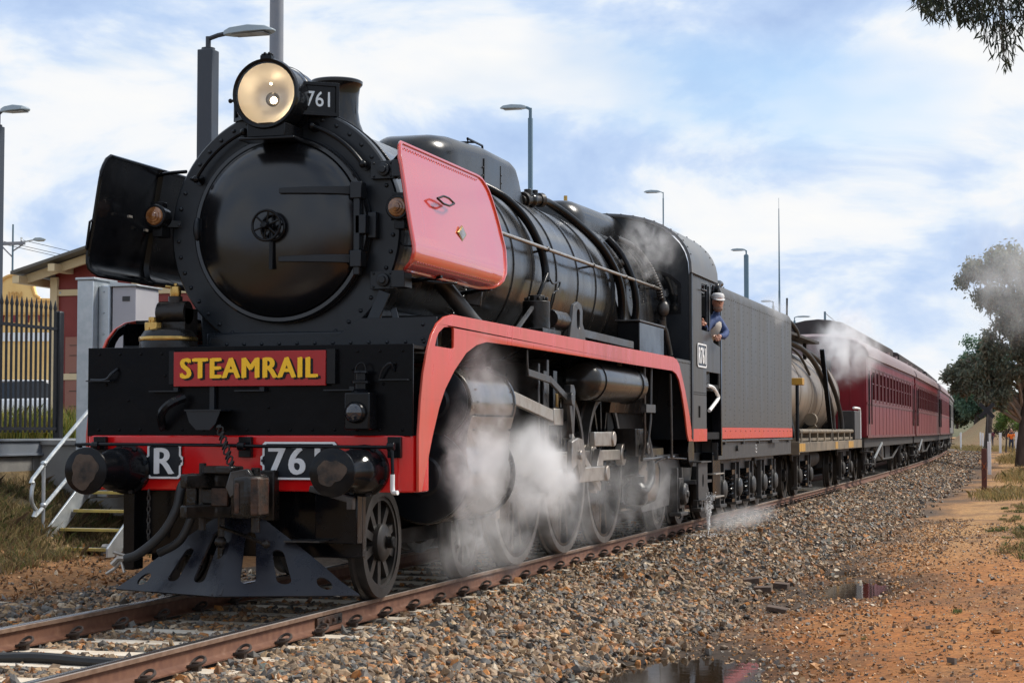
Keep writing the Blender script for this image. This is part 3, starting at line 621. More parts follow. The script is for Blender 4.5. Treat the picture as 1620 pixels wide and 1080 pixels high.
# --- rod across the beam
rd = MB(); rd.tube([(-1.40, -0.05, 1.16), (-1.42, -0.10, 1.24), (-1.36, -0.11, 1.262), (-0.2, -0.11, 1.258)], 0.014, 8, smooth=3); rd.tube([(-0.2, -0.11, 1.258), (0.15, -0.11, 1.25), (1.28, -0.11, 1.245)], 0.014, 8); rod = P_('uncoupling_rod', rd, 'black')
for x in (-1.28, 0.02, 1.29):
    b = MB(); b.box(x - 0.055, x + 0.055, -0.05, 0.0, 1.16, 1.325); b.cyl((x - 0.03, -0.11, 1.25), (x + 0.03, -0.11, 1.25), 0.035, n=10); b.box(x - 0.02, x + 0.02, -0.11, -0.02, 1.225, 1.28); P_('rod_bracket', b, 'black', 0.006, parent=rod)
b = MB(); b.tube([(1.30, -0.12, 1.24), (1.31, -0.13, 1.05), (1.31, -0.13, 1.02)], 0.014, 8); P_('lever', b, 'black', parent=rod)
b = MB(); b.tube([(1.31, -0.13, 1.035), (1.31, -0.13, 0.92), (1.325, -0.14, 0.895), (1.36, -0.15, 0.895)], 0.019, 8, smooth=3); P_('lever_handle', b, 'white', parent=rod)
# --- buffers
for s in (-1, 1):
    b = MB(); x = 1.035 * s
    b.lathe([(0.205, 0), (0.205, 0.045), (0.185, 0.06), (0.175, 0.09), (0.17, 0.26), (0.155, 0.30), (0.13, 0.34), (0.12, 0.50), (0.095, 0.58), (0.08, 0.68)], (x, 0.0, 1.06), (0, -1, 0), 32)
    bo = P_('buffer', b, 'black', sharp=30)
    for i in range(8):
        a = 2 * PI * i / 8 + 0.3; b = MB(); b.cyl((x + 0.187 * math.cos(a), -0.045, 1.06 + 0.187 * math.sin(a)), (x + 0.187 * math.cos(a), -0.075, 1.06 + 0.187 * math.sin(a)), 0.022, n=6); P_('bolt', b, 'satin_black', parent=bo)
    b = MB(); b.lathe([(0.06, 0.655), (0.176, 0.67), (0.187, 0.685), (0.183, 0.698), (0.13, 0.717), (0.0, 0.727)], (x, 0, 1.06), (0, -1, 0), 36); P_('buffer_head', b, 'black', parent=bo, sharp=30)
    pts = []
    for i in range(30):
        a = 2 * PI * i / 30; r = (0.125 if s < 0 else 0.105) * (1 + 0.14 * math.sin(2 * a + s) + 0.10 * math.sin(3 * a + 1) + 0.05 * math.sin(7 * a))
        pts.append((r, a))
    b = MB(); vs_ = [(x, -0.7285, 1.06)]
    for q in (0.5, 1.0):
        for r, a in pts: vs_.append((x + r * q * math.cos(a), -0.7285 + (0.0105 * (r * q / 0.15) ** 2), 1.06 + r * q * math.sin(a)))
    n = 30; fs = [(0, 1 + i, 1 + (i + 1) % n) for i in range(n)] + [(1 + i, 1 + n + i, 1 + n + (i + 1) % n, 1 + (i + 1) % n) for i in range(n)]
    b.add(vs_, fs); P_('worn_face', b, 'buffer_face', parent=bo)
# --- coupler : pocket, draw head and knuckle, cranked to the camera's right
b = MB(); b.box(-0.33, 0.30, -0.10, 0.02, 0.66, 1.06); b.box(-0.26, 0.24, -0.16, -0.02, 0.72, 1.02); cpl = P_('coupler', b, 'grease', 0.012)
b = MB(); b.box(-0.12, 0.16, -0.42, -0.08, 0.76, 0.99)
hd_p = [(-0.20, -0.40), (0.30, -0.40), (0.42, -0.50), (0.42, -0.60), (0.22, -0.62), (0.10, -0.50), (-0.02, -0.48), (-0.10, -0.58), (-0.16, -0.72), (-0.22, -0.70)]
for z0, z1 in ((0.70, 0.80), (0.93, 1.04)): b.prism(hd_p, 'z', z0, z1)
b.box(-0.15, 0.22, -0.48, -0.40, 0.80, 0.93); b.prism([(-0.14, -0.44), (0.20, -0.44), (0.16, -0.60), (-0.08, -0.58)], 'z', 1.04, 1.10); b.box(-0.30, -0.20, -0.45, -0.18, 0.78, 0.98); P_('coupler_head', b, 'grease', 0.014, parent=cpl)
b = MB(); b.prism([(0.18, -0.56), (0.40, -0.50), (0.48, -0.58), (0.48, -0.74), (0.40, -0.82), (0.26, -0.80), (0.33, -0.72), (0.30, -0.64), (0.18, -0.66)], 'z', 0.715, 1.03); P_('knuckle', b, 'grease', 0.03, parent=cpl)
b = MB(); b.box(0.405, 0.482, -0.80, -0.60, 0.735, 1.015); b.box(0.29, 0.33, -0.823, -0.80, 0.75, 0.98); P_('worn_face', b, 'rust', 0.012, parent=cpl)
b = MB(); b.box(-0.04, 0.10, -0.53, -0.485, 0.79, 0.93); P_('lock_block', b, 'rust', 0.008, parent=cpl)
b = MB(); b.cyl((0.37, -0.6, 0.60), (0.37, -0.6, 1.09), 0.035, n=10); b.cyl((-0.02, -0.5, 1.05), (-0.02, -0.5, 1.10), 0.10, n=12); b.cyl((-0.15, -0.45, 0.6), (-0.15, -0.45, 1.12), 0.03, n=8); P_('pin', b, 'grease', parent=cpl)
b = MB(); b.prism([(0.16, 0.94), (0.20, 1.06), (0.34, 1.085), (0.38, 1.03), (0.28, 0.98), (0.26, 0.90), (0.20, 0.86)], 'y', -0.70, -0.64); P_('guard_plate', b, 'dark_steel', 0.01, parent=cpl)
ch = MB()
for i in range(9):
    c = Vector((-0.13 + 0.026 * i, -0.18 - 0.026 * i, 1.37 - 0.038 * i)); pts = []
    for k in range(10):
        a = 2 * PI * k / 10; p = Vector((0.019 * math.cos(a), 0, 0.036 * math.sin(a)))
        if i % 2: p = Vector((0, p.x, p.z))
        pts.append(c + Matrix.Rotation(0.5, 3, 'Y') @ p)
    ch.tube(pts, 0.0075, 6, closed=True)
ch.sphere((-0.15, -0.16, 1.40), 0.03, 10, 6); P_('chain', ch, 'grease', parent=cpl)
# hoses
for pts, r in (([(-0.40, -0.10, 1.00), (-0.44, -0.22, 0.94), (-0.46, -0.28, 0.75), (-0.56, -0.32, 0.56), (-0.74, -0.36, 0.40), (-0.86, -0.36, 0.355)], 0.038), ([(-0.30, -0.08, 0.92), (-0.33, -0.2, 0.84), (-0.35, -0.24, 0.68), (-0.44, -0.26, 0.50), (-0.62, -0.26, 0.40)], 0.034)):
    b = MB(); b.tube(pts, r, 10, smooth=6); ho = P_('air_hose', b, 'rubber')
    b = MB(); p = Vector(pts[0]); b.cyl(p - Vector((0, 0, 0.09)), p + Vector((0, 0, 0.03)), r * 1.3, n=10); P_('hose_clamp', b, 'grease', parent=ho)
b = MB(); b.tube([(-0.84, -0.36, 0.36), (-0.92, -0.37, 0.36), (-0.97, -0.38, 0.31)], 0.022, 6); b.tube([(-0.88, -0.36, 0.36), (-0.95, -0.37, 0.28), (-1.02, -0.38, 0.235)], 0.014, 6); b.tube([(-0.86, -0.36, 0.38), (-0.96, -0.38, 0.41)], 0.014, 6); b.tube([(-0.90, -0.36, 0.34), (-0.86, -0.38, 0.25)], 0.012, 6); P_('hose_hook', b, 'bright_steel')
b = MB(); b.tube([(-0.05, -0.3, 0.82), (-0.06, -0.33, 0.62), (0.16, -0.36, 0.56), (0.34, -0.38, 0.5)], 0.016, 6); b.sphere((0.36, -0.38, 0.495), 0.035, 8, 6); b.cyl((-0.06, -0.3, 0.25), (-0.06, -0.3, 0.7), 0.028, n=8); b.sphere((-0.06, -0.31, 0.5), 0.05, 8, 6); P_('drain_cock', b, 'grease')
b = MB(); b.bar((0.62, -0.12, 0.92), (1.0, -0.16, 0.83), 0.05, 0.05); b.box(0.95, 1.0, -0.19, -0.12, 0.76, 0.86); P_('steam_heat_valve', b, 'dark_steel', 0.006)
# plates and frames behind the coupler (dark mass under the beam)
b = MB(); b.box(-1.08, 0.95, 0.16, 0.24, 0.36, 0.89); b.box(-0.95, -0.90, 0.24, 1.2, 0.3, 0.9); P_('front_frame', b, 'black', 0.01)
b = MB(); b.prism([(-1.08, 0.24), (-0.98, 0.24), (-0.98, 0.90), (-1.08, 0.90)], 'y', 0.0, 0.16); b.box(0.60, 0.96, 0.02, 0.14, 0.48, 0.89); P_('frame_stay', b, 'black', 0.01)
ch = MB()
for i in range(9): ch.tube([Vector((-0.84, -0.02, 0.87 - i * 0.045)) + Vector((0.014 * math.cos(a) * (i % 2), 0.014 * math.cos(a) * (1 - i % 2), 0.027 * math.sin(a))) for a in [2 * PI * k / 8 for k in range(8)]], 0.006, 5, closed=True)
P_('safety_chain', ch, 'dark_steel')
# --- pilot (ploughshare cowcatcher) : two raked plates meeting on the centre line, slotted
def pilot_half(s):
    hl = MB()
    # plate coordinates (a across 0..1.0 from centre, b up 0..1) ; lower edge forward
    def pos(a, bb, off=0.0):
        low = Vector((1.0 * a * s + (0.04 if s > 0 else -0.08) * a, -0.52 + 0.40 * a, 0.095)); up = Vector((0.46 * a * s, -0.12 + 0.10 * a, 0.72))
        p = low.lerp(up, bb); nrm = Vector((0.25 * s, -0.8, 0.55)).normalized()
        return p + nrm * off
    out = [(0, 0), (1.0, 0), (1.0, 0.02), (0.94, 0.16), (0.87, 0.38), (0.74, 0.62), (0.56, 0.82), (0.40, 0.95), (0.34, 0.99), (0, 0.99)]
    def sl(a, b0, b1, wd, lean):
        p = []
        for i in range(7): t = PI * i / 6; p.append((a + wd * math.cos(t) + lean * (b1 - b0), b1 + wd * 0.9 * math.sin(t)))
        for i in range(7): t = PI + PI * i / 6; p.append((a + wd * math.cos(t), b0 + wd * 0.9 * math.sin(t)))
        return p
    holes = [sl(0.22, 0.20, 0.72, 0.062, 0.02), sl(0.50, 0.19, 0.50, 0.058, 0.03), [(0.80 + 0.055 * math.cos(2 * PI * i / 14), 0.145 + 0.075 * math.sin(2 * PI * i / 14)) for i in range(14)]]
    polys = [out] + holes
    flat = [p for pl in polys for p in pl]; n = len(flat)
    tris = tessellate_polygon([[Vector((p[0], p[1], 0)) for p in pl] for pl in polys])
    vs_ = [pos(*p) for p in flat] + [pos(*p, off=-0.02) for p in flat]
    fs = [tuple(t) for t in tris] + [tuple(i + n for i in reversed(t)) for t in tris]; o = 0
    for pl in polys:
        m = len(pl)
        for i in range(m): j = (i + 1) % m; fs.append((o + i, o + j, o + j + n, o + i + n))
        o += m
    hl.add(vs_, fs); return hl
pil = P_('pilot', pilot_half(1), 'pilot', sharp=25)
P_('pilot_plate', pilot_half(-1), 'pilot', parent=pil, sharp=25)
b = MB(); b.bar((0, -0.50, 0.10), (0, -0.10, 0.62), 0.09, 0.02, (0, -0.5, 0.5));  P_('pilot_rib', b, 'pilot', parent=pil, bev=0.004)
b = MB(); b.box(0.42, 0.72, -0.18, 0.10, 0.50, 0.512); P_('pilot_step', b, 'dark_steel', parent=pil)
# --- hand lamp on the right of the apron
b = MB(); b.box(0.92, 1.13, -0.17, 0.010, 1.38, 1.67); lmp = P_('tail_lamp', b, 'black', 0.012)
b = MB(); b.lathe([(0.085, 0), (0.085, 0.03), (0.07, 0.05)], (1.02, -0.17, 1.515), (0, -1, 0), 24); P_('lamp_bezel', b, 'black', parent=lmp)
b = MB(); b.sphere((1.02, -0.205, 1.515), 0.072, 20, 12, (1, 0.55, 1)); P_('lens', b, 'lamp_lens', parent=lmp)
b = MB(); b.lathe([(0.085, 0), (0.05, 0.03), (0.05, 0.07), (0.075, 0.075), (0.075, 0.09), (0.045, 0.10), (0.045, 0.15), (0.065, 0.155), (0.06, 0.17), (0.02, 0.18)], (1.025, -0.08, 1.67), (0, 0, 1), 16); b.tube([(0.98, -0.08, 1.76), (0.985, -0.08, 1.87), (1.03, -0.08, 1.905), (1.06, -0.08, 1.87), (1.065, -0.08, 1.76)], 0.006, 6, smooth=3); P_('lamp_top', b, 'black', parent=lmp)
# --- smokebox, flange ring, door
b = MB(); b.lathe([(1.0, 0.80), (1.0, 2.95), (0.985, 3.0)], (0, 0, BZ), (0, 1, 0), 72, cap0=False); P_('smokebox', b, 'lagging', sharp=30)
b = MB(); b.lathe([(0.74, 0.76), (1.035, 0.755), (1.05, 0.77), (1.05, 0.86), (1.0, 0.87)], (0, 0, BZ), (0, 1, 0), 96, cap0=False, cap1=False); b.lathe([(0.80, 0.72), (0.80, 0.76)], (0, 0, BZ), (0, 1, 0), 64); fl = P_('smokebox_front', b, 'satin_black', sharp=30)
rv = MB()
for i in range(44):
    a = 2 * PI * (i + 0.5) / 44; rv.dome((0.985 * math.cos(a), 0.757, BZ + 0.985 * math.sin(a)), (0, -1, 0), 0.020, 0.016, 8)
P_('rivet_ring', rv, 'satin_black', parent=fl)
b = MB(); b.lathe([(0.795, 0.0), (0.795, 0.045), (0.78, 0.062), (0.75, 0.062), (0.738, 0.05), (0.735, 0.075), (0.70, 0.115), (0.62, 0.165), (0.48, 0.21), (0.30, 0.238), (0.12, 0.248), (0.0, 0.25)], (0, 0.722, BZ), (0, -1, 0), 96); door = P_('smokebox_door', b, 'door_black', sharp=28)
for z, z2 in ((3.365, 3.365), (2.795, 2.795)):
    b = MB(); n = 10; top = []; 
    for i in range(n + 1):
        t = i / n; x = 0.08 + 0.62 * t; rr_ = math.hypot(x, z - BZ)
        yv = 0.722 - np.interp(rr_, [0, 0.12, 0.30, 0.48, 0.62, 0.70, 0.74, 0.80], [0.25, 0.248, 0.238, 0.21, 0.165, 0.115, 0.07, 0.06]); hh = 0.022 + 0.014 * t
        top.append([(x, yv - 0.030, z - hh), (x, yv - 0.030, z + hh), (x, yv + 0.02, z + hh), (x, yv + 0.02, z - hh)])
    b.loft(top); P_('hinge_strap', b, 'satin_black', 0.004, parent=door)
b = MB(); b.box(0.685, 0.745, 0.60, 0.66, 2.66, 3.41)
for z in (3.365, 2.795): b.box(0.66, 0.765, 0.585, 0.70, z - 0.07, z + 0.07)
b.box(0.70, 0.80, 0.60, 0.755, 3.0, 3.16); b.box(0.78, 0.86, 0.68, 0.755, 2.97, 3.19); P_('hinge_post', b, 'satin_black', 0.008, parent=door)
def handwheel(c, r, tr, ns, ax=(0, -1, 0)):
    b = MB(); c = Vector(c); b.tube([c + Vector((r * math.cos(2 * PI * k / 28), 0, r * math.sin(2 * PI * k / 28))) for k in range(28)], tr, 8, closed=True)
    for k in range(ns):
        a = 2 * PI * k / ns + 0.35; b.cyl(c, c + Vector((r * math.cos(a), 0, r * math.sin(a))), tr * 0.75, n=6)
    b.lathe([(tr * 2.6, -0.03), (tr * 2.6, 0.03), (tr * 1.5, 0.05)], c, ax, 14); return b
P_('door_handwheel', handwheel((0.0, 0.385, BZ), 0.125, 0.0125, 6), 'black', parent=door)
b = handwheel((0.03, 0.455, BZ - 0.01), 0.105, 0.012, 5); b.cyl((0, 0.50, BZ), (0, 0.38, BZ), 0.03, n=10); P_('door_handwheel', b, 'black', parent=door)
b = MB(); b.cyl((0.02, 0.46, BZ - 0.02), (0.015, 0.46, BZ - 0.36), 0.022, n=8); P_('door_lever', b, 'black', parent=door)
b = MB(); b.sphere((-0.76, 0.66, BZ + 0.02), 0.06, 10, 8, (0.6, 0.7, 1.7)); P_('door_dog', b, 'satin_black', parent=door)
# handrails on the smokebox front
for a0, a1 in ((150, 112), (72, 35)):
    b = MB(); pts = [(0.905 * math.cos(R(a0 + (a1 - a0) * i / 10)), 0.67, BZ + 0.905 * math.sin(R(a0 + (a1 - a0) * i / 10))) for i in range(11)]
    b.tube(pts, 0.019, 8)
    for p in (pts[0], pts[-1]):
        b.cyl((p[0], 0.66, p[2]), (p[0], 0.76, p[2]), 0.016, n=8); b.sphere(p, 0.034, 10, 6)
        b.cyl((p[0], 0.74, p[2]), (p[0], 0.757, p[2]), 0.045, n=10)
    P_('front_handrail', b, 'black')
# clamps on the rim (washout plugs) and braces
for x, z in ((0.92, 3.54), (0.92, 2.62)):
    b = MB(); b.box(x - 0.12, x + 0.10, 0.70, 0.76, z - 0.075, z + 0.075); b.lathe([(0.055, 0), (0.055, 0.03), (0.03, 0.035), (0.03, 0.05)], (x, 0.70, z), (0, -1, 0), 16); b.box(x + 0.08, x + 0.20, 0.66, 0.84, z - 0.065, z + 0.075)
    for dx in (-0.09, 0.06):
        for dz in (-0.055, 0.055): b.dome((x + dx, 0.70, z + dz), (0, -1, 0), 0.012, 0.012)
    P_('front_clamp', b, 'satin_black', 0.005)
b = MB(); b.bar((0.93, 0.70, 2.52), (0.84, 0.66, 2.28), 0.10, 0.025, (0, -1, 0)); b.bar((1.0, 0.72, 2.38), (1.07, 0.64, 2.22), 0.05, 0.02, (0, -1, 0)); P_('smokebox_stay', b, 'satin_black', 0.003)
b = MB(); b.bar((-0.93, 0.72, 2.42), (-0.80, 0.64, 2.22), 0.07, 0.02, (0, -1, 0)); P_('smokebox_stay', b, 'satin_black', 0.003)
# smokebox saddle
b = MB(); b.prism([(-0.78, 2.05), (0.78, 2.05), (0.80, 2.40), (0.68, 2.42), (-0.68, 2.42), (-0.80, 2.40)], 'y', 0.80, 2.6); b.box(-0.66, 0.70, 0.64, 0.80, 2.05, 2.20); P_('smokebox_saddle', b, 'satin_black', 0.02)
# --- air pump with brass fittings on the left deck
b = MB(); b.lathe([(0.24, 0.0), (0.24, 0.10), (0.20, 0.16), (0.12, 0.18)], (-0.86, 0.34, 2.045), (0, 0, 1), 28); b.cyl((-0.98, 0.42, 2.36), (-0.72, 0.42, 2.36), 0.10, n=18); b.box(-0.93, -0.72, 0.36, 0.60, 2.18, 2.40); b.cyl((-0.84, 0.42, 2.40), (-0.84, 0.42, 2.50), 0.06, n=12); pump = P_('air_pump', b, 'grease', 0.004)
b = MB(); b.lathe([(0.243, 0.072), (0.246, 0.08), (0.246, 0.10), (0.243, 0.108)], (-0.86, 0.34, 2.045), (0, 0, 1), 28, False, False); P_('brass_band', b, 'brass', parent=pump)
b = MB(); b.cyl((-0.97, 0.28, 2.20), (-0.97, 0.28, 2.275), 0.075, n=8); b.cyl((-0.98, 0.28, 2.275), (-0.98, 0.28, 2.32), 0.035, n=8); P_('brass_valve', b, 'brass', 0.006, parent=pump)
b = MB(); b.lathe([(0.045, 0), (0.05, 0.04), (0.045, 0.08), (0.02, 0.095), (0.016, 0.11)], (-0.84, 0.42, 2.50), (0, 0, 1), 14); b.cyl((-0.84, 0.42, 2.57), (-0.93, 0.42, 2.585), 0.014, n=6); P_('oil_cup', b, 'brass', parent=pump)
# --- marker lamps
for s in (-1, 1):
    c = Vector((1.10 * s, 0.56, 3.20))
    b = MB(); b.lathe([(0.05, 0.16), (0.09, 0.12), (0.10, 0.02), (0.105, -0.02), (0.095, -0.035)], c, (0, 1, 0), 20, cap1=True); b.box(c.x - 0.045, c.x + 0.045, 0.58, 0.74, c.z - 0.17, c.z - 0.08); b.box(c.x - 0.055, c.x + 0.055, 0.56, 0.66, c.z + 0.08, c.z + 0.125)
    b.bar((c.x, 0.70, c.z - 0.05), (c.x - 0.16 * s, 0.80, c.z - 0.05), 0.05, 0.06)
    ml = P_('marker_lamp', b, 'black', 0.003)
    b = MB(); b.lathe([(0.082, 0.0), (0.072, 0.018), (0.055, 0.022), (0.052, 0.032), (0.036, 0.036), (0.032, 0.045), (0.0, 0.052)], c + Vector((0, -0.03, 0)), (0, -1, 0), 24); P_('lens', b, 'amber_glass', parent=ml, sharp=15)
# --- headlight
HX, HY, HZ = 0.0, 0.345, 4.165
b = MB(); b.lathe([(0.262, 0.0), (0.288, -0.012), (0.298, 0.02), (0.290, 0.06), (0.275, 0.08), (0.278, 0.50), (0.24, 0.60), (0.12, 0.66)], (HX, HY, HZ), (0, 1, 0), 48, cap0=False)
b.lathe([(0.285, 0.30), (0.290, 0.31), (0.290, 0.34), (0.285, 0.35)], (HX, HY, HZ), (0, 1, 0), 48, False, False)
hl = P_('headlight', b, 'black', sharp=32)
b = MB(); pr = []
for i in range(10): r_ = 0.255 * (1 - i / 10); pr.append((r_, 0.02 + 0.22 * (1 - (r_ / 0.255) ** 2)))
b.lathe(pr, (HX, HY, HZ), (0, 1, 0), 40, cap0=False, cap1=True); P_('reflector', b, 'reflector', parent=hl)
b = MB(); b.sphere((HX + 0.035, HY + 0.10, HZ - 0.045), 0.028, 12, 8); b.sphere((HX, HY + 0.12, HZ + 0.10), 0.010, 8, 6); P_('bulb', b, 'bulb', parent=hl)
b = MB(); b.lathe([(0.062, 0), (0.058, 0.02), (0.04, 0.035)], (HX + 0.01, HY + 0.14, HZ - 0.03), (0, -1, 0), 16); P_('bulb_holder', b, 'rim', parent=hl)
gl = bpy.data.materials.new('lens_glass'); gl.use_nodes = True; t_ = gl.node_tree; t_.nodes.clear()
o_ = t_.nodes.new('ShaderNodeOutputMaterial'); mxs = t_.nodes.new('ShaderNodeMixShader'); tr_ = t_.nodes.new('ShaderNodeBsdfTransparent'); g_ = t_.nodes.new('ShaderNodeBsdfGlossy'); fr_ = t_.nodes.new('ShaderNodeFresnel')
g_.inputs['Roughness'].default_value = 0.04; fr_.inputs['IOR'].default_value = 1.5; tr_.inputs['Color'].default_value = (0.95, 0.93, 0.90, 1)
t_.links.new(fr_.outputs[0], mxs.inputs[0]); t_.links.new(tr_.outputs[0], mxs.inputs[1]); t_.links.new(g_.outputs[0], mxs.inputs[2]); t_.links.new(mxs.outputs[0], o_.inputs['Surface'])
b = MB(); b.lathe([(0.262, 0.0), (0.2, -0.022), (0.1, -0.034), (0.0, -0.038)], (HX, HY, HZ), (0, 1, 0), 40, cap0=False); P_('lens', b, gl, parent=hl)
b = MB(); b.box(-0.05, 0.05, HY + 0.01, HY + 0.07, HZ + 0.28, HZ + 0.32)
for k in range(5): b.sphere((-0.04 + 0.02 * k, HY + 0.04, HZ + 0.325 + 0.012 * (k % 2)), 0.016, 8, 6)
b.cyl((-0.35, HY + 0.1, HZ - 0.03), (-0.28, HY + 0.1, HZ - 0.03), 0.012, n=6); b.sphere((-0.36, HY + 0.1, HZ - 0.03), 0.02, 8, 6); P_('latch', b, 'black', parent=hl)
b = MB(); b.box(-0.17, 0.17, HY + 0.02, 0.95, HZ - 0.36, HZ - 0.24); b.box(-0.24, 0.26, HY + 0.0, HY + 0.20, HZ - 0.385, HZ - 0.36); b.box(-0.15, 0.15, HY + 0.25, 1.1, HZ - 0.26, HZ - 0.1); P_('headlight_bracket', b, 'black', 0.008, parent=hl)
nbx = MB(); Q = [(0.19, 0.575), (0.475, 0.79), (0.33, 0.95), (0.12, 0.84)]
for s in (1, -1):
    b = MB(); b.prism([(x * s, y) for x, y in Q], 'z', 4.015, 4.30); bx_ = P_('number_box', b, 'black', 0.006, parent=hl)
    d = Vector((0.285 * s, 0.215, 0)).normalized(); ang = math.atan2(0.215, 0.285) * s
    c = Vector((0.3325 * s, 0.6825, 4.158)); nrm = Vector((d.y * s, -abs(d.x), 0)).normalized()
    fm = MB(); L2 = math.hypot(0.28, 0.23) / 2
    fm.prism([rrect(-L2, L2, -0.142, 0.142, 0.004, 1), rrect(-L2 + 0.028, L2 - 0.028, -0.112, 0.112, 0.004, 1)], 'y', -0.016, 0.0)
    fo = P_('box_frame', fm, 'black', 0.003, parent=hl, loc=c + nrm * 0.001, rot=(0, 0, ang))
    m_ = text_mesh('761', 0.205, 0.13, 0.004, 0.006); m_.materials.append(MATS['plate_number']); link('box_number', m_, hl, c + nrm * 0.003, (PI / 2, 0, ang))
# --- chimney
b = MB(); b.lathe([(0.30, -0.12), (0.255, 0.0), (0.215, 0.10), (0.20, 0.20), (0.203, 0.34), (0.215, 0.42), (0.238, 0.45), (0.240, 0.475), (0.225, 0.485), (0.17, 0.485), (0.165, 0.2)], (0, 1.92, 4.07), (0, 0, 1), 40, cap0=False); P_('chimney', b, 'dome_black', sharp=30)
# --- boiler and firebox barrels with bands
b = MB(); b.lathe([(0.985, 3.0), (0.99, 5.0), (1.0, 8.6)], (0, 0, BZ), (0, 1, 0), 96, False, False); boiler = P_('boiler', b, 'lagging', sharp=30)
b = MB(); pf = []
for i in range(49):
    a = PI * i / 48; pf.append((1.02 * math.cos(a), BZ + 0.02 + 1.02 * math.sin(a)))
pf += [(-1.08, 2.4), (-0.95, 1.6), (0.95, 1.6), (1.08, 2.4)]
b.prism(pf, 'y', 8.6, 11.3); P_('firebox', b, 'lagging', 0.0)
for yy, r_ in ((2.98, 1.0), (4.3, 0.996), (5.0, 0.998), (5.95, 1.001), (6.9, 1.003), (7.75, 1.006)):
    b = MB(); b.lathe([(r_ - 0.006, yy - 0.03), (r_ + 0.004, yy - 0.028), (r_ + 0.004, yy + 0.028), (r_ - 0.006, yy + 0.03)], (0, 0, BZ), (0, 1, 0), 72, False, False); P_('boiler_band', b, 'lagging', parent=boiler)
for yy in (8.62, 9.6, 10.4):
    b = MB(); pts = [(1.03 * math.cos(a), BZ + 0.02 + 1.03 * math.sin(a)) for a in [PI * i / 32 - 0.25 + 0.5 * 0 for i in range(33)]]
    b.loft([[(x * k, yy + o_, BZ + 0.02 + (z - BZ - 0.02) * k) for x, z in pts] for k, o_ in ((0.995, -0.03), (1.0, -0.025), (1.0, 0.025), (0.995, 0.03))], closed=False, cap=False); P_('firebox_band', b, 'lagging')
# rivets on the smokebox / boiler joints seen on the right flank
rv = MB()
for yy, r_ in ((2.80, 1.0), (2.88, 1.0)):
    for i in range(22):
        a = R(-42 + i * 3.6 + (1.8 if yy > 2.85 else 0)); rv.dome((r_ * math.cos(a), yy, BZ + r_ * math.sin(a)), (math.cos(a), 0, math.sin(a)), 0.016, 0.014)
P_('rivet_row', rv, 'lagging', parent=boiler)
rv = MB()
for yy in (8.75, 9.0, 9.45, 9.75, 10.25, 10.55, 11.0):
    for i in range(16):
        a = R(-6 + i * 5.5); rv.dome((1.021 * math.cos(a), yy, BZ + 0.02 + 1.021 * math.sin(a)), (math.cos(a), 0, math.sin(a)), 0.012, 0.010, 6)
P_('rivet_row', rv, 'lagging')
for yy, a in ((9.25, 24), (9.9, 10), (10.7, 20)):
    c = Vector((1.022 * math.cos(R(a)), yy, BZ + 0.02 + 1.022 * math.sin(R(a)))); b = MB(); b.lathe([(0.07, 0), (0.07, 0.02), (0.045, 0.025), (0.04, 0.05), (0.0, 0.052)], c, (math.cos(R(a)), 0, math.sin(R(a))), 14); P_('washout_plug', b, 'dark_steel')
# --- dome casing : rounded nose, flat flanks, sloping tail
def casing(secs, name, m):
    b = MB(); L_ = []
    for y, hw_, zt, rr_ in secs:
        n = 8; pts = [(hw_, y, BZ + 0.55), (hw_, y, zt - rr_)]
        for i in range(1, n): a = PI / 2 * i / n; pts.append((hw_ - rr_ + rr_ * math.cos(a), y, zt - rr_ + rr_ * math.sin(a)))
        pts.append((hw_ - rr_, y, zt)); pts += [(-p[0], p[1], p[2]) for p in reversed(pts)]
        L_.append(pts)
    b.loft(L_); return P_(name, b, m, sharp=50)
dome = casing([(3.60, 0.12, 4.20, 0.10), (3.64, 0.24, 4.27, 0.16), (3.73, 0.34, 4.32, 0.20), (3.88, 0.41, 4.36, 0.22), (4.15, 0.445, 4.385, 0.20), (4.95, 0.455, 4.415, 0.17), (5.06, 0.46, 4.42, 0.15), (6.05, 0.46, 4.40, 0.12), (6.18, 0.46, 4.375, 0.12), (6.28, 0.46, 4.29, 0.12), (6.48, 0.46, 4.04, 0.13), (6.66, 0.45, 3.90, 0.14), (6.9, 0.42, 3.80, 0.15)], 'dome_casing', 'dome_black')
b = MB(); 
for yy in (4.95, 5.55): b.box(0.456, 0.464, yy, yy + 0.014, 3.80, 4.26)
b.box(0.456, 0.464, 4.75, 6.2, 3.93, 3.942); P_('panel_seam', b, 'matt_black', parent=dome)
rv = MB()
for yy in (4.92, 5.58):
    for i in range(5): rv.dome((0.459, yy, 3.82 + i * 0.085), (1, 0, 0), 0.013, 0.01, 6)
P_('rivet_row', rv, 'dome_black', parent=dome)
b = MB(); b.tube([(0.08, 4.9, 4.40), (0.08, 4.88, 4.48), (0.08, 5.4, 4.48), (0.08, 5.42, 4.40)], 0.014, 6); b.tube([(0.30, 4.9, 4.39), (0.30, 4.88, 4.47), (0.30, 5.4, 4.47), (0.30, 5.42, 4.39)], 0.014, 6); b.cyl((0.08, 5.15, 4.48), (0.30, 5.15, 4.47), 0.012, n=6); P_('grab_rail', b, 'black', parent=dome)
# firebox-top casing (safety valve cover)
c2 = casing([(8.75, 0.20, 4.20, 0.16), (8.80, 0.38, 4.26, 0.22), (8.92, 0.48, 4.30, 0.26), (9.1, 0.52, 4.32, 0.28), (11.28, 0.54, 4.36, 0.28)], 'valve_casing', 'dome_black')
b = MB(); b.cyl((0.1, 9.7, 4.3), (0.1, 9.7, 4.46), 0.025, n=8); b.cyl((0.0, 10.3, 4.3), (0.0, 10.3, 4.44), 0.02, n=8); P_('whistle', b, 'brass', parent=c2)
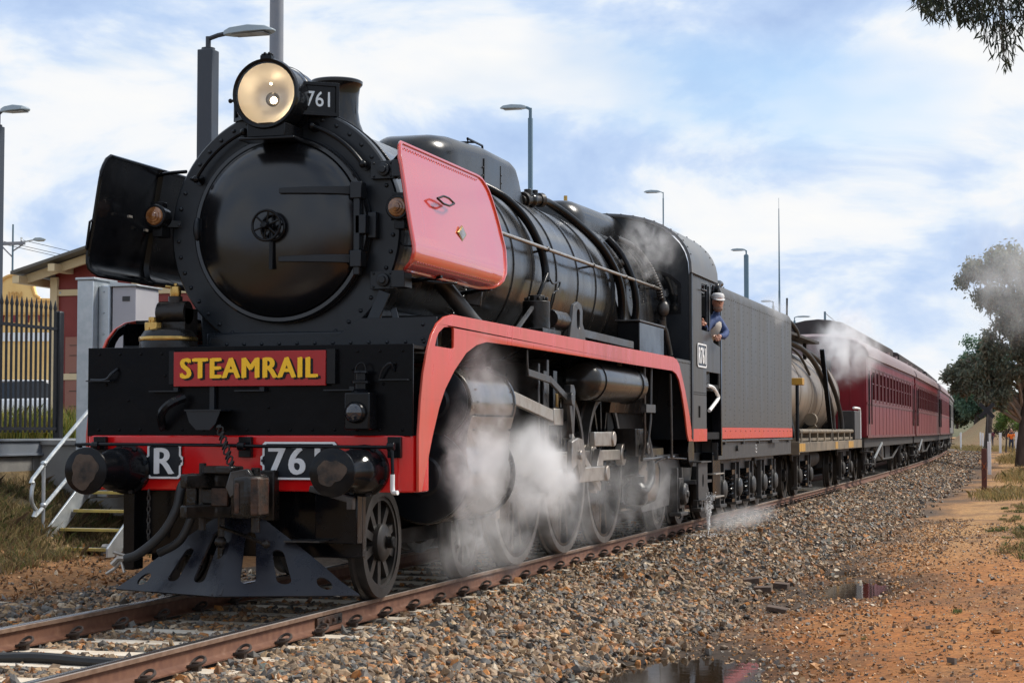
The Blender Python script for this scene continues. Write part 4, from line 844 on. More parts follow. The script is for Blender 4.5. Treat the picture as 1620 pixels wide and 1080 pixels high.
# --- pipes on the right flank
def pipe(pts, r, m='black', sm=6, name='steam_pipe'):
    b = MB(); b.tube(pts, r, 10, smooth=sm); return P_(name, b, m)
def onb(a, y, r=1.06): return (r * math.cos(R(a)), y, BZ + r * math.sin(R(a)))
pp = pipe([(0.42, 6.70, 4.02), (0.50, 7.05, 4.06), onb(60, 7.35, 1.12), onb(48, 7.7, 1.10), onb(30, 8.2, 1.09), onb(10, 8.55, 1.09), onb(-8, 8.70, 1.10), onb(-24, 8.72, 1.12), onb(-40, 8.6, 1.14)], 0.052)
b = MB(); b.cyl((0.42, 6.50, 4.0), (0.52, 6.98, 4.06), 0.06, n=14); b.cyl((0.42, 6.55, 4.01), (0.43, 6.60, 4.02), 0.095, n=16); b.cyl((0.45, 6.68, 3.98), (0.45, 6.68, 4.15), 0.045, n=10); b.cyl((0.49, 6.84, 4.0), (0.49, 6.84, 4.16), 0.035, n=10); b.sphere((0.47, 6.75, 4.03), 0.085, 12, 8); b.cyl((0.50, 6.94, 4.055), (0.53, 7.0, 4.06), 0.085, n=14); P_('pipe_valve', b, 'grease', 0.004, parent=pp)
pp = pipe([onb(58, 4.52, 1.02), onb(45, 4.75, 1.05), onb(30, 4.98, 1.055), onb(14, 5.12, 1.06), onb(2, 5.18, 1.07), onb(-6, 5.16, 1.09)], 0.045)
pipe([onb(-2, 5.15, 1.10), onb(-10, 5.0, 1.10), onb(-20, 4.9, 1.10), onb(-32, 4.85, 1.12), onb(-40, 4.8, 1.16)], 0.022)
pipe([onb(1, 5.2, 1.08), onb(-6, 5.45, 1.08), onb(-4, 5.75, 1.08), onb(-9, 5.7, 1.08), onb(-12, 5.55, 1.08), onb(-22, 5.5, 1.10), onb(-36, 5.45, 1.14)], 0.010)
pp = pipe([onb(44, 9.20, 1.09), onb(30, 9.28, 1.09), onb(10, 9.36, 1.10), onb(-10, 9.42, 1.12), onb(-35, 9.45, 1.14)], 0.048)
pp = pipe([onb(52, 10.2, 1.09), onb(46, 10.6, 1.12), onb(36, 10.75, 1.12), onb(18, 10.88, 1.12), onb(5, 10.95, 1.14), onb(-12, 11.0, 1.16), (1.16, 11.05, 2.7), (1.2, 11.15, 2.4)], 0.040, 'dark_steel')
b = MB(); b.sphere(onb(-2, 10.97, 1.14), 0.085, 12, 8, (1, 1, 1.4)); b.cyl(onb(-10, 10.97, 1.14), onb(-16, 10.98, 1.15), 0.06, n=10); b.cyl(onb(6, 10.97, 1.14), onb(10, 10.98, 1.14), 0.055, n=10); P_('pipe_valve', b, 'dark_steel', parent=pp)
b = MB()
for i in range(14): p = Vector(onb(30 - i * 1.9, 10.78 + i * 0.010, 1.12)); b.lathe([(0.040, -0.012), (0.047, 0.0), (0.040, 0.012)], p, (0.3, 0.1, -1), 10)
P_('pipe_rib', b, 'dark_steel', parent=pp)
# handrail along the boiler
b = MB(); b.cyl((1.10, 2.2, 3.29), (1.10, 11.0, 3.30), 0.020, n=10); hr = P_('boiler_handrail', b, 'steel')
for yy in (3.2, 5.15, 7.15, 8.85, 10.5):
    b = MB(); b.cyl((0.97, yy, 3.27), (1.10, yy, 3.29), 0.014, n=8); b.sphere((1.10, yy, 3.295), 0.032, 10, 8); P_('handrail_stanchion', b, 'dark_steel', parent=hr)
b = MB(); b.cyl((-1.10, 2.2, 3.29), (-1.10, 11.0, 3.30), 0.020, n=10); P_('boiler_handrail', b, 'steel')
# conduit round the smokebox rim to the deflector
pipe([(0.42, 0.92, 4.03), onb(58, 0.95, 1.04), onb(45, 0.97, 1.035), onb(33, 0.98, 1.04), onb(24, 0.95, 1.06)], 0.018)
pipe([(0.98, 0.75, 3.60), (1.12, 0.62, 3.66), (1.28, 0.42, 3.62)], 0.020)
pipe([(1.13, 0.66, 3.32), (1.20, 0.62, 3.34), (1.22, 0.60, 3.1), (1.25, 0.60, 3.0), (1.36, 0.52, 2.98)], 0.011)
pipe([(1.0, 0.80, 2.94), (1.15, 0.75, 2.90), (1.36, 0.6, 2.92)], 0.010)
pipe([(1.05, 0.9, 2.66), (1.2, 1.0, 2.62), (1.36, 1.3, 2.63)], 0.012)
pipe([(-0.97, 0.86, 3.62), (-1.15, 0.9, 3.62), (-1.30, 0.95, 3.61)], 0.016)
# --- smoke deflectors : curved plate with rolled lower lip
def deflector(s):
    def prof(k):        # (x, z) outline from the top edge to the inward lip
        return [(1.285, 3.66), (1.30, 3.60), (1.335, 3.40), (1.375, 3.15), (1.41, 2.95), (1.435, 2.82), (1.435, 2.755), (1.415, 2.705), (1.37, 2.665), (1.30, 2.65)]
    ys = [(0.05, 0), (0.06, 0), (0.6, 0), (1.2, 0), (1.8, 0), (2.2, 0), (2.45, 0), (2.6, 0), (2.72, 0), (2.79, 0), (2.82, 0)]
    # the outline leans: front edge upright, top edge level, rear upper corner rounded
    def top(y): return float(np.interp(y, [0.0, 0.04, 0.10, 2.12, 2.24, 2.36, 2.46, 2.54, 2.60], [3.52, 3.62, 3.66, 3.66, 3.64, 3.57, 3.44, 3.26, 3.06]))
    def bot(y): return float(np.interp(y, [0, 0.05, 0.14, 2.05, 2.25, 2.42, 2.52, 2.60], [0.45, 0.2, 0, 0, 0.15, 0.50, 0.85, 1.40]))
    prf = prof(0); zs = [p[1] for p in prf]; xs = [p[0] for p in prf]; n = 16; secs = []
    arc = np.concatenate([[0], np.cumsum([math.hypot(xs[i + 1] - xs[i], zs[i + 1] - zs[i]) for i in range(len(xs) - 1)])])
    yl = [0.0, 0.02, 0.05, 0.10, 0.16] + list(np.linspace(0.5, 2.05, 5)) + [2.14, 2.22, 2.30, 2.37, 2.43, 2.49, 2.54, 2.57, 2.60]
    out_, in_ = [], []
    for y in yl:
        a0 = float(np.interp(-top(y), [-z for z in zs], arc)); a1 = arc[-1] - bot(y) * 0.32
        row = []
        for i in range(n):
            a = a0 + (a1 - a0) * i / (n - 1); row.append((float(np.interp(a, arc, xs)), y, float(np.interp(a, arc, zs))))
        out_.append(row)
    return out_
D = deflector(1)
for s in (1, -1):
    for nm, off, mt in (('smoke_deflector', 0.0, 'deflector_red'), ('deflector_lining', -0.012, 'black')):
        b = MB(); vs_ = []; nr = len(D); nc = len(D[0])
        for r in D:
            for i, p in enumerate(r):
                lip = 1 if i < 12 else 0.4
                vs_.append(((p[0] + off * lip) * s, p[1], p[2] - off * (1 - lip)))
        b.add(vs_, [(r * nc + i, r * nc + i + 1, (r + 1) * nc + i + 1, (r + 1) * nc + i) for r in range(nr - 1) for i in range(nc - 1)])
        if nm == 'smoke_deflector': dfo = P_(nm, b, mt, sharp=60)
        else: P_(nm, b, mt, parent=dfo, sharp=60)
    # rolled edge bead
    edge_ = [Vector((r[0][0] * s, r[0][1], r[0][2])) for r in D] + [Vector((p[0] * s, p[1], p[2])) for p in D[-1]] + [Vector((r[-1][0] * s, r[-1][1], r[-1][2])) for r in reversed(D)] + [Vector((p[0] * s, p[1], p[2])) for p in reversed(D[0])]
    ded = [edge_[0]]
    for p in edge_[1:]:
        if (p - ded[-1]).length > 0.012: ded.append(p)
    if (ded[0] - ded[-1]).length < 0.012: ded.pop()
    b = MB(); b.tube(ded, 0.017, 6, closed=True); P_('edge_bead', b, 'deflector_red' if s > 0 else 'black', parent=dfo)
    if s > 0:
        # diamond hand grip and maker's plate, rivet line
        hx = 1.375
        b = MB(); b.tube([(hx + 0.035, 0.64, 3.275), (hx + 0.04, 0.78, 3.31), (hx + 0.04, 0.92, 3.31), (hx + 0.035, 1.08, 3.285)], 0.010, 6); b.tube([(hx + 0.035, 1.08, 3.285), (hx + 0.045, 0.92, 3.245), (hx + 0.045, 0.76, 3.245), (hx + 0.035, 0.64, 3.275)], 0.010, 6); P_('hand_grip', b, 'black', parent=dfo)
        b = MB(); b.bar((hx - 0.03, 0.72, 3.32), (hx + 0.035, 0.72, 3.26), 0.05, 0.012); b.bar((hx - 0.02, 0.96, 3.27), (hx + 0.04, 0.96, 3.22), 0.05, 0.012); pass
        b = MB(); b.prism([(1.20, 3.055), (1.32, 3.125), (1.44, 3.055), (1.32, 2.985)], 'x', 1.391, 1.405); mp_ = P_('maker_plate', b, 'brass', 0.003, parent=dfo)
        b = MB(); b.prism([(1.23, 3.055), (1.32, 3.107), (1.41, 3.055), (1.32, 3.003)], 'x', 1.405, 1.4075); P_('plate_face', b, 'steel', parent=dfo)
        rv = MB()
        for i in range(30): y = 0.14 + i * 0.065; rv.dome((1.301, y, 3.615), (1, 0, 0.15), 0.009, 0.008, 6); rv.dome((1.415, y, 2.705), (0.9, 0, -0.5), 0.008, 0.007, 6)
        P_('rivet_row', rv, 'deflector_red', parent=dfo)
    else:
        b = MB(); 
        secs = []
        for q, p in enumerate(D[6]): secs.append([((p[0] - 0.013 - dx) * s, 1.0 + dy, p[2]) for dx, dy in ((0, -0.05), (0.035, -0.02), (0.035, 0.02), (0, 0.05))])
        b.loft(secs, closed=False, cap=False); P_('stiffener', b, 'black', parent=dfo)
        b = MB(); b.tube([(-1.40, 0.02, 3.12), (-1.40, -0.03, 3.10), (-1.43, -0.03, 2.88), (-1.43, 0.02, 2.86)], 0.012, 6); P_('hand_grip', b, 'black', parent=dfo)
        b = MB(); b.box(-1.29, -1.27, 0.40, 0.46, 3.18, 3.20); b.box(-1.32, -1.30, 0.75, 0.80, 3.10, 3.12); P_('stud', b, 'bright_steel', parent=dfo)
    for yy in (0.9, 2.3): 
        b = MB(); b.cyl((0.98 * s, yy, 3.2), (1.36 * s, yy, 3.12), 0.022, n=8); b.cyl((0.9 * s, yy + 0.05, 2.60), (1.36 * s, yy, 2.66), 0.02, n=8); P_('deflector_stay', b, 'black')
# cylinders drain pipe / steam pipe from smokebox to running board
b = MB(); b.cyl((0.93, 2.05, 2.75), (1.22, 2.35, 2.30), 0.075, n=14); P_('exhaust_pipe', b, 'dark_steel')
b = MB(); b.bar((1.02, 2.62, 2.62), (1.16, 2.66, 2.60), 0.14, 0.16); b.bar((0.98, 2.55, 2.55), (1.2, 2.5, 2.34), 0.10, 0.06); P_('bracket', b, 'dark_steel', 0.01)
# feed pump and reversing gear on the running board
b = MB(); b.box(1.05, 1.36, 4.05, 4.75, 2.331, 2.40); b.cyl((1.22, 4.3, 2.40), (1.22, 4.3, 2.68), 0.14, n=18); b.cyl((1.22, 4.62, 2.40), (1.22, 4.62, 2.60), 0.11, n=18); b.cyl((1.30, 4.5, 2.52), (1.30, 5.05, 2.52), 0.095, n=16); b.cyl((1.22, 4.3, 2.68), (1.22, 4.3, 2.74), 0.09, n=8)
for q in range(6): a = 2 * PI * q / 6; b.cyl((1.22 + 0.11 * math.cos(a), 4.3 + 0.11 * math.sin(a), 2.68), (1.22 + 0.11 * math.cos(a), 4.3 + 0.11 * math.sin(a), 2.72), 0.018, n=6)
P_('feed_pump', b, 'grease', 0.006)
b = MB(); b.prism([[(4.95, 2.331), (5.62, 2.331), (5.62, 2.42), (5.50, 2.52), (5.50, 2.66), (5.44, 2.72), (5.30, 2.74), (5.14, 2.70), (5.08, 2.60)], rrect(5.25, 5.38, 2.45, 2.66, 0.05)], 'x', 1.36, 1.40); P_('reverser_bracket', b, 'dark_steel', 0.006)
b = MB(); b.bar((1.38, 5.5, 2.42), (1.38, 8.0, 2.40), 0.03, 0.085); P_('reach_rod', b, 'dark_steel', 0.004)
b = MB(); b.bar((1.34, 3.2, 2.34), (1.25, 4.05, 2.60), 0.03, 0.03); P_('bracket', b, 'dark_steel')
b = MB(); b.box(1.12, 1.40, 8.3, 9.75, 2.331, 2.70); tb = P_('tool_box', b, 'black', 0.012)
b = MB(); b.box(1.10, 1.415, 8.27, 9.78, 2.70, 2.725); P_('lid', b, 'dark_steel', 0.006, parent=tb)
# ---------------------------------------------------------------- wheels
def wheel_meshes(r, ns, wd=0.13, hub=0.11, weight=False, crank=0.0, spoke_w=0.05):
    """axle along x, centre at the origin, outer face towards +x ; returns (spoked centre, tyre)"""
    t = MB(); x1 = wd / 2; rin = r - 0.075
    t.lathe([(rin, -x1), (r + 0.028, -x1), (r + 0.028, -x1 + 0.028), (r, -x1 + 0.045), (r - 0.004, x1), (rin, x1), (rin, -x1)], (0, 0, 0), (1, 0, 0), 56, False, False)
    c = MB(); ro = rin - 0.035
    c.lathe([(ro, -x1 + 0.02), (rin + 0.002, -x1 + 0.02), (rin + 0.002, x1 - 0.012), (ro, x1 - 0.012), (ro, -x1 + 0.02)], (0, 0, 0), (1, 0, 0), 56, False, False)
    c.lathe([(hub, -x1), (hub, x1 + 0.01), (hub * 0.85, x1 + 0.028), (hub * 0.35, x1 + 0.03), (hub * 0.3, x1 + 0.02), (0, x1 + 0.02)], (0, 0, 0), (1, 0, 0), 28)
    for k in range(ns):
        a = 2 * PI * (k + 0.5) / ns; d = Vector((0, math.cos(a), math.sin(a)))
        c.bar(d * hub * 0.8, d * (ro + 0.01), spoke_w, wd * 0.5, (1, 0, 0))
    if weight:
        p = []
        for i in range(15): a = R(270 - 42 + 84 * i / 14); p.append((ro * math.cos(a), ro * math.sin(a)))
        p += [(ro * 0.55 * math.cos(R(270 + 30)), ro * 0.62 * math.sin(R(270 + 30))), (ro * 0.55 * math.cos(R(270 - 30)), ro * 0.62 * math.sin(R(270 - 30)))]
        c.prism(p, 'x', -x1 + 0.03, x1 - 0.004)
    if crank:
        c.cyl((-x1, 0, crank), (x1 + 0.02, 0, crank), 0.13, n=20); c.box(-x1 + 0.01, x1 + 0.012, -0.10, 0.10, 0, crank)
        c.cyl((x1, 0, crank), (x1 + 0.20, 0, crank), 0.06, n=16)
    cm = c.mesh('wheel'); tm = t.mesh('tyre', 30); return cm, tm
def wheel_set(me, x, y, r, parent, cmat='black', tmat='tyre', rot=0.0):
    cm, tm = me
    if not cm.materials: cm.materials.append(MATS[cmat]); tm.materials.append(MATS[tmat])
    for s in (1, -1):
        o = link('wheel', cm, parent, (xc(y) * 0 + x * s, y, r), (rot * s, 0, 0 if s > 0 else PI)); link('tyre', tm, o)
LW = wheel_meshes(0.455, 10, 0.12, 0.155, spoke_w=0.066)
for y in (0.70, 2.93): wheel_set(LW, 0.86, y, 0.455, loco, 'tyre', 'tyre')
DW = wheel_meshes(0.925, 15, 0.15, 0.16, True, 0.33, 0.052)
CR = R(-62)                                          # crank angle
for y in (4.63, 6.52, 8.42): wheel_set(DW, 0.86, y, 0.925, loco, 'black', 'rim', CR)
TW = wheel_meshes(0.50, 10, 0.14, 0.13)
for y in (11.6, 13.07): wheel_set(TW, 0.86, y, 0.50, loco, 'black', 'tyre')
b = MB()
for y, r_ in ((0.76, 0.455), (2.93, 0.455), (4.63, 0.925), (6.52, 0.925), (8.42, 0.925), (11.6, 0.5), (13.07, 0.5)): b.cyl((-0.8, y, r_), (0.8, y, r_), 0.09, n=12)
P_('axle', b, 'matt_black')
# main frames, black bulk between the wheels
b = MB(); b.box(0.55, 0.62, 0.3, 11.4, 0.62, 1.75); b.box(-0.62, -0.55, 0.3, 11.4, 0.62, 1.75); b.box(-0.55, 0.55, 1.0, 11.0, 1.0, 1.7); b.box(-0.9, 0.9, 8.7, 11.2, 1.2, 2.25); P_('main_frame', b, 'matt_black', 0.0)
b = MB(); b.prism([(0.95, 0.45), (1.15, 0.45), (1.15, 1.15), (0.4, 1.30), (-0.4, 1.30), (-1.15, 1.15), (-1.15, 0.45), (-0.95, 0.45), (-0.6, 0.32), (0.6, 0.32)], 'y', 9.35, 10.9); P_('ash_pan', b, 'black', 0.01)
b = MB(); b.box(-0.55, 0.55, 0.3, 3.3, 0.35, 0.6); b.box(0.62, 0.74, 0.76, 2.93, 0.38, 0.52); b.box(-0.74, -0.62, 0.76, 2.93, 0.38, 0.52)
for y in (0.76, 2.93): b.cyl((0.62, y, 0.455), (1.0, y, 0.455), 0.05, n=10)
P_('leading_bogie', b, 'matt_black', 0.01)
# --- cylinders with valve chests
def cyl_profile():
    p = []
    for i in range(15): a = R(100 - i * 10); p.append((1.10 + 0.335 * math.cos(a), 1.62 + 0.32 * math.sin(a)))
    p += [(1.435, 1.50), (1.40, 1.38), (1.385, 1.25), (1.40, 1.10)]
    for i in range(17): a = R(15 - i * 10.5); p.append((1.0 + 0.42 * math.cos(a), 0.98 + 0.42 * math.sin(a)))
    p += [(0.60, 0.9), (0.60, 1.9), (0.9, 1.92)]
    return p
CP = cyl_profile()
for s in (1, -1):
    b = MB(); b.prism([(x * s, z) for x, z in CP], 'y', 1.50, 2.78); cy_ = P_('cylinder', b, 'cylinder_clad', 0.012, sharp=30)
    b = MB(); b.lathe([(0.0, -0.07), (0.16, -0.065), (0.18, -0.04), (0.36, -0.035), (0.40, -0.02), (0.40, 0.0)], (1.0 * s, 1.50, 0.98), (0, 1, 0), 36); b.lathe([(0, -0.09), (0.13, -0.085), (0.15, -0.05), (0.27, -0.04), (0.30, -0.02), (0.30, 0.0)], (1.10 * s, 1.50, 1.62), (0, 1, 0), 32); P_('cylinder_cover', b, 'satin_black', parent=cy_, sharp=30)
    b = MB(); b.lathe([(0.42, 0.0), (0.44, 0.015), (0.44, 0.05), (0.42, 0.06)], (1.0 * s, 2.765, 0.98), (0, 1, 0), 36); b.lathe([(0.30, 0), (0.345, 0.01), (0.345, 0.05), (0.32, 0.06), (0.24, 0.18), (0.0, 0.2)], (1.10 * s, 2.765, 1.62), (0, 1, 0), 32); P_('cylinder_flange', b, 'black', parent=cy_, sharp=30)
    rv = MB()
    for i in range(0, len(CP) - 3, 2): rv.dome((CP[i][0] * s, 2.74, CP[i][1]), ((CP[i][0] - 1.0) * s, 0, CP[i][1] - 1.3), 0.013, 0.012, 6); rv.dome((CP[i][0] * s, 1.66, CP[i][1]), ((CP[i][0] - 1.0) * s, 0, CP[i][1] - 1.3), 0.013, 0.012, 6)
    P_('rivet_row', rv, 'dark_steel', parent=cy_)
    # valve spindle guide with strap
    b = MB(); b.box(1.18 * s, 1.24 * s, 2.86, 2.98, 0.55, 1.85); gd = P_('motion_strap', b, 'bright_steel', 0.01)
    b = MB(); b.cyl((1.18 * s, 2.92, 1.74), (1.30 * s, 2.92, 1.74), 0.07, n=16); b.cyl((1.18 * s, 2.92, 1.56), (1.30 * s, 2.92, 1.56), 0.07, n=16); P_('pin', b, 'steel', parent=gd)
    b = MB(); b.bar((1.32 * s, 2.98, 1.70), (1.32 * s, 4.55, 1.52), 0.05, 0.12); b.box(1.285 * s, 1.355 * s, 4.50, 4.86, 1.43, 1.60); P_('radius_rod', b, 'bright_steel', 0.008)
    # slide bars, crosshead, piston rod
    b = MB(); b.box(0.94 * s, 1.06 * s, 2.95, 4.55, 1.16, 1.25); b.box(0.94 * s, 1.06 * s, 2.95, 4.55, 0.74, 0.82); b.cyl((1.0 * s, 2.8, 0.98), (1.0 * s, 3.7, 0.98), 0.045, n=12); P_('slide_bar', b, 'steel', 0.008)
    b = MB(); b.box(0.92 * s, 1.10 * s, 3.55, 4.0, 0.80, 1.18); b.cyl((0.9 * s, 3.8, 0.98), (1.22 * s, 3.8, 0.98), 0.07, n=14); P_('crosshead', b, 'dark_steel', 0.012)
    # motion bracket (dark vertical plates with ribs)
    b = MB(); b.box(0.70 * s, 1.30 * s, 4.42, 4.50, 0.75, 2.10); b.box(0.95 * s, 1.30 * s, 4.1, 4.16, 1.1, 2.05)
    for dx in (0.98, 1.08, 1.18, 1.28): b.box(dx * s, (dx + 0.02) * s, 4.30, 4.42, 1.2, 1.98)
    P_('motion_bracket', b, 'dark_steel', 0.008)
    b = MB(); b.bar((1.40 * s, 3.35, 1.93), (1.40 * s, 4.15, 1.88), 0.03, 0.07); b.bar((1.40 * s, 4.13, 1.89), (1.40 * s, 4.85, 1.70), 0.03, 0.07); b.cyl((1.36 * s, 4.86, 1.70), (1.46 * s, 4.86, 1.70), 0.07, n=14); b.bar((1.41 * s, 4.86, 1.70), (1.41 * s, 4.98, 1.35), 0.04, 0.10); b.bar((1.40 * s, 3.35, 1.93), (1.40 * s, 3.33, 2.15), 0.02, 0.02); P_('lifting_link', b, 'dark_steel', 0.006)
    # expansion link : slotted curved plate in its trunnion
    lk = [(5.16, 1.30), (5.22, 1.28), (5.36, 1.32), (5.40, 1.55), (5.42, 1.80), (5.36, 1.86), (5.24, 1.86), (5.20, 1.72), (5.10, 1.55), (5.10, 1.40)]
    b = MB(); b.prism([lk, [(5.22, 1.38), (5.30, 1.40), (5.33, 1.60), (5.34, 1.76), (5.27, 1.76), (5.24, 1.6)]], 'x', 1.26 * s, 1.34 * s); P_('expansion_link', b, 'dark_steel', 0.008)
    b = MB(); b.box(1.18 * s, 1.26 * s, 4.95, 5.02, 1.60, 1.76); P_('die_block', b, 'brass', 0.004)
    b = MB(); b.box(0.72 * s, 1.26 * s, 4.9, 5.45, 1.52, 1.62); b.box(1.20 * s, 1.25 * s, 4.85, 5.0, 1.2, 2.0); P_('link_bracket', b, 'black', 0.006)
    # coupling rods, connecting rod, return crank on their pins
    pz = 0.925 + 0.33 * math.cos(CR); py = -0.33 * math.sin(CR)
    def pin(y): return (y + py * 1.0, pz)
    X1 = 1.06
    b = MB()
    for y0, y1 in ((4.63, 6.52), (6.52, 8.42)):
        p0 = pin(y0); p1 = pin(y1); b.bar((X1 * s, p0[0], p0[1]), (X1 * s, p1[0], p1[1]), 0.055, 0.125)
    for y0 in (4.63, 6.52, 8.42): p0 = pin(y0); b.cyl(((X1 - 0.04) * s, p0[0], p0[1]), ((X1 + 0.05) * s, p0[0], p0[1]), 0.135, n=22)
    P_('coupling_rod', b, 'bright_steel', 0.008)
    p1 = pin(6.52); b = MB(); b.bar((1.15 * s, 3.8, 0.98), (1.15 * s, p1[0], p1[1]), 0.06, 0.15); b.cyl((1.11 * s, p1[0], p1[1]), (1.20 * s, p1[0], p1[1]), 0.14, n=22); P_('connecting_rod', b, 'bright_steel', 0.008)
    e = (p1[0] - 0.30, p1[1] - 0.34); b = MB(); b.prism([(p1[0] - 0.09, p1[1] + 0.09), (p1[0] + 0.09, p1[1] + 0.05), (p1[0] + 0.06, p1[1] - 0.10), (e[0] + 0.06, e[1] - 0.07), (e[0] - 0.07, e[1] - 0.03), (e[0] - 0.05, e[1] + 0.07)], 'x', 1.22 * s, 1.29 * s); P_('return_crank', b, 'bright_steel', 0.008)
    b = MB(); b.bar((1.33 * s, e[0], e[1]), (1.33 * s, 5.25, 1.30), 0.045, 0.09); P_('eccentric_rod', b, 'bright_steel', 0.006)
    b = MB(); b.prism([(4.98, 1.26), (5.22, 1.30), (5.44, 1.28), (5.56, 1.10), (5.52, 0.94), (5.30, 0.86), (5.20, 1.02), (4.98, 0.96)], 'x', 1.36 * s, 1.42 * s); b.cyl((1.30 * s, 5.27, 1.12), (1.45 * s, 5.27, 1.12), 0.05, n=12); P_('link_foot', b, 'steel', 0.01)
    b = MB(); b.box(1.34 * s, 1.41 * s, 5.32, 6.45, 0.82, 0.98); b.cyl((1.32 * s, 6.5, 0.90), (1.44 * s, 6.5, 0.90), 0.085, n=16); b.box(1.34 * s, 1.41 * s, 6.0, 6.8, 1.20, 1.36); b.cyl((1.32 * s, 6.86, 1.28), (1.43 * s, 6.86, 1.28), 0.085, n=16); P_('crosshead_arm', b, 'bright_steel', 0.01)
    # drain pipes hanging below the cylinder
    b = MB()
    for y in (1.9, 2.55): b.tube([(1.15 * s, y, 0.6), (1.18 * s, y, 0.42), (1.20 * s, y - 0.1, 0.36)], 0.022, 8, smooth=3)
    P_('drain_pipe', b, 'dark_steel')
    # air reservoir slung under the running board
    b = MB(); pr = [(0.0, -0.12), (0.10, -0.11), (0.17, -0.075), (0.215, 0.0), (0.222, 0.05), (0.222, 2.45), (0.215, 2.5), (0.17, 2.57), (0.0, 2.62)]
    b.lathe(pr, (1.22 * s, 6.15, 1.93), (0, 1, 0), 36, False, False); rs = P_('air_reservoir', b, 'reservoir', sharp=35)
    b = MB()
    for y in (6.42, 8.35): b.lathe([(0.224, -0.035), (0.235, -0.03), (0.235, 0.03), (0.224, 0.035)], (1.22 * s, y, 1.93), (0, 1, 0), 36, False, False); b.box(1.18 * s, 1.26 * s, y - 0.03, y + 0.03, 2.14, 2.30)
    P_('reservoir_strap', b, 'black', parent=rs)
    # brake pipes and hangers aft of the reservoir
    b = MB()
    for pts in ([(1.36, 8.75, 2.16), (1.36, 8.75, 1.2), (1.3, 8.85, 1.0)], [(1.36, 9.15, 2.16), (1.36, 9.1, 1.5), (1.34, 9.0, 1.15)], [(1.30, 8.9, 1.55), (1.32, 9.25, 1.1), (1.32, 9.4, 0.98)], [(1.40, 10.15, 2.12), (1.40, 10.2, 1.5), (1.40, 10.22, 1.02)], [(1.30, 8.85, 1.02), (1.34, 9.4, 1.02), (1.34, 9.9, 1.03)], [(1.38, 10.0, 1.02), (1.38, 10.45, 1.03)]): b.tube([(x * s, y, z) for x, y, z in pts], 0.018, 6)
    b.box(1.33 * s, 1.40 * s, 8.68, 9.22, 1.60, 1.70); P_('brake_pipe', b, 'dark_steel')
    b = MB(); b.tube([(1.26 * s, 9.25, 1.35), (1.30 * s, 9.35, 1.0), (1.32 * s, 9.3, 0.75), (1.30 * s, 9.0, 0.62), (1.28 * s, 8.7, 0.66)], 0.05, 10, smooth=5); P_('injector_hose', b, 'rubber')
    b = MB(); b.box(0.95 * s, 1.25 * s, 8.75, 9.3, 1.05, 1.40); b.cyl((1.25 * s, 9.0, 1.15), (1.36 * s, 9.0, 1.15), 0.08, n=12); b.lathe([(0.13, 0), (0.16, 0.04), (0.16, 0.22), (0.12, 0.27), (0.12, 0.36), (0.05, 0.38)], (1.18 * s, 9.0, 0.45), (0, 0, 1), 18); P_('injector', b, 'grease', 0.01)
    # brake hangers between the drivers
    b = MB()
    for y in (5.58, 7.47, 9.35): b.bar((0.86 * s, y + 0.02, 1.35), (0.86 * s, y - 0.03, 0.45), 0.06, 0.10, (0, 1, 0)); b.box(0.80 * s, 0.92 * s, y - 0.14, y - 0.02, 0.55, 0.95)
    P_('brake_hanger', b, 'dark_steel', 0.008)
    # trailing truck side frame with axle boxes
    fr = [(10.4, 1.05), (13.6, 1.05), (13.75, 0.85), (13.7, 0.62), (13.45, 0.62), (13.3, 0.78), (12.85, 0.78), (12.7, 0.60), (12.0, 0.60), (11.85, 0.78), (11.35, 0.78), (11.2, 0.36), (10.2, 0.34), (9.5, 0.33), (9.45, 0.40), (10.35, 0.45), (10.6, 0.62), (10.65, 0.85)]
    b = MB(); b.prism(fr, 'x', 1.10 * s, 1.16 * s); tf = P_('trailing_truck', b, 'frame_grey', 0.01)
    for y in (11.6, 13.07):
        b = MB(); b.box(1.16 * s, 1.24 * s, y - 0.20, y - 0.13, 0.22, 0.86); b.box(1.16 * s, 1.24 * s, y + 0.13, y + 0.20, 0.22, 0.86); b.box(1.12 * s, 1.26 * s, y - 0.15, y + 0.15, 0.30, 0.72); b.lathe([(0.155, 0), (0.155, 0.05), (0.13, 0.075), (0.05, 0.08), (0.045, 0.10), (0, 0.10)], (1.26 * s, y, 0.50), (s, 0, 0), 22)
        for q in range(6): a = 2 * PI * q / 6; b.cyl((1.31 * s, y + 0.125 * math.cos(a), 0.5 + 0.125 * math.sin(a)), (1.335 * s, y + 0.125 * math.cos(a), 0.5 + 0.125 * math.sin(a)), 0.018, n=6)
        b.box(1.14 * s, 1.30 * s, y - 0.26, y + 0.26, 0.20, 0.25); P_('axle_box', b, 'frame_grey', 0.008, parent=tf)
    b = MB(); b.cyl((1.0 * s, 12.1, 1.08), (1.30 * s, 12.1, 1.08), 0.23, n=26); b.tube([(1.20 * s, 9.6, 0.88), (1.25 * s, 10.3, 1.0), (1.30 * s, 11.0, 1.0), (1.30 * s, 11.7, 0.98)], 0.02, 6, smooth=4); P_('booster_pipe', b, 'black', 0.01, parent=tf)
    b = MB(); b.box(0.98 * s, 1.38 * s, 12.0, 13.25, 0.62, 0.66); b.prism([rrect(12.05, 12.75, 0.40, 0.92, 0.03), [(12.40 + 0.06 * math.cos(2 * PI * i / 14), 0.66 + 0.10 * math.sin(2 * PI * i / 14)) for i in range(14)]], 'x', 1.38 * s, 1.41 * s); b.box(1.34 * s, 1.46 * s, 12.0, 12.8, 0.92, 0.94); b.box(1.34 * s, 1.46 * s, 12.0, 12.8, 0.385, 0.40); P_('cab_step', b, 'frame_grey', 0.004)
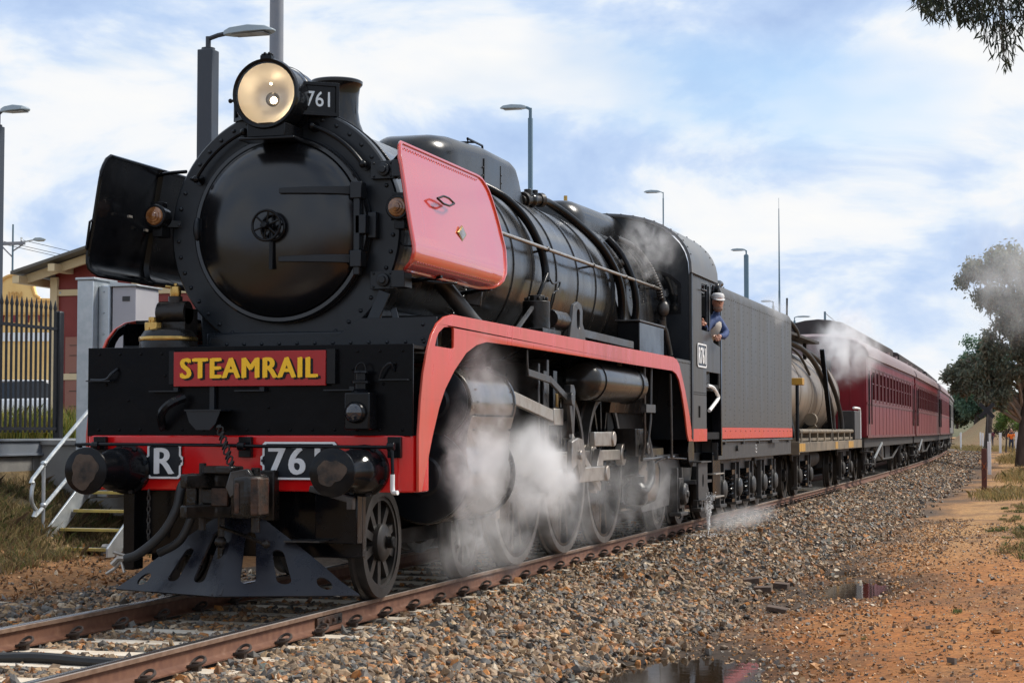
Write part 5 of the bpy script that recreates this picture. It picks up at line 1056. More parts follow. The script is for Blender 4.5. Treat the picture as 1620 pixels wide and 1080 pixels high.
# ---------------------------------------------------------------- cab
def arch(hw_, zs, zt, n=20):
    """roof section from +x eave to -x eave"""
    p = []
    for i in range(n + 1):
        a = PI * i / n; c = math.cos(a); p.append((hw_ * math.copysign(abs(c) ** 0.80, c), zs + (zt - zs) * max(0.0, math.sin(a)) ** 0.85))
    return p
cf = arch(1.43, 3.52, 4.36)
b = MB(); op = [(0.92, 2.98), (1.30, 2.98), (1.30, 3.40), (1.16, 3.52), (0.92, 3.62)]; opl = [(-x, z) for x, z in op]
b.prism([[(1.43, 1.25)] + cf + [(-1.43, 1.25)], op, opl], 'y', 11.30, 11.33); cabf = P_('cab_front', b, 'satin_black', 0.0)
for o2 in (op, opl):
    b = MB(); b.prism([[(x + 0.02 * math.copysign(1, x), z) for x, z in o2], [(x, z) for x, z in [((p[0] - math.copysign(1.11, p[0])) * 0.86 + math.copysign(1.11, p[0]), (p[1] - 3.25) * 0.86 + 3.25) for p in o2]]], 'y', 11.29, 11.335); P_('spectacle_frame', b, 'black', parent=cabf)
    b = MB(); b.prism(o2, 'y', 11.312, 11.318); P_('pane', b, 'dark_glass', parent=cabf)
for s in (1, -1):
    side = [(11.30, 1.25), (12.46, 1.25), (12.46, 2.22), (13.60, 2.22), (13.60, 2.62), (13.05, 2.66), (12.86, 2.76), (12.80, 2.9), (12.80, 3.50), (13.22, 3.50), (13.22, 3.56), (11.30, 3.56)]
    win = [(12.10, 2.80), (12.62, 2.80), (12.62, 3.46), (12.10, 3.46)]
    b = MB(); b.prism([side, win], 'x', 1.435 * s, 1.455 * s); cs = P_('cab_side', b, 'cab_grey', 0.003)
    b = MB(); b.box(1.454 * s, 1.470 * s, 11.30, 11.40, 1.26, 3.56); P_('corner_strip', b, 'satin_black', 0.004, parent=cs)
    b = MB(); b.prism([(11.42, 1.225), (12.455, 1.225), (12.455, 1.40), (11.42, 1.40)], 'x', 1.456 * s, 1.462 * s); P_('red_band', b, 'tender_red', parent=cs)
    b = MB(); b.prism([(10.30, 2.315), (10.47, 2.25), (10.62, 2.13), (10.87, 1.92), (11.14, 1.62), (11.30, 1.40), (11.30, 2.33), (10.3, 2.33)], 'x', 1.436 * s, 1.452 * s); P_('cab_wing', b, 'cab_grey', 0.002, parent=cs)
    rv = MB()
    for i in range(9): rv.dome((1.452 * s, 10.40 + i * 0.105, 2.29), (s, 0, 0), 0.012, 0.01, 6)
    for i in range(10): rv.dome((1.456 * s, 11.45 + i * 0.105, 1.88), (s, 0, 0), 0.010, 0.009, 6)
    for i in range(10): rv.dome((1.456 * s, 11.25, 1.3 + i * 0.1), (s, 0, 0), 0.010, 0.009, 6)
    for i in range(16): rv.dome((1.456 * s, 11.5 + i * 0.13, 3.53), (s, 0, 0), 0.010, 0.012, 6)
    P_('rivet_row', rv, 'cab_grey', parent=cs)
    b = MB(); b.box(1.455 * s, 1.460 * s, 11.44, 12.46, 1.905, 1.912); b.box(1.455 * s, 1.47 * s, 11.86, 11.92, 1.56, 1.72); P_('panel_seam', b, 'matt_black', parent=cs)
    b = MB()
    for y in (12.46, 12.63): b.box(1.44 * s, 1.470 * s, y - 0.012, y + 0.012, 2.80, 3.46)
    b.box(1.44 * s, 1.47 * s, 12.46, 12.63, 3.45, 3.47); b.cyl((1.49 * s, 11.9, 3.36), (1.49 * s, 12.3, 3.37), 0.010, n=6); P_('window_frame', b, 'satin_black', parent=cs)
    b = MB(); b.prism(rrect(11.72, 12.42, 2.265, 2.60, 0.06), 'x', 1.4555 * s, 1.466 * s); np_ = P_('number_plate', b, 'satin_black', parent=cs)
    b = MB(); b.prism([rrect(11.72, 12.42, 2.265, 2.60, 0.06), rrect(11.75, 12.39, 2.285, 2.58, 0.045)], 'x', 1.466 * s, 1.471 * s); P_('plate_border', b, 'white', parent=cs)
    bold_text('R761', 0.52, 0.225, 0.010, 'white', cs, (1.4665 * s, 12.07, 2.432), SIDE if s > 0 else (PI / 2, 0, -PI / 2), 0.005)
    b = MB(); b.tube([(1.44 * s, 12.62, 2.02), (1.47 * s, 12.9, 2.0), (1.47 * s, 13.28, 1.90), (1.47 * s, 13.3, 1.84), (1.45 * s, 12.70, 1.66)], 0.026, 8, smooth=4); P_('hand_rail', b, 'white')
    b = MB(); b.cyl((1.42 * s, 13.66, 2.0), (1.42 * s, 13.66, 3.5), 0.02, n=8); P_('hand_rail', b, 'dark_steel')
# roof
b = MB(); ro1 = arch(1.49, 3.545, 4.40, 26); ro2 = arch(1.45, 3.55, 4.365, 26)
b.prism(ro1 + list(reversed(ro2)), 'y', 11.22, 13.25); rf = P_('cab_roof', b, 'roof_grey', 0.0, sharp=30)
rv = MB()
for y in (11.30, 13.0):
    for i in range(2, 25): p = ro1[i]; rv.dome((p[0], y, p[1]), (p[0] * 0.5, 0, 1), 0.016, 0.014, 6)
P_('rivet_row', rv, 'roof_grey', parent=rf)
b = MB(); b.box(-0.5, 0.5, 11.9, 12.9, 4.365, 4.44); P_('roof_vent', b, 'roof_grey', 0.02, parent=rf)
b = MB(); b.box(-1.42, 1.42, 11.33, 13.9, 1.95, 2.05); b.box(-1.42, 1.42, 11.4, 13.9, 1.25, 1.35); P_('cab_floor', b, 'matt_black')
b = MB(); b.box(-0.8, 0.8, 11.4, 11.9, 2.05, 3.4); b.cyl((0.6, 11.9, 2.8), (0.6, 12.1, 2.8), 0.1, n=12); b.box(0.9, 1.35, 12.9, 13.3, 2.05, 2.5); P_('backhead', b, 'grease', 0.02)
b = MB(); b.box(-1.15, 1.15, 13.2, 14.5, 0.28, 1.28); b.cyl((0, 13.2, 0.9), (0, 14.4, 0.9), 0.12, n=10); P_('drag_box_filler', b, 'matt_black')  # drag box enlarged into an added dark filler for the gap to the tender

# ================================================================ TENDER
tn = thing('tender', 'grey riveted coal tender with red lower band behind the cab', 'tender', (0, 13.80, 0))
def Tn(name, mb, m, bev=0, parent=None, **k): return O(name, mb, m, parent or tn, bev, **k)
TL = 7.72
b = MB(); prof_ = [(1.43, 1.42), (1.43, 3.42), (1.42, 3.50), (1.38, 3.565), (1.30, 3.59), (1.28, 3.40), (-1.28, 3.40), (-1.30, 3.59), (-1.38, 3.565), (-1.42, 3.50), (-1.43, 3.42), (-1.43, 1.42)]
b.prism(prof_, 'y', 0.0, TL); tk = Tn('tank_body', b, 'tender_grey', 0.006)
b = MB(); b.box(-1.436, 1.436, -0.006, TL + 0.006, 1.25, 1.42); Tn('red_band', b, 'tender_red', 0.004)
rv = MB()
for i in range(9):
    y = 0.35 + i * (TL - 0.5) / 8.4
    for j in range(30): rv.dome((1.43, y + 0.004 * math.sin(j * 5.1 + i), 1.48 + j * 0.067), (1, 0, 0), 0.0115, 0.006, 6)
    if i < 8:
        for j in range(10): rv.dome((1.43, y + 0.43, 1.5 + j * 0.2), (1, 0, 0), 0.0115, 0.006, 6)
for i in range(38): rv.dome((1.43, 0.15 + i * 0.2, 3.40), (1, 0, 0), 0.012, 0.009, 6)
for i in range(16): rv.dome((1.436, 0.3 + i * 0.48, 1.37), (1, 0, 0), 0.012, 0.009, 6)
Tn('rivet_field', rv, 'tender_grey', parent=tk)
b = MB(); b.box(1.30, 1.448, -0.10, -0.008, 1.0, 3.48); b.tube([(1.38, -0.08, 3.4), (1.38, -0.06, 3.52), (1.38, 0.1, 3.60), (1.38, 0.3, 3.60)], 0.05, 8, smooth=3); b.box(-1.3, 1.3, -0.06, -0.01, 1.3, 3.1); Tn('front_bulkhead', b, 'black', 0.01)
b = MB(); b.box(-1.30, 1.30, -0.1, TL + 0.05, 0.92, 1.246); b.box(1.30, 1.40, -0.12, TL + 0.06, 0.93, 1.20); b.box(-1.40, -1.30, -0.12, TL + 0.06, 0.93, 1.20); Tn('underframe', b, 'frame_grey', 0.008)
b = MB(); b.cyl((1.42, 0.0, 1.215), (1.42, TL, 1.215), 0.022, n=8)
for y in (0.3, 2.0, 3.6, 5.2, 7.2): b.box(1.38, 1.44, y, y + 0.08, 1.16, 1.24)
b.box(1.40, 1.47, 4.9, 5.7, 1.16, 1.22); b.cyl((1.40, 1.5, 1.1), (1.44, 1.5, 1.1), 0.05, n=10); Tn('brake_pipe', b, 'frame_grey')
b = MB()
for z in (1.12, 1.065, 1.01): b.box(1.4005, 1.402, 3.47, 3.47 + 0.14, z, z + 0.012); b.box(1.4005, 1.402, 3.47, 3.49, z, z + 0.03); b.box(1.4005, 1.402, 3.58, 3.60, z, z + 0.03)
Tn('paint_mark', b, 'white')
# coal : lumps joined in the bunker
CV, CF, _c = rocks(np.stack([rng.uniform(-1.1, 1.1, 900), rng.uniform(0.3, 5.6, 900), np.zeros(900)], 1), rng.uniform(0.06, 0.14, 900), np.zeros((900, 3)))
cc = CV.reshape(-1, 12, 3); cen = cc.mean(1); 
hgt = 3.40 + 0.42 * np.clip(1 - (np.abs(cen[:, 0]) / 1.25) ** 2, 0, 1) * np.clip(1.15 - np.abs(cen[:, 1] - 2.2) / 3.2, 0, 1) + rng.uniform(-0.05, 0.06, len(cen))
cc[:, :, 2] += hgt[:, None]; cme = np_mesh('coal', cc.reshape(-1, 3), CF, False); cme.materials.append(MATS['coal']); co = link('coal', cme, tn); co['kind'] = 'stuff'
b = MB(); b.loft([[(-1.25, y, 3.38), (1.25, y, 3.38), (0.7, y, 3.38 + 0.33 * h_), (0, y, 3.38 + 0.42 * h_), (-0.7, y, 3.38 + 0.33 * h_)] for y, h_ in ((0.2, 0.5), (1.2, 0.95), (2.6, 1.0), (4.4, 0.6), (5.8, 0.1))]); Tn('coal_bed', b, 'coal', 0)
b = MB(); b.cyl((0.95, 0.35, 3.4), (0.95, 0.35, 3.66), 0.10, n=14); Tn('red_canister', b, 'beam_red')
b = MB(); b.tube([(1.36, TL - 0.1, 3.5), (1.36, TL - 0.05, 3.9)], 0.02, 6); Tn('vent_pipe', b, 'black')
# two three-axle bogies
SW = wheel_meshes(0.46, 9, 0.14, 0.12)
def bogie(parent, y0, axles, m='frame_grey', wm=SW, r=0.46, xf=1.12, spring=True):
    wheel_ys = [y0 + a for a in axles]
    for y in wheel_ys: wheel_set(wm, 0.86, y, r, parent, 'tyre', 'tyre')
    for s in (1, -1):
        ya, yb = wheel_ys[0] - 0.45, wheel_ys[-1] + 0.45; pts = [(ya, 0.93), (yb, 0.93), (yb, 0.80)]
        for i, y in enumerate(reversed(wheel_ys)):
            pts += [(y + 0.20, 0.72), (y + 0.18, 0.50), (y + 0.15, 0.78), (y - 0.15, 0.78), (y - 0.18, 0.50), (y - 0.20, 0.72)]
        pts += [(ya, 0.80)]
        b = MB(); b.prism(pts, 'x', xf * s, (xf + 0.05) * s); bo = O('bogie_frame', b, m, parent, 0.006)
        for y in wheel_ys:
            b = MB(); b.box((xf - 0.02) * s, (xf + 0.10) * s, y - 0.145, y + 0.145, 0.28, 0.66); b.lathe([(0.15, 0), (0.15, 0.06), (0.11, 0.085), (0.04, 0.09), (0.0, 0.10)], ((xf + 0.10) * s, y, 0.46), (s, 0, 0), 18)
            b.box((xf + 0.05) * s, (xf + 0.12) * s, y - 0.22, y - 0.15, 0.20, 0.86); b.box((xf + 0.05) * s, (xf + 0.12) * s, y + 0.15, y + 0.22, 0.20, 0.86); b.box(xf * s, (xf + 0.14) * s, y - 0.28, y + 0.28, 0.18, 0.23); O('axle_box', b, m, bo, 0.006)
        for ya_, yb_ in zip(wheel_ys[:-1], wheel_ys[1:]):
            if not spring: break
            ym = (ya_ + yb_) / 2; b = MB(); pts = [((xf + 0.10 + 0.05 * math.cos(t)) * s, ym + 0.075 * math.sin(t), 0.30 + 0.38 * t / (2 * PI * 5)) for t in np.linspace(0, 2 * PI * 5, 60)]
            b.tube(pts, 0.018, 6); b.box((xf + 0.03) * s, (xf + 0.17) * s, ym - 0.12, ym + 0.12, 0.68, 0.75); b.box((xf + 0.03) * s, (xf + 0.17) * s, ym - 0.12, ym + 0.12, 0.24, 0.29); O('coil_spring', b, 'black', bo)
    b = MB(); b.box(-0.6, 0.6, wheel_ys[0] - 0.4, wheel_ys[-1] + 0.4, 0.45, 0.85); O('bogie_bolster', b, 'matt_black', parent)
bogie(tn, 1.15, (0.0, 1.45, 2.85)); bogie(tn, 5.3, (0.0, 1.3))
b = MB(); b.box(-0.9, 0.9, 0.1, TL - 0.1, 0.86, 0.93); b.prism([(-0.35, 0.35), (0.28, 0.35), (0.28, 1.05), (-0.35, 1.05)], 'x', 1.20, 1.36); Tn('front_step', b, 'apron_black', 0.01)
b = MB(); b.box(1.18, 1.42, -0.40, 0.30, 0.38, 0.40); b.box(1.18, 1.42, -0.40, 0.30, 0.72, 0.74); Tn('step_tread', b, 'bright_steel', 0.004)

# ================================================================ DRIVER leaning from the cab
def person_mesh(name, verts, edges, radii, root=0, sub=1):
    me = bpy.data.meshes.new(name); me.from_pydata(verts, edges, []); o = bpy.data.objects.new(name, me); col.objects.link(o)
    sk = o.modifiers.new('skin', 'SKIN'); sk.use_smooth_shade = True; sk.branch_smoothing = 0.6
    ss = o.modifiers.new('sub', 'SUBSURF'); ss.levels = sub; ss.render_levels = sub
    for i, r in enumerate(radii):
        d = me.skin_vertices[0].data[i]; d.radius = r if isinstance(r, tuple) else (r, r); d.use_root = (i == root)
    dg = bpy.context.evaluated_depsgraph_get(); m2 = bpy.data.meshes.new_from_object(o.evaluated_get(dg)); bpy.data.objects.remove(o); m2.name = name; m2.materials.clear()
    return m2
def hand(b, wrist, d, up, sz=1.0, curl=0.6):
    """palm and five bent fingers added as tubes"""
    w_ = Vector(wrist); d = Vector(d).normalized(); up = Vector(up).normalized(); sd_ = d.cross(up).normalized()
    b.sphere(w_ + d * 0.045 * sz, 0.042 * sz, 10, 6, (1, 1, 0.7))
    for i, ln in enumerate((0.072, 0.082, 0.078, 0.062)):
        p = w_ + d * 0.075 * sz + sd_ * (0.03 - 0.02 * i) * sz; q = p + d * ln * 0.5 * sz - up * 0.01 * sz; r_ = q + d * ln * 0.35 * sz - up * ln * curl * sz; b.tube([p, q, r_], 0.0095 * sz, 6)
    p = w_ + d * 0.03 * sz + sd_ * 0.038 * sz; b.tube([p, p + sd_ * 0.03 * sz + d * 0.02 * sz, p + sd_ * 0.035 * sz + d * 0.055 * sz - up * 0.015 * sz], 0.0105 * sz, 6)
# pose : hips in the cab, trunk bent out over the cut-out, face turned forward to the camera, right forearm on the sill
dr = thing('person', 'bearded person in white cap, blue shirt and pale vest leaning from cab', 'person', (1.23, 13.12, 2.05))
dv = [(-0.10, 0.05, 0.42), (-0.02, 0.02, 0.60), (0.14, -0.02, 0.78), (0.24, -0.05, 0.92), (0.265, -0.07, 1.02), (0.28, -0.09, 1.08),      # spine .. neck
      (0.24, 0.17, 0.95), (0.37, 0.20, 0.76), (0.36, -0.02, 0.70), (0.34, -0.20, 0.70),            # camera-far? arm : shoulder, elbow, forearm on the sill
      (0.20, -0.24, 0.91), (0.16, -0.42, 0.75), (0.20, -0.60, 0.80), (0.21, -0.70, 0.84),          # other arm towards the window post
      (0.0, 0.15, 0.30), (0.0, 0.15, 0.0), (0.02, -0.06, 0.30), (0.04, -0.08, 0.0)]
de = [(0, 1), (1, 2), (2, 3), (3, 4), (4, 5), (3, 6), (6, 7), (7, 8), (8, 9), (3, 10), (10, 11), (11, 12), (12, 13), (0, 14), (14, 15), (0, 16), (16, 17)]
dr_r = [(0.15, 0.13), (0.155, 0.13), (0.165, 0.125), (0.15, 0.11), (0.065, 0.065), (0.055, 0.055), 0.085, 0.062, 0.05, 0.038, 0.085, 0.062, 0.048, 0.036, 0.09, 0.06, 0.09, 0.06]
pm = person_mesh('shirt', dv, de, dr_r); pm.materials.append(MATS['shirt_blue']); body = link('body', pm, dr)
vv = [(-0.06, 0.02, 0.52), (0.04, 0.0, 0.68), (0.155, -0.025, 0.80), (0.225, -0.05, 0.90), (0.25, -0.06, 0.985)]
pm = person_mesh('vest', vv, [(0, 1), (1, 2), (2, 3), (3, 4)], [(0.17, 0.165), (0.182, 0.172), (0.190, 0.172), (0.180, 0.155), (0.085, 0.085)]); pm.materials.append(MATS['vest']); link('vest', pm, dr)
# head : lofted skull and face looking towards -y / +x
def head(parent, c, yaw, skin='skin', hair='beard', beard=True, capm='cap', s=1.0, tilt=0.0):
    hd_ = MB(); rows = []
    for z, w_, f_, bk_ in ((-0.125, 0.030, 0.055, 0.01), (-0.11, 0.050, 0.085, 0.035), (-0.085, 0.060, 0.098, 0.055), (-0.05, 0.068, 0.100, 0.075), (-0.015, 0.073, 0.098, 0.088), (0.02, 0.076, 0.096, 0.098), (0.06, 0.077, 0.094, 0.100), (0.095, 0.068, 0.080, 0.088), (0.115, 0.048, 0.055, 0.062), (0.125, 0.015, 0.02, 0.02)):
        row = []
        for i in range(20):
            a = 2 * PI * i / 20; ca, sa = math.cos(a), math.sin(a); row.append((w_ * ca, -(f_ * sa) if sa > 0 else -(bk_ * sa), z))
        rows.append(row)
    hd_.loft(rows)
    hd_.loft([[(-0.010, -0.090, 0.018), (0.010, -0.090, 0.018), (0, -0.100, 0.018)], [(-0.015, -0.092, -0.012), (0.015, -0.092, -0.012), (0, -0.122, -0.008)], [(-0.017, -0.092, -0.024), (0.017, -0.092, -0.024), (0, -0.112, -0.026)]])
    for sx in (-1, 1):
        hd_.sphere((0.075 * sx, 0.005, -0.005), 0.030, 8, 6, (0.4, 0.7, 1.1)); hd_.sphere((0.030 * sx, -0.088, 0.032), 0.018, 8, 5, (1.3, 0.6, 0.5))
    hd_.sphere((0, -0.094, -0.055), 0.018, 8, 5, (1.5, 0.6, 0.4))
    M4 = Matrix.Translation(Vector(c)) @ Matrix.Rotation(yaw, 4, 'Z') @ Matrix.Rotation(tilt, 4, 'X') @ Matrix.Scale(s, 4)
    ho = O('head', hd_.xf(M4), skin, parent, sharp=60)
    e = MB()
    for sx in (-1, 1): e.sphere((0.030 * sx, -0.094, 0.018), 0.010, 8, 6)
    O('eye', e.xf(M4), 'dark_glass', ho)
    if beard:
        bd = MB(); rows = []
        for z, k in ((-0.138, 0.5), (-0.12, 0.85), (-0.10, 1.02), (-0.08, 1.04), (-0.066, 1.0)):
            row = []
            for i in range(13): a = PI * i / 12; w_ = 0.067 * k; f_ = 0.106 * k; row.append((w_ * math.cos(a), -f_ * math.sin(a) - 0.0, z))
            rows.append(row)
        bd.loft(rows, closed=False, cap=False); O('beard', bd.xf(M4), hair, ho)
    else:
        bd = MB(); bd.sphere((0, 0.015, 0.03), 0.098, 14, 8, (0.88, 1.0, 1.08)); O('hair', bd.xf(M4), hair, ho)
    if capm:
        cp_ = MB(); cp_.lathe([(0.092, 0.055), (0.096, 0.075), (0.092, 0.105), (0.072, 0.128), (0.035, 0.138), (0.0, 0.14)], (0, 0.004, 0), (0, 0, 1), 22)
        pk = []
        for k in (0, 1):
            row = []
            for i in range(11): a = PI * i / 10; row.append((0.088 * math.cos(a), -(0.07 + 0.10 * k * 1.0) * math.sin(a) - 0.01, 0.055 - 0.022 * k * math.sin(a)))
            pk.append(row)
        pk.append([(x, y, z - 0.008) for x, y, z in reversed(pk[1])]); cp_.loft([pk[0], pk[1]], closed=False, cap=False); cp_.loft([[(x, y, z - 0.006) for x, y, z in pk[0]], [(x, y, z - 0.006) for x, y, z in pk[1]]], closed=False, cap=False)
        O('cap', cp_.xf(M4), capm, ho, sharp=50)
    return ho
head(dr, (0.30, -0.11, 1.20), R(28), tilt=R(6))
hb = MB(); hand(hb, (0.34, -0.21, 0.70), (0, -1, -0.15), (0.2, 0, 1)); O('hand', hb, 'skin', dr)
hb = MB(); hand(hb, (0.21, -0.70, 0.84), (0, -1, 0.2), (1, 0, 0.2)); O('hand', hb, 'skin', dr)
# ================================================================ TANK WAGON
tw = thing('tank_wagon', 'weathered beige tank wagon with black hoses between tender and red carriage', 'wagon', (0, 22.75, 0))
def W_(name, mb, m, bev=0, parent=None, **k): return O(name, mb, m, parent or tw, bev, **k)
WL = 12.2
b = MB(); TZ, TR = 2.22, 1.02
b.lathe([(0.0, 0.55), (0.45, 0.60), (0.78, 0.72), (0.96, 0.90), (TR, 1.12), (TR, 10.55), (0.96, 10.80), (0.78, 10.98), (0.45, 11.10), (0.0, 11.15)], (0, 0, TZ), (0, 1, 0), 56, False, False); tb = W_('tank_barrel', b, 'tank', sharp=40)
for y in (1.3, 3.2, 5.1, 7.0, 8.9, 10.4):
    b = MB(); b.lathe([(TR - 0.002, y - 0.03), (TR + 0.010, y - 0.026), (TR + 0.010, y + 0.026), (TR - 0.002, y + 0.03)], (0, 0, TZ), (0, 1, 0), 56, False, False); W_('tank_band', b, 'tank', parent=tb)
b = MB(); b.box(1.20, 1.40, 0, WL, 0.94, 1.14); b.box(-1.40, -1.20, 0, WL, 0.94, 1.14); b.box(-1.2, 1.2, 0, WL, 1.0, 1.10); b.box(-1.4, 1.4, -0.02, 0.10, 0.90, 1.16); W_('sole_bar', b, 'wagon_frame', 0.006)
b = MB()
for y0, y1 in ((0.02, 0.9), (6.2, 6.7), (9.0, 10.1)): b.box(1.4005, 1.404, y0, y1, 0.96, 1.12)
W_('yellow_panel', b, 'wagon_yellow')
b = MB(); b.cyl((1.30, 0.6, 1.36), (1.30, 11.3, 1.36), 0.05, n=10); b.box(1.10, 1.32, 0.6, 11.3, 1.16, 1.22)
for y in np.arange(0.8, 11.3, 1.3): b.box(1.20, 1.34, y, y + 0.12, 1.14, 1.38)
W_('side_pipe', b, 'wagon_frame', 0.004)
b = MB()
for y in (2.0, 5.6, 9.4): b.prism([(-1.05, 1.14), (1.05, 1.14), (0.95, 1.7), (0.6, 1.35), (-0.6, 1.35), (-0.95, 1.7)], 'y', y, y + 0.25)
W_('tank_saddle', b, 'matt_black')
b = MB(); b.box(-0.75, 1.05, 0.9, 6.2, 3.36, 3.42); b.box(0.5, 1.05, 0.9, 1.1, 3.18, 3.40)
for y in (1.2, 3.4, 5.8): b.box(0.72, 0.80, y, y + 0.08, 3.0, 3.38)
b.cyl((0, 3.4, 3.2), (0, 3.4, 3.55), 0.38, n=24); W_('walkway', b, 'coach_under', 0.006)
for pts, r in (([(0.3, 1.2, 3.46), (0.55, 1.6, 3.66), (0.9, 2.0, 3.66), (1.02, 2.4, 3.50), (1.04, 2.6, 3.35)], 0.055), ([(0.75, 2.6, 3.30), (0.95, 3.6, 3.18), (1.10, 4.8, 2.9), (1.20, 6.0, 2.4), (1.28, 6.6, 1.8), (1.30, 6.7, 1.40)], 0.06), ([(0.75, 4.0, 3.26), (1.0, 6.5, 3.0), (1.15, 8.0, 2.4), (1.25, 8.6, 1.8), (1.28, 8.7, 1.40)], 0.055), ([(0.7, 1.5, 3.3), (1.05, 2.5, 3.0), (1.1, 4.0, 2.6)], 0.03)):
    b = MB(); b.tube(pts, r, 10, smooth=6); W_('filler_hose', b, 'rubber')
b = MB(); b.bar((1.22, 5.3, 3.2), (1.30, 6.3, 1.2), 0.10, 0.05); b.bar((1.30, 6.3, 1.2), (1.36, 6.35, 0.95), 0.08, 0.05); W_('ladder', b, 'black')
b = MB(); b.cyl((1.32, 0.35, 1.14), (1.32, 0.35, 2.36), 0.035, n=8); bs = W_('brake_stand', b, 'black')
b = MB(); b.box(1.22, 1.44, 0.25, 0.55, 2.28, 2.42); W_('brake_box', b, 'wagon_yellow', 0.01, parent=bs)
b = MB(); b.cyl((0.9, 4.2, 1.28), (1.2, 4.2, 1.5), 0.06, n=8); b.cyl((1.1, 4.1, 1.62), (1.1, 4.3, 1.62), 0.14, n=14); W_('outlet_valve', b, 'wagon_frame')
b = MB(); b.box(0.95, 1.38, WL - 1.5, WL - 0.12, 1.14, 1.88); W_('end_cabinet', b, 'frame_grey', 0.02)
b = MB(); b.tube([(1.36, WL - 1.6, 1.95), (1.36, WL - 0.3, 1.95), (1.36, WL - 0.08, 1.90), (1.36, WL - 0.06, 1.70), (1.36, WL - 0.06, 1.16)], 0.030, 8, smooth=3); W_('end_rail', b, 'white')
WW = wheel_meshes(0.46, 9, 0.14, 0.12)
bogie(tw, 1.2, (0.0, 1.75), 'coach_under', WW, 0.46, 1.10); bogie(tw, 9.2, (0.0, 1.75), 'coach_under', WW, 0.46, 1.10)
b = MB(); b.box(-0.5, 0.5, 3.6, 8.6, 0.6, 0.98); b.cyl((0.8, 4.5, 0.75), (0.8, 6.5, 0.75), 0.2, n=14); W_('brake_gear', b, 'coach_under')
b = MB(); b.box(0.85, 1.0, WL - 0.1, WL + 0.55, 0.98, 1.12); b.cyl((1.0, WL + 0.0, 1.05), (1.0, WL + 0.55, 1.05), 0.10, n=14); b.cyl((-1.0, WL + 0.0, 1.05), (-1.0, WL + 0.55, 1.05), 0.10, n=14); b.cyl((1.0, -0.55, 1.05), (1.0, 0.0, 1.05), 0.10, n=14); b.cyl((1.0, -0.6, 1.05), (1.0, -0.55, 1.05), 0.2, n=18); W_('buffer', b, 'black')
b = MB(); b.cyl((1.0, 8.95 + 12.75, 1.05), (1.0, 9.0 + 12.75, 1.05), 0.1)

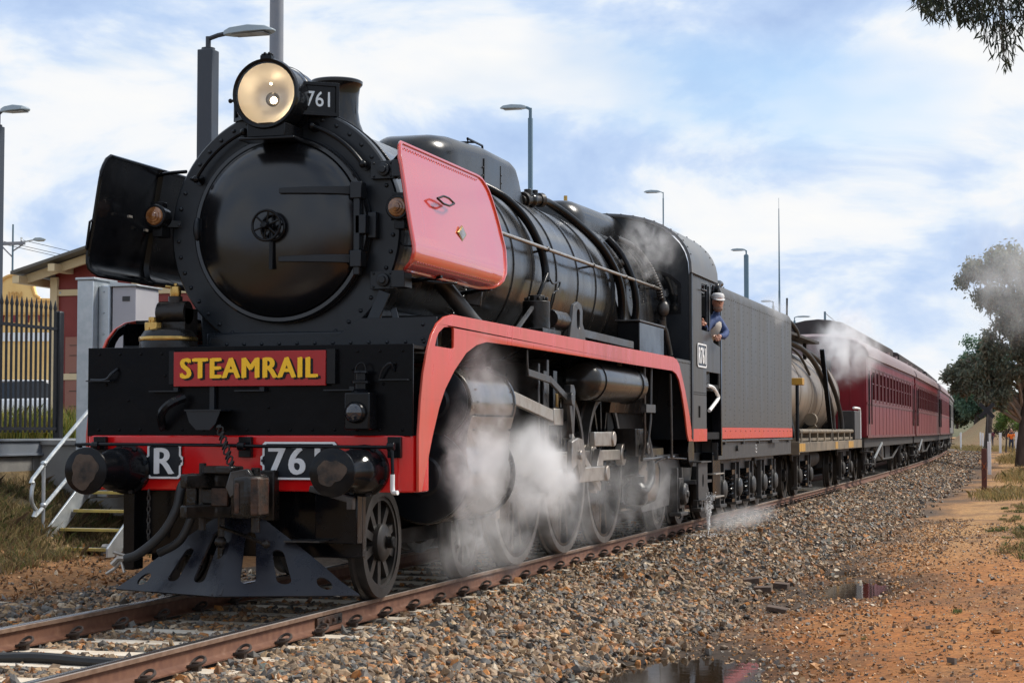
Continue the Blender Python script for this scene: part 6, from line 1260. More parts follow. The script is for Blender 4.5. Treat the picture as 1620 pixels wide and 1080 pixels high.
# ================================================================ CARRIAGES
def carriage(y0, Lc, label, mats, nwin, coarse=False, clere=True):
    ym = y0 + Lc / 2; a = math.atan2(xc(y0 + Lc) - xc(y0), Lc)
    c = thing('railway_carriage', label, 'carriage', (xc(y0), y0, 0), -a, 'carriages behind the tank wagon')
    red, dark, roof, cl = mats
    def A(name, mb, m, bev=0, parent=None, **k): return O(name, mb, m, parent or c, bev, **k)
    H0, H1 = 1.20, 3.38
    # side wall with window and door openings
    holes = []; wins = []
    y = 0.55; doors = [(0.38, 1.05), (Lc - 1.05, Lc - 0.38)]
    span = Lc - 2 * 1.45; pw = span / nwin
    for i in range(nwin): wins.append((1.45 + i * pw + pw * 0.20, 1.45 + (i + 1) * pw - pw * 0.20))
    for y1, y2 in wins: holes.append([(y1, 2.22), (y2, 2.22), (y2, 3.00), (y1, 3.00)])
    for y1, y2 in doors: holes.append([(y1 + 0.14, 2.22), (y2 - 0.14, 2.22), (y2 - 0.14, 3.0), (y1 + 0.14, 3.0)])
    for s in ((1,) if True else (1, -1)):
        b = MB(); b.prism([[(0, H0), (Lc, H0), (Lc, H1), (0, H1)]] + holes, 'x', 1.37 * s, 1.43 * s); wl = A('side_wall', b, red)
        for h in holes[:nwin]:
            b = MB(); b.box(1.385 * s, 1.392 * s, h[0][0], h[1][0], 2.22, 3.0); wi = A('window', b, 'dark_glass')
            if not coarse:
                b = MB(); f = MB(); f.prism([[(h[0][0] - 0.05, 2.17), (h[1][0] + 0.05, 2.17), (h[1][0] + 0.05, 3.05), (h[0][0] - 0.05, 3.05)], [(h[0][0] + 0.01, 2.23), (h[1][0] - 0.01, 2.23), (h[1][0] - 0.01, 2.99), (h[0][0] + 0.01, 2.99)]], 'x', 1.425 * s, 1.44 * s); f.box(1.395 * s, 1.42 * s, h[0][0], h[1][0], 2.66, 2.69); A('window_frame', f, dark, parent=wi)
        for (y1, y2), h in zip(doors, holes[nwin:]):
            d = MB(); d.prism([[(y1, H0 + 0.02), (y2, H0 + 0.02), (y2, 3.2), (y1, 3.2)], [(y1 + 0.13, 2.21), (y2 - 0.13, 2.21), (y2 - 0.13, 3.01), (y1 + 0.13, 3.01)]], 'x', 1.431 * s, 1.442 * s); do = A('door', d, dark)
            p = MB(); p.box(1.385 * s, 1.392 * s, y1 + 0.1, y2 - 0.1, 2.2, 3.02); A('pane', p, 'dark_glass', parent=do)
            p = MB(); p.cyl((1.47 * s, y1 - 0.06, 1.55), (1.47 * s, y1 - 0.06, 2.9), 0.018, n=6); p.cyl((1.47 * s, y2 + 0.06, 1.55), (1.47 * s, y2 + 0.06, 2.9), 0.018, n=6); A('grab_rail', p, 'black', parent=do)
        b = MB(); b.box(1.43 * s, 1.452 * s, 0, Lc, 2.08, 2.14); b.box(1.43 * s, 1.45 * s, 0, Lc, 3.08, 3.12); b.box(1.43 * s, 1.46 * s, 0, Lc, 1.18, 1.25); A('moulding', b, dark)
        if not coarse:
            b = MB()
            for i in range(1, nwin): yy = 1.45 + i * pw; b.box(1.43 * s, 1.438 * s, yy - 0.02, yy + 0.02, 1.25, 2.08); b.box(1.43 * s, 1.438 * s, yy - 0.02, yy + 0.02, 2.14, 3.08)
            A('panel_beading', b, dark)
    b = MB(); b.box(-1.40, 1.34, 0.02, Lc - 0.02, 1.21, 3.36); A('interior', b, 'coach_under')
    b = MB(); b.box(-1.43, 1.43, -0.03, 0.018, H0, H1 + 0.05); b.box(-1.43, 1.43, Lc - 0.018, Lc + 0.03, H0, H1 + 0.05); b.box(-1.43, -1.40, 0, Lc, H0, H1)
    for x in (-1.0, -0.5, 0.5, 1.0, 1.36): b.box(x - 0.02, x + 0.02, -0.045, -0.03, H0, H1)
    ew = A('end_wall', b, red, 0.004)
    b = MB(); b.box(-0.5, 0.5, -0.30, -0.03, 1.25, 3.25); b.box(-0.5, 0.5, Lc + 0.03, Lc + 0.28, 1.25, 3.25); A('gangway', b, 'coach_under')
    # roof with bull-nosed ends, dark clerestory or ridge boards
    secs = []
    for yy, k in ((-0.08, 0.82), (0.25, 0.95), (0.9, 1.0), (Lc - 0.9, 1.0), (Lc - 0.25, 0.95), (Lc + 0.08, 0.82)):
        secs.append([(1.50 * math.copysign(abs(math.cos(PI * i / 18)) ** 0.8, math.cos(PI * i / 18)), yy, 3.36 + 0.66 * k * max(0.0, math.sin(PI * i / 18)) ** 0.85) for i in range(19)])
    b = MB(); b.loft(secs); rf = A('roof', b, roof, sharp=40)
    if clere:
        b = MB(); b.prism([(0.78, 3.80), (0.78, 4.28), (0.70, 4.34), (0.35, 4.42), (0, 4.45), (-0.35, 4.42), (-0.70, 4.34), (-0.78, 4.28), (-0.78, 3.80)], 'y', 1.3, Lc - 1.3); A('clerestory', b, cl, 0.02, parent=rf)
    b = MB()
    for yy in (2.0, 5.0, 9.0, 13.0, 16.5):
        if yy < Lc - 1: b.cyl((0.95, yy, 3.75), (0.95, yy, 4.0), 0.10, n=10)
    A('roof_vent', b, roof, parent=rf)
    b = MB(); b.box(1.18, 1.36, 0, Lc, 0.92, 1.20); b.box(-1.36, -1.18, 0, Lc, 0.92, 1.20); b.box(-1.2, 1.2, 0, Lc, 1.0, 1.2); b.box(-0.9, 1.1, Lc * 0.34, Lc * 0.46, 0.45, 0.95); b.box(-0.9, 1.1, Lc * 0.52, Lc * 0.62, 0.5, 0.95); b.tube([(1.2, 4.4, 0.9), (1.2, Lc * 0.4, 0.5), (1.2, Lc * 0.6, 0.5), (1.2, Lc - 4.4, 0.9)], 0.04, 6); A('underframe', b, 'coach_under', 0.006)
    st_ = MB()
    for y1, y2 in doors: st_.box(1.2, 1.5, y1 - 0.1, y2 + 0.1, 0.78, 0.82); st_.box(1.3, 1.52, y1 - 0.1, y2 + 0.1, 0.45, 0.49); st_.box(1.28, 1.32, y1, y1 + 0.05, 0.45, 0.95)
    A('foot_step', st_, 'coach_under')
    for yy in (2.0, Lc - 2.0 - 2.2): bogie(c, yy, (0.0, 2.2), 'coach_under', CWH, 0.46, 1.10, spring=not coarse)
    if not coarse:
        b = MB(); b.bar((1.40, 2.6, 0.60), (1.40, 5.2, 1.02), 0.04, 0.05); b.bar((1.40, 5.2, 1.02), (1.40, 5.4, 0.55), 0.04, 0.05); A('truss_strut', b, 'galv')
    b = MB(); b.cyl((1.0, -0.55, 1.05), (1.0, 0, 1.05), 0.09, n=12); b.cyl((1.0, -0.6, 1.05), (1.0, -0.54, 1.05), 0.19, n=18); A('buffer', b, 'black')
    return c
CWH = wheel_meshes(0.46, 8, 0.14, 0.12)
RM = ('coach_red', 'coach_red_dark', 'coach_roof', 'coach_clerestory')
carriage(36.1, 19.4, 'nearest dark red timber carriage, right behind the beige tank wagon', RM, 13)
carriage(56.3, 21.6, 'second dark red carriage from the tank wagon', RM, 14)
carriage(78.6, 19.4, 'third and farthest dark red carriage, ahead of the grey one', RM, 12, True)
carriage(98.8, 19.0, 'grey carriage at the far tail of the train', ('coach_grey', 'frame_grey', 'coach_grey', 'coach_clerestory'), 10, True, False)

# ================================================================ LINESIDE, LEFT : steps, wall, fence, cabinet, shelter
PZ = 1.25
b = MB(); b.box(-6.28, -1.9, 7.35, 125, 0.3, PZ - 0.06); pf_ = tag(O('platform', b, 'concrete'), 'station platform behind the locomotive', kind='structure')
b = MB(); b.box(-30, -1.85, 7.30, 125, PZ - 0.058, PZ); O('platform_surface', b, 'concrete', pf_)
rw = thing('retaining_wall', 'low grey concrete retaining wall with steel beam under the black fence', 'wall', (-6.3, 0, 0))
for i in range(9):
    b = MB(); y0 = -8 + i * 1.9; b.box(-0.08, 0.04, y0, y0 + 1.88, -0.2, PZ - 0.20); O('concrete_panel', b, 'concrete', rw, 0.01)
b = MB(); b.box(-0.10, 0.07, -8, 9.1, PZ - 0.195, PZ + 0.02); b.box(0.07, 0.10, -8, 9.1, PZ - 0.01, PZ + 0.02); b.box(0.07, 0.10, -8, 9.1, PZ - 0.195, PZ - 0.165); O('coping_beam', b, 'steel_beam', rw, 0.006)
sr = thing('platform_steps', 'galvanised steel steps with yellow nosings left of the locomotive', 'steps', (-4.42, 5.20, -0.03))
def S_(name, mb, m, bev=0, parent=None, **k): return O(name, mb, m, parent or sr, bev, **k)
NS = 6
for i in range(NS):
    y = 0.05 + i * 0.30; z = 0.06 + i * 0.205
    b = MB(); b.box(-0.48, 0.42, y, y + 0.24, z - 0.025, z); t_o = S_('tread', b, 'galv', 0.004)
    b = MB(); b.box(-0.48, 0.42, y - 0.015, y + 0.03, z - 0.028, z + 0.006); S_('nosing', b, 'tread_yellow', 0.003, parent=t_o)
for x in (-0.51, 0.43):
    b = MB(); b.prism([(-0.20, -0.02), (0.06, -0.02), (NS * 0.30 + 0.25, 0.07 + NS * 0.205 - 0.02), (NS * 0.30 + 0.25, 0.07 + NS * 0.205 + 0.14), (NS * 0.30 + 0.06, 0.07 + NS * 0.205 + 0.12), (-0.20, 0.08)], 'x', x - 0.012, x + 0.012); S_('stringer', b, 'galv', 0.003)
    if x > 0: continue
    hx = x - 0.05
    b = MB(); b.tube([(hx, 2.3, 2.38), (hx, 0.05, 0.98), (hx, -0.12, 0.80), (hx, -0.16, 0.62), (hx, -0.06, 0.50), (hx, 0.10, 0.52), (hx, 2.3, 1.86)], 0.024, 8, smooth=4); S_('handrail', b, 'galv')
    b = MB()
    for y, z0, z1 in ((0.10, -0.05, 1.02), (1.95, 1.0, 2.18)): b.cyl((hx, y, z0), (hx, y, z1), 0.022, n=8); b.sphere((hx, y, z1), 0.04, 10, 6); b.sphere((hx, y, z1 - 0.48), 0.04, 10, 6)
    S_('handrail_post', b, 'galv')
b = MB(); b.prism(rrect(-0.17, 0.17, -0.10, 0.10, 0.05, 3), 'z', 0.0, 0.16); stn = O('footing_block', b, 'concrete', None, 0.01, loc=(-4.10, 5.42, -0.10), rot=(0.1, 0.05, 0.4)); tag(stn, 'rough pale stone block lying beside the lowest step', 'block')
# equipment cabinet and galvanised column on the platform end
cb = thing('equipment_cabinet', 'galvanised grey equipment cabinet standing at the top of the steps', 'cabinet', (-4.26, 6.5, 0.10))
b = MB(); b.box(-1.0, -0.78, 0.0, 0.55, 0.45, 3.12); O('side_column', b, 'galv', cb, 0.01)
b = MB(); b.box(-0.78, -0.62, 0.12, 0.62, 0.45, 3.06); O('ribbed_panel', b, 'galv', cb, 0.02)
b = MB(); b.box(-0.60, -0.28, 0.15, 0.75, 0.6, 3.04); O('cabinet_body', b, 'cabinet', cb, 0.01)
b = MB(); b.box(-1.02, -0.76, -0.02, 0.57, 3.12, 3.15); b.prism([(-0.62, 3.04), (-0.25, 3.04), (-0.25, 3.06), (-0.62, 3.10)], 'y', 0.12, 0.80); O('cabinet_top', b, 'galv', cb, 0.006)
b = MB(); b.box(-0.46, -0.36, 0.143, 0.149, 2.86, 2.92); O('label_plate', b, 'frame_grey', cb)
rv = MB()
for i in range(9): rv.dome((-0.70, 0.12, 0.9 + i * 0.26), (0, -1, 0), 0.014, 0.012, 6)
O('rivet_row', rv, 'galv', cb)
# spear topped fence
fn = thing('spear_fence', 'black spear topped steel fence running towards the red shelter', 'fence', (-6.55, 0, PZ))
pk = MB(); pk.box(-0.0125, 0.0125, -0.0125, 0.0125, 0.10, 1.72); pk.loft([[(-0.0125, -0.0125, 1.72), (0.0125, -0.0125, 1.72), (0.0125, 0.0125, 1.72), (-0.0125, 0.0125, 1.72)], [(-0.018, -0.018, 1.75), (0.018, -0.018, 1.75), (0.018, 0.018, 1.75), (-0.018, 0.018, 1.75)], [(-0.002, -0.002, 1.86), (0.002, -0.002, 1.86), (0.002, 0.002, 1.86), (-0.002, 0.002, 1.86)]])
pkm = pk.mesh('picket'); pkm.materials.append(MATS['fence_black'])
y = 4.4
while y < 8.2: link('picket', pkm, fn, (0, y, 0)); y += 0.118
b = MB(); b.box(-0.02, 0.02, 4.3, 8.25, 1.46, 1.50); O('rail', b, 'fence_black', fn)
b = MB(); b.box(-0.02, 0.02, 4.3, 8.25, 0.13, 0.17); O('rail', b, 'fence_black', fn)
b = MB(); b.box(-0.05, 0.05, 8.22, 8.34, 0, 1.72); O('post', b, 'fence_black', fn, 0.02)
b = MB(); b.box(-0.05, 0.05, 6.2, 6.3, 0, 1.6); O('post', b, 'fence_black', fn, 0.02)
# lower gate leaf right of the end post
gt = thing('low_fence', 'short black picket fence panel beside the red shelter', 'fence', (-6.3, 9.3, PZ))
for i in range(10): link('picket', pkm, gt, (0.118 * i + 0.08, 0, -0.75))
b = MB(); b.box(0, 1.25, -0.02, 0.02, 0.80, 0.84); O('rail', b, 'fence_black', gt)
# shelter, gable end towards the camera
sh = thing('waiting_shelter', 'dark red and cream timber waiting shelter with sloping tin roof', 'shelter', (-6.95, 12.15, PZ))
def H_(name, mb, m, bev=0, parent=None, **k): return O(name, mb, m, parent or sh, bev, **k)
b = MB(); b.prism([(-1.98, 0.0), (1.98, 0.0), (1.98, 2.62), (0, 3.20), (-1.98, 2.62)], 'y', 0.06, 0.12); b.box(-1.98, -1.92, 0.1, 4.5, 0, 2.4); b.box(1.92, 1.98, 0.1, 4.5, 0, 2.4); wl = H_('wall_panel', b, 'shelter_red')
for x in (-1.98, -0.55, 0.62, 1.98):
    b = MB(); b.box(x - 0.065, x + 0.065, 0.0, 0.13, 0, 2.55 + (1.98 - abs(x)) * 0.277); H_('post', b, 'cream', 0.01)
b = MB(); b.box(-1.92, -0.62, 0.02, 0.058, 2.25, 2.35); b.box(-0.48, 0.55, 0.02, 0.058, 2.25, 2.35); b.box(0.69, 1.92, 0.02, 0.058, 2.25, 2.35); b.box(-1.92, -0.62, 0.02, 0.058, 0.92, 1.02); b.box(-0.48, 1.92, 0.02, 0.058, 0.90, 1.0); H_('cross_rail', b, 'cream', 0.006)
b = MB()
for x in (-1.87, -0.66, -0.44, 0.5): b.dome((x, 0.02, 2.30), (0, -1, 0), 0.02, 0.015)
H_('bolt', b, 'galv')
b = MB(); b.box(-1.78, -0.75, 0.035, 0.055, 0.35, 1.60); nbx = H_('notice_board', b, 'notice', 0.006)
b = MB()
for z in (1.46, 1.30, 1.02, 0.74, 0.5): b.box(-1.70, -0.85, 0.030, 0.034, z, z + 0.012)
H_('notice_line', b, 'old_timber', parent=nbx)
b = MB(); b.prism([(-2.42, 2.56), (0, 3.23), (2.42, 2.56), (2.42, 2.61), (0, 3.28), (-2.42, 2.61)], 'y', -0.55, 5.0); H_('roof', b, 'tin_roof', 0.004)
b = MB(); b.prism([(-2.36, 2.42), (0, 3.07), (2.36, 2.42), (2.36, 2.56), (0, 3.215), (-2.36, 2.56)], 'y', -0.28, -0.22); H_('rafter', b, 'cream', 0.006)
for x in (-2.34, -1.72, -0.8, 0.8, 1.72, 2.34):
    z = 3.17 - abs(x) * 0.277; b = MB(); b.box(x - 0.06, x + 0.06, -0.52, 4.8, z - 0.10, z + 0.02); H_('purlin', b, 'cream', 0.006)
b = MB(); b.prism([[(0.72, 0.0), (1.9, 0.0), (1.9, 2.1), (0.72, 2.02)], [(0.82, 0.1), (1.8, 0.1), (1.8, 2.0), (0.82, 1.92)]], 'y', -0.03, 0.03); H_('door_frame', b, 'shelter_red', 0.006)
# old station building, curved parapet dated 1884
yb = thing('station_building', 'yellow rendered building with curved parapet dated 1884 beyond the fence', 'building', (-26.6, 39.4, 1.2))
def Y_(name, mb, m, bev=0, parent=None, **k): return O(name, mb, m, parent or yb, bev, **k)
yang = R(14)
yb.rotation_euler = (0, 0, yang)
par = [(-3.4, 0), (1.55, 0), (1.55, 4.50), (0.95, 4.52), (0.80, 4.62), (0.72, 4.85)] + [(0.15 + 0.60 * math.cos(R(a)) * 1.0, 4.80 + 0.48 * math.sin(R(a))) for a in range(20, 165, 12)] + [(-0.50, 4.75), (-0.65, 4.60), (-0.9, 4.52), (-3.4, 4.50)]
b = MB(); b.prism(par, 'y', 0.0, 0.35); Y_('parapet_wall', b, 'yellow_wall', 0.01)
b = MB(); b.tube([(x, -0.03, z) for x, z in par[3:-1]], 0.055, 8); Y_('parapet_moulding', b, 'yellow_trim')
m_ = text_mesh('1884', 0.46, 0.22, 0.03, 0.012); m_.materials.append(MATS['yellow_trim']); link('date_lettering', m_, yb, (0.15, -0.01, 4.62), FRONT)
b = MB(); b.box(-3.4, 1.7, -0.10, 0.0, 3.95, 4.05); b.box(-3.4, 1.7, -0.05, 0.0, 4.38, 4.46); Y_('cornice', b, 'yellow_trim', 0.01)
b = MB()
for i in range(12): x = -3.2 + i * 0.42; b.prism([(x - 0.06, 3.95), (x + 0.06, 3.95), (x + 0.04, 3.72), (x - 0.04, 3.72)], 'y', -0.12, 0.0)
Y_('bracket', b, 'shelter_red')
b = MB(); b.box(-3.2, 1.5, -0.05, -0.003, 3.10, 3.38); Y_('sign_board', b, 'white', 0.004)
b = MB()
for i in range(9): x = -3.0 + i * 0.5; b.box(x, x + 0.05, -0.055, -0.05, 3.14, 3.34)
Y_('sign_bar', b, 'sign_red')
b = MB(); b.box(1.2, 9.0, 0.5, 5.0, 0, 4.2); b.box(-3.4, 1.2, 0.35, 6, 0, 4.1); Y_('rear_block', b, 'yellow_wall')
# parked car between fence and building
pc = thing('parked_car', 'white parked car seen through the black fence', 'car', (-19.9, 28.9, 1.2), R(-75))
b = MB(); b.loft([[(-0.82, y, 0.35), (0.82, y, 0.35), (0.86, y, zt * 0.62 + 0.1), (0.80, y, zt), (-0.80, y, zt), (-0.86, y, zt * 0.62 + 0.1)] for y, zt in ((-2.1, 0.7), (-1.9, 0.92), (-1.2, 0.98), (1.4, 1.02), (2.0, 0.98), (2.15, 0.7))]); O('body', b, 'van_white', pc, 0.04)
b = MB(); b.loft([[(-0.74, y, 1.0), (0.74, y, 1.0), (0.58 * k + 0.1, y, zt), (-0.58 * k - 0.1, y, zt)] for y, zt, k in ((-1.1, 1.02, 1), (-0.4, 1.42, 0.95), (0.9, 1.46, 0.95), (1.7, 1.04, 1))]); O('cabin', b, 'dark_glass', pc, 0.03)
b = MB(); b.box(-0.62, 0.62, -0.35, 0.9, 1.44, 1.49); O('car_roof', b, 'van_white', pc, 0.02)
for x in (-0.78, 0.78):
    for y in (-1.35, 1.35): b = MB(); b.lathe([(0.18, -0.1), (0.31, -0.1), (0.31, 0.1), (0.18, 0.1)], (x, y, 0.31), (1, 0, 0), 20); O('wheel', b, 'rubber', pc)
    b = MB(); b.box(x - 0.1, x + 0.1, 2.1, 2.17, 0.72, 0.90); O('tail_light', b, 'tail_red', pc)
# ---------------------------------------------------------------- lamp posts and poles
def lamp_post(x, y, ztop, w_, arm, label, zbase=PZ, base_h=None, m='lamp_post', hl_=0.62, group='platform and yard lamps', ang=0.0, thin=0.035):
    l = thing('lamp_post', label, 'lamp', (x, y, zbase), ang, group); h = ztop - zbase
    bh = base_h if base_h else h - 0.25
    b = MB(); b.box(-w_ / 2, w_ / 2, -w_ / 2, w_ / 2, 0, bh); O('column', b, m, l, w_ * 0.06)
    b = MB(); b.cyl((0, 0, bh - 0.02), (0, 0, h), thin, n=10); b.cyl((0, 0, bh), (0, 0, bh + 0.03), w_ * 0.42, n=10); b.tube([(0, 0, h - 0.03), (arm * 0.5, 0, h + 0.01), (arm, 0, h + 0.03)], thin * 0.9, 8); O('arm', b, m, l)
    sg = 1 if arm > 0 else -1
    b = MB(); b.loft([[(arm + sg * q, -ww, h + zz - th), (arm + sg * q, ww, h + zz - th), (arm + sg * q, ww * 0.8, h + zz + th), (arm + sg * q, -ww * 0.8, h + zz + th)] for q, ww, zz, th in ((-0.05, 0.04, 0.03, 0.03), (0.06, 0.12, 0.04, 0.045), (hl_ * 0.5, 0.17, 0.05, 0.05), (hl_ * 0.85, 0.14, 0.045, 0.035), (hl_, 0.05, 0.03, 0.012))]); lh = O('lamp_head', b, 'lamp_head', l, 0.01)
    b = MB(); b.box(min(arm + sg * 0.1, arm + sg * hl_ * 0.85), max(arm + sg * 0.1, arm + sg * hl_ * 0.85), -0.11, 0.11, h - 0.012, h + 0.0); O('lamp_lens', b, 'rim', lh)
    return l
lamp_post(-4.32, 8.14, 6.52, 0.215, 0.28, 'dark square lamp post standing behind the smokebox, arm to the right', base_h=6.34 - PZ, hl_=0.66)
lamp_post(-11.38, 14.4, 6.92, 0.16, 0.1, 'lamp head reaching into the picture from the left edge', hl_=0.5)
lamp_post(-6.0, 29.4, 9.27, 0.10, -0.15, 'haze tinted lamp post rising above the boiler pipes', m='post_haze_blue', hl_=0.62, thin=0.04)
lamp_post(-9.0, 59.7, 11.1, 0.05, -0.18, 'faint lamp head just above the cab roof', m='post_haze_blue', hl_=0.62, thin=0.02)
lamp_post(-7.40, 70.8, 9.72, 0.20, -0.1, 'haze tinted lamp post above the coal tender', m='post_haze_blue', hl_=0.62, base_h=9.5 - PZ)
lamp_post(-9.9, 96.2, 9.1, 0.14, -0.15, 'twin lamp above the rear of the tender', m='post_haze_blue', hl_=0.6)
lamp_post(-11.4, 116.6, 9.4, 0.14, 0.2, 'distant lamp behind the tank wagon', m='post_haze_blue', hl_=0.95)
ms = thing('radio_mast', 'tall thin mast far behind the tender', 'mast', (-10.95, 106.1, 0))
b = MB(); b.cyl((0, 0, 0), (0, 0, 10.5), 0.10, 0.07, n=10); b.cyl((0, 0, 10.5), (0, 0, 15.9), 0.06, 0.025, n=8); O('mast_tube', b, 'post_haze_blue', ms)
b = MB(); b.box(-0.15, 0.15, -0.15, 0.15, 0, 0.3); b.cyl((0, 0, 15.8), (0, 0, 16.6), 0.012, n=6); O('mast_tip', b, 'post_haze_blue', ms)
tp = thing('pole', 'thick round grey pole rising behind the headlight', 'pole', (-6.7, 15.7, PZ))
b = MB(); b.cyl((0, 0, 0), (0, 0, 10.5), 0.135, 0.115, n=20); O('pole_shaft', b, 'pole_grey', tp)
b = MB(); b.lathe([(0.26, 0), (0.26, 0.02), (0.15, 0.03)], (0, 0, 0), (0, 0, 1), 16); O('base_plate', b, 'galv', tp)
def power_pole(x, y, z0, h, label, arms=True, light=False, rp=0.15):
    p = thing('power_pole', label, 'power pole', (x, y, z0), 0, 'power poles'); b = MB(); b.cyl((0, 0, 0), (0, 0, h), rp, rp * 0.6, n=12); O('pole_shaft', b, 'post_haze_blue', p)
    if arms:
        b = MB(); b.box(-1.2, 0.55, -0.06, 0.06, h - 0.85, h - 0.72); b.bar((-0.55, 0, h - 0.85), (0, 0, h - 1.35), 0.04, 0.05); b.bar((0.45, 0, h - 0.85), (0, 0, h - 1.1), 0.04, 0.05); ca = O('cross_arm', b, 'pole_grey', p)
        for xx in (-1.1, -0.6, 0.4): b = MB(); b.lathe([(0.03, 0), (0.05, 0.05), (0.03, 0.1), (0.05, 0.15), (0.0, 0.2)], (xx, 0, h - 0.72), (0, 0, 1), 10); O('insulator', b, 'galv', ca)
    if light:
        b = MB(); b.tube([(0, 0, h - 0.85), (0.6, 0, h - 0.72), (1.0, 0, h - 0.66)], 0.03, 8); la = O('light_arm', b, 'galv', p)
        b = MB(); b.loft([[(q, -ww, h - 0.66 - th), (q, ww, h - 0.66 - th), (q, ww, h - 0.66 + th), (q, -ww, h - 0.66 + th)] for q, ww, th in ((0.95, 0.04, 0.03), (1.1, 0.14, 0.07), (1.35, 0.14, 0.07), (1.5, 0.05, 0.02))]); O('lamp_head', b, 'lamp_head', la, 0.01)
    return p
power_pole(-34.55, 52.3, 1.2, 8.6, 'power pole with cross arm and street light at the left edge', True, True, 0.06)
power_pole(-11.72, 137.3, 0.5, 10.6, 'distant grey pole above the first carriage', False)
def wire(p, q, sag, label, r=0.012):
    b = MB(); p = Vector(p); q = Vector(q); pts = []
    for i in range(17): t = i / 16; c = p.lerp(q, t); c.z -= sag * 4 * t * (1 - t); pts.append(c)
    b.tube(pts, r, 4); tag(O('overhead_wire', b, 'black'), label, 'wire', 'overhead wires')
for i, (xx, zz) in enumerate(((-1.1, 9.15), (-0.6, 9.15), (0.4, 9.15))):
    wire((-34.55 + xx, 52.3, zz), (-27 + xx, 330, 7.6), 2.0, ('left', 'middle', 'right')[i] + ' of three thin wires leaving the left power pole towards the shelter roof')
wire((-11.72, 137.3, 11.0), (-6.0, 260, 6.5), 1.5, 'upper thin wire sloping down behind the carriages', 0.03)
wire((-90, 150, 12.0), (60.0, 330, 9.0), 2.5, 'lower thin wire level behind the carriages', 0.03)
# ================================================================ LINESIDE, RIGHT
b = MB(); b.box(-0.075, 0.075, -0.05, 0.05, -0.2, 1.31)
bp1 = thing('marker_post', 'brown wooden marker post with orange cross painted on it', 'post', (4.25, 41.3, -0.45)); O('post_shaft', b, 'post_brown', bp1, 0.008)
b = MB(); b.bar((-0.05, -0.052, 0.70), (0.06, -0.052, 0.90), 0.006, 0.025, (0, 1, 0)); b.bar((0.05, -0.054, 0.70), (-0.06, -0.054, 0.90), 0.006, 0.025, (0, 1, 0)); b.bar((-0.01, -0.052, 0.40), (0.05, -0.052, 0.48), 0.006, 0.02, (0, 1, 0)); O('painted_cross', b, 'orange_paint', bp1)
xs = thing('crossing_sign', 'black crossbuck sign on a thin pole behind the brown post', 'sign', (3.16, 75.4, -0.3))
b = MB(); b.cyl((0, 0, 0), (0, 0, 2.8), 0.035, n=8); O('sign_pole', b, 'frame_grey', xs)
for a in (R(45), R(-45)):
    d = Vector((math.cos(a), 0, math.sin(a))) * 0.46; b = MB(); b.bar(Vector((0, -0.05 - 0.02 * (a > 0), 2.62)) - d, Vector((0, -0.05 - 0.02 * (a > 0), 2.62)) + d, 0.02, 0.18, (0, 0.001, 1)); O('sign_blade', b, 'fence_black', xs)
def bollard(x, y, z0, h, label, w_=0.07):
    t = thing('white_post', label, 'post', (x, y, z0), 0, 'white guide posts'); b = MB(); b.box(-w_, w_, -w_ * 0.6, w_ * 0.6, -0.2, h); O('post_shaft', b, 'white', t, 0.01); b = MB(); b.box(-w_ * 1.05, w_ * 1.05, -w_ * 0.65, w_ * 0.65, h, h + 0.03); O('post_cap', b, 'white', t, 0.01)
bollard(3.56, 66.1, -0.35, 1.24, 'white post standing right behind the brown marker post', 0.075)
bollard(-1.2, 140.9, -0.1, 1.3, 'leftmost white guide post beside the tail of the train')
bollard(0.0, 150.6, 0.0, 1.2, 'second white guide post from the left, in front of the slope')
bollard(0.58, 140.0, 0.0, 1.15, 'third white guide post from the left, in front of the slope')
bollard(1.6, 126.0, -0.2, 1.35, 'white guide post left of the person in maroon', 0.08)
bollard(2.45, 122.0, -0.2, 1.4, 'white guide post between the two standing people', 0.09)
bollard(3.62, 119.0, -0.2, 1.45, 'white guide post right of the person in orange', 0.09)
# timber offcuts on the ballast toe
for i, (x, y, a, l_, lab) in enumerate(((2.75, 8.25, 0.3, 0.30, 'small sawn timber offcut, left of three on the ballast'), (3.0, 7.55, 0.1, 0.32, 'small sawn timber offcut, nearest of three on the ballast'), (3.1, 8.35, -0.1, 0.28, 'small sawn timber offcut, right of three on the ballast'), (3.45, 5.6, 0.0, 0.34, 'dark flat timber scrap lying below the three offcuts'))):
    l_ *= 0.62; b = MB(); b.box(-l_ / 2, l_ / 2, -0.07, 0.07, -0.03, 0.035 if i < 3 else 0.015); z = float(ground_z(np.array([x]), np.array([y]))[0]) + 0.05
    tag(O('timber_offcut', b, 'old_timber', None, 0.006, loc=(x, y, z), rot=(R(4), R(-6 + 5 * i), a)), lab, 'timber', 'timber offcuts')
# distant embankment with road guard rail
def hill(name, x0, x1, y0, y1, hfun, colr, seed, nx=60, ny=30):
    gx = np.linspace(x0, x1, nx); gy = np.linspace(y0, y1, ny); GX, GY = np.meshgrid(gx, gy); GZ = hfun(GX, GY) + (fbm(GX * 0.3, GY * 0.3, seed) - 0.5) * 1.0
    n = fbm(GX * 0.25, GY * 0.15, seed + 5).ravel()[:, None]; c = colr[0] * (1 - n) + colr[1] * n
    me = np_mesh(name, np.stack([GX.ravel(), GY.ravel(), GZ.ravel()], 1), grid_faces(ny, nx), True, {'soil': c}); me.materials.append(gm); return tag(link(name, me), kind='structure')
hill('embankment', -7.0, 70, 158, 260, lambda x, y: -0.9 + 4.9 * np.clip((y - 160) / 34, 0, 1) * np.clip((x + 6.5 - (y - 160) * 0.03) / 6.0, 0, 1) ** 0.8, (np.array([0.22, 0.105, 0.05]), np.array([0.17, 0.15, 0.07])), 77)
hill('far_hill', -400, 500, 420, 900, lambda x, y: -2 + 16 * np.clip((y - 420) / 300, 0, 1), (np.array([0.05, 0.065, 0.035]), np.array([0.17, 0.145, 0.07])), 91)
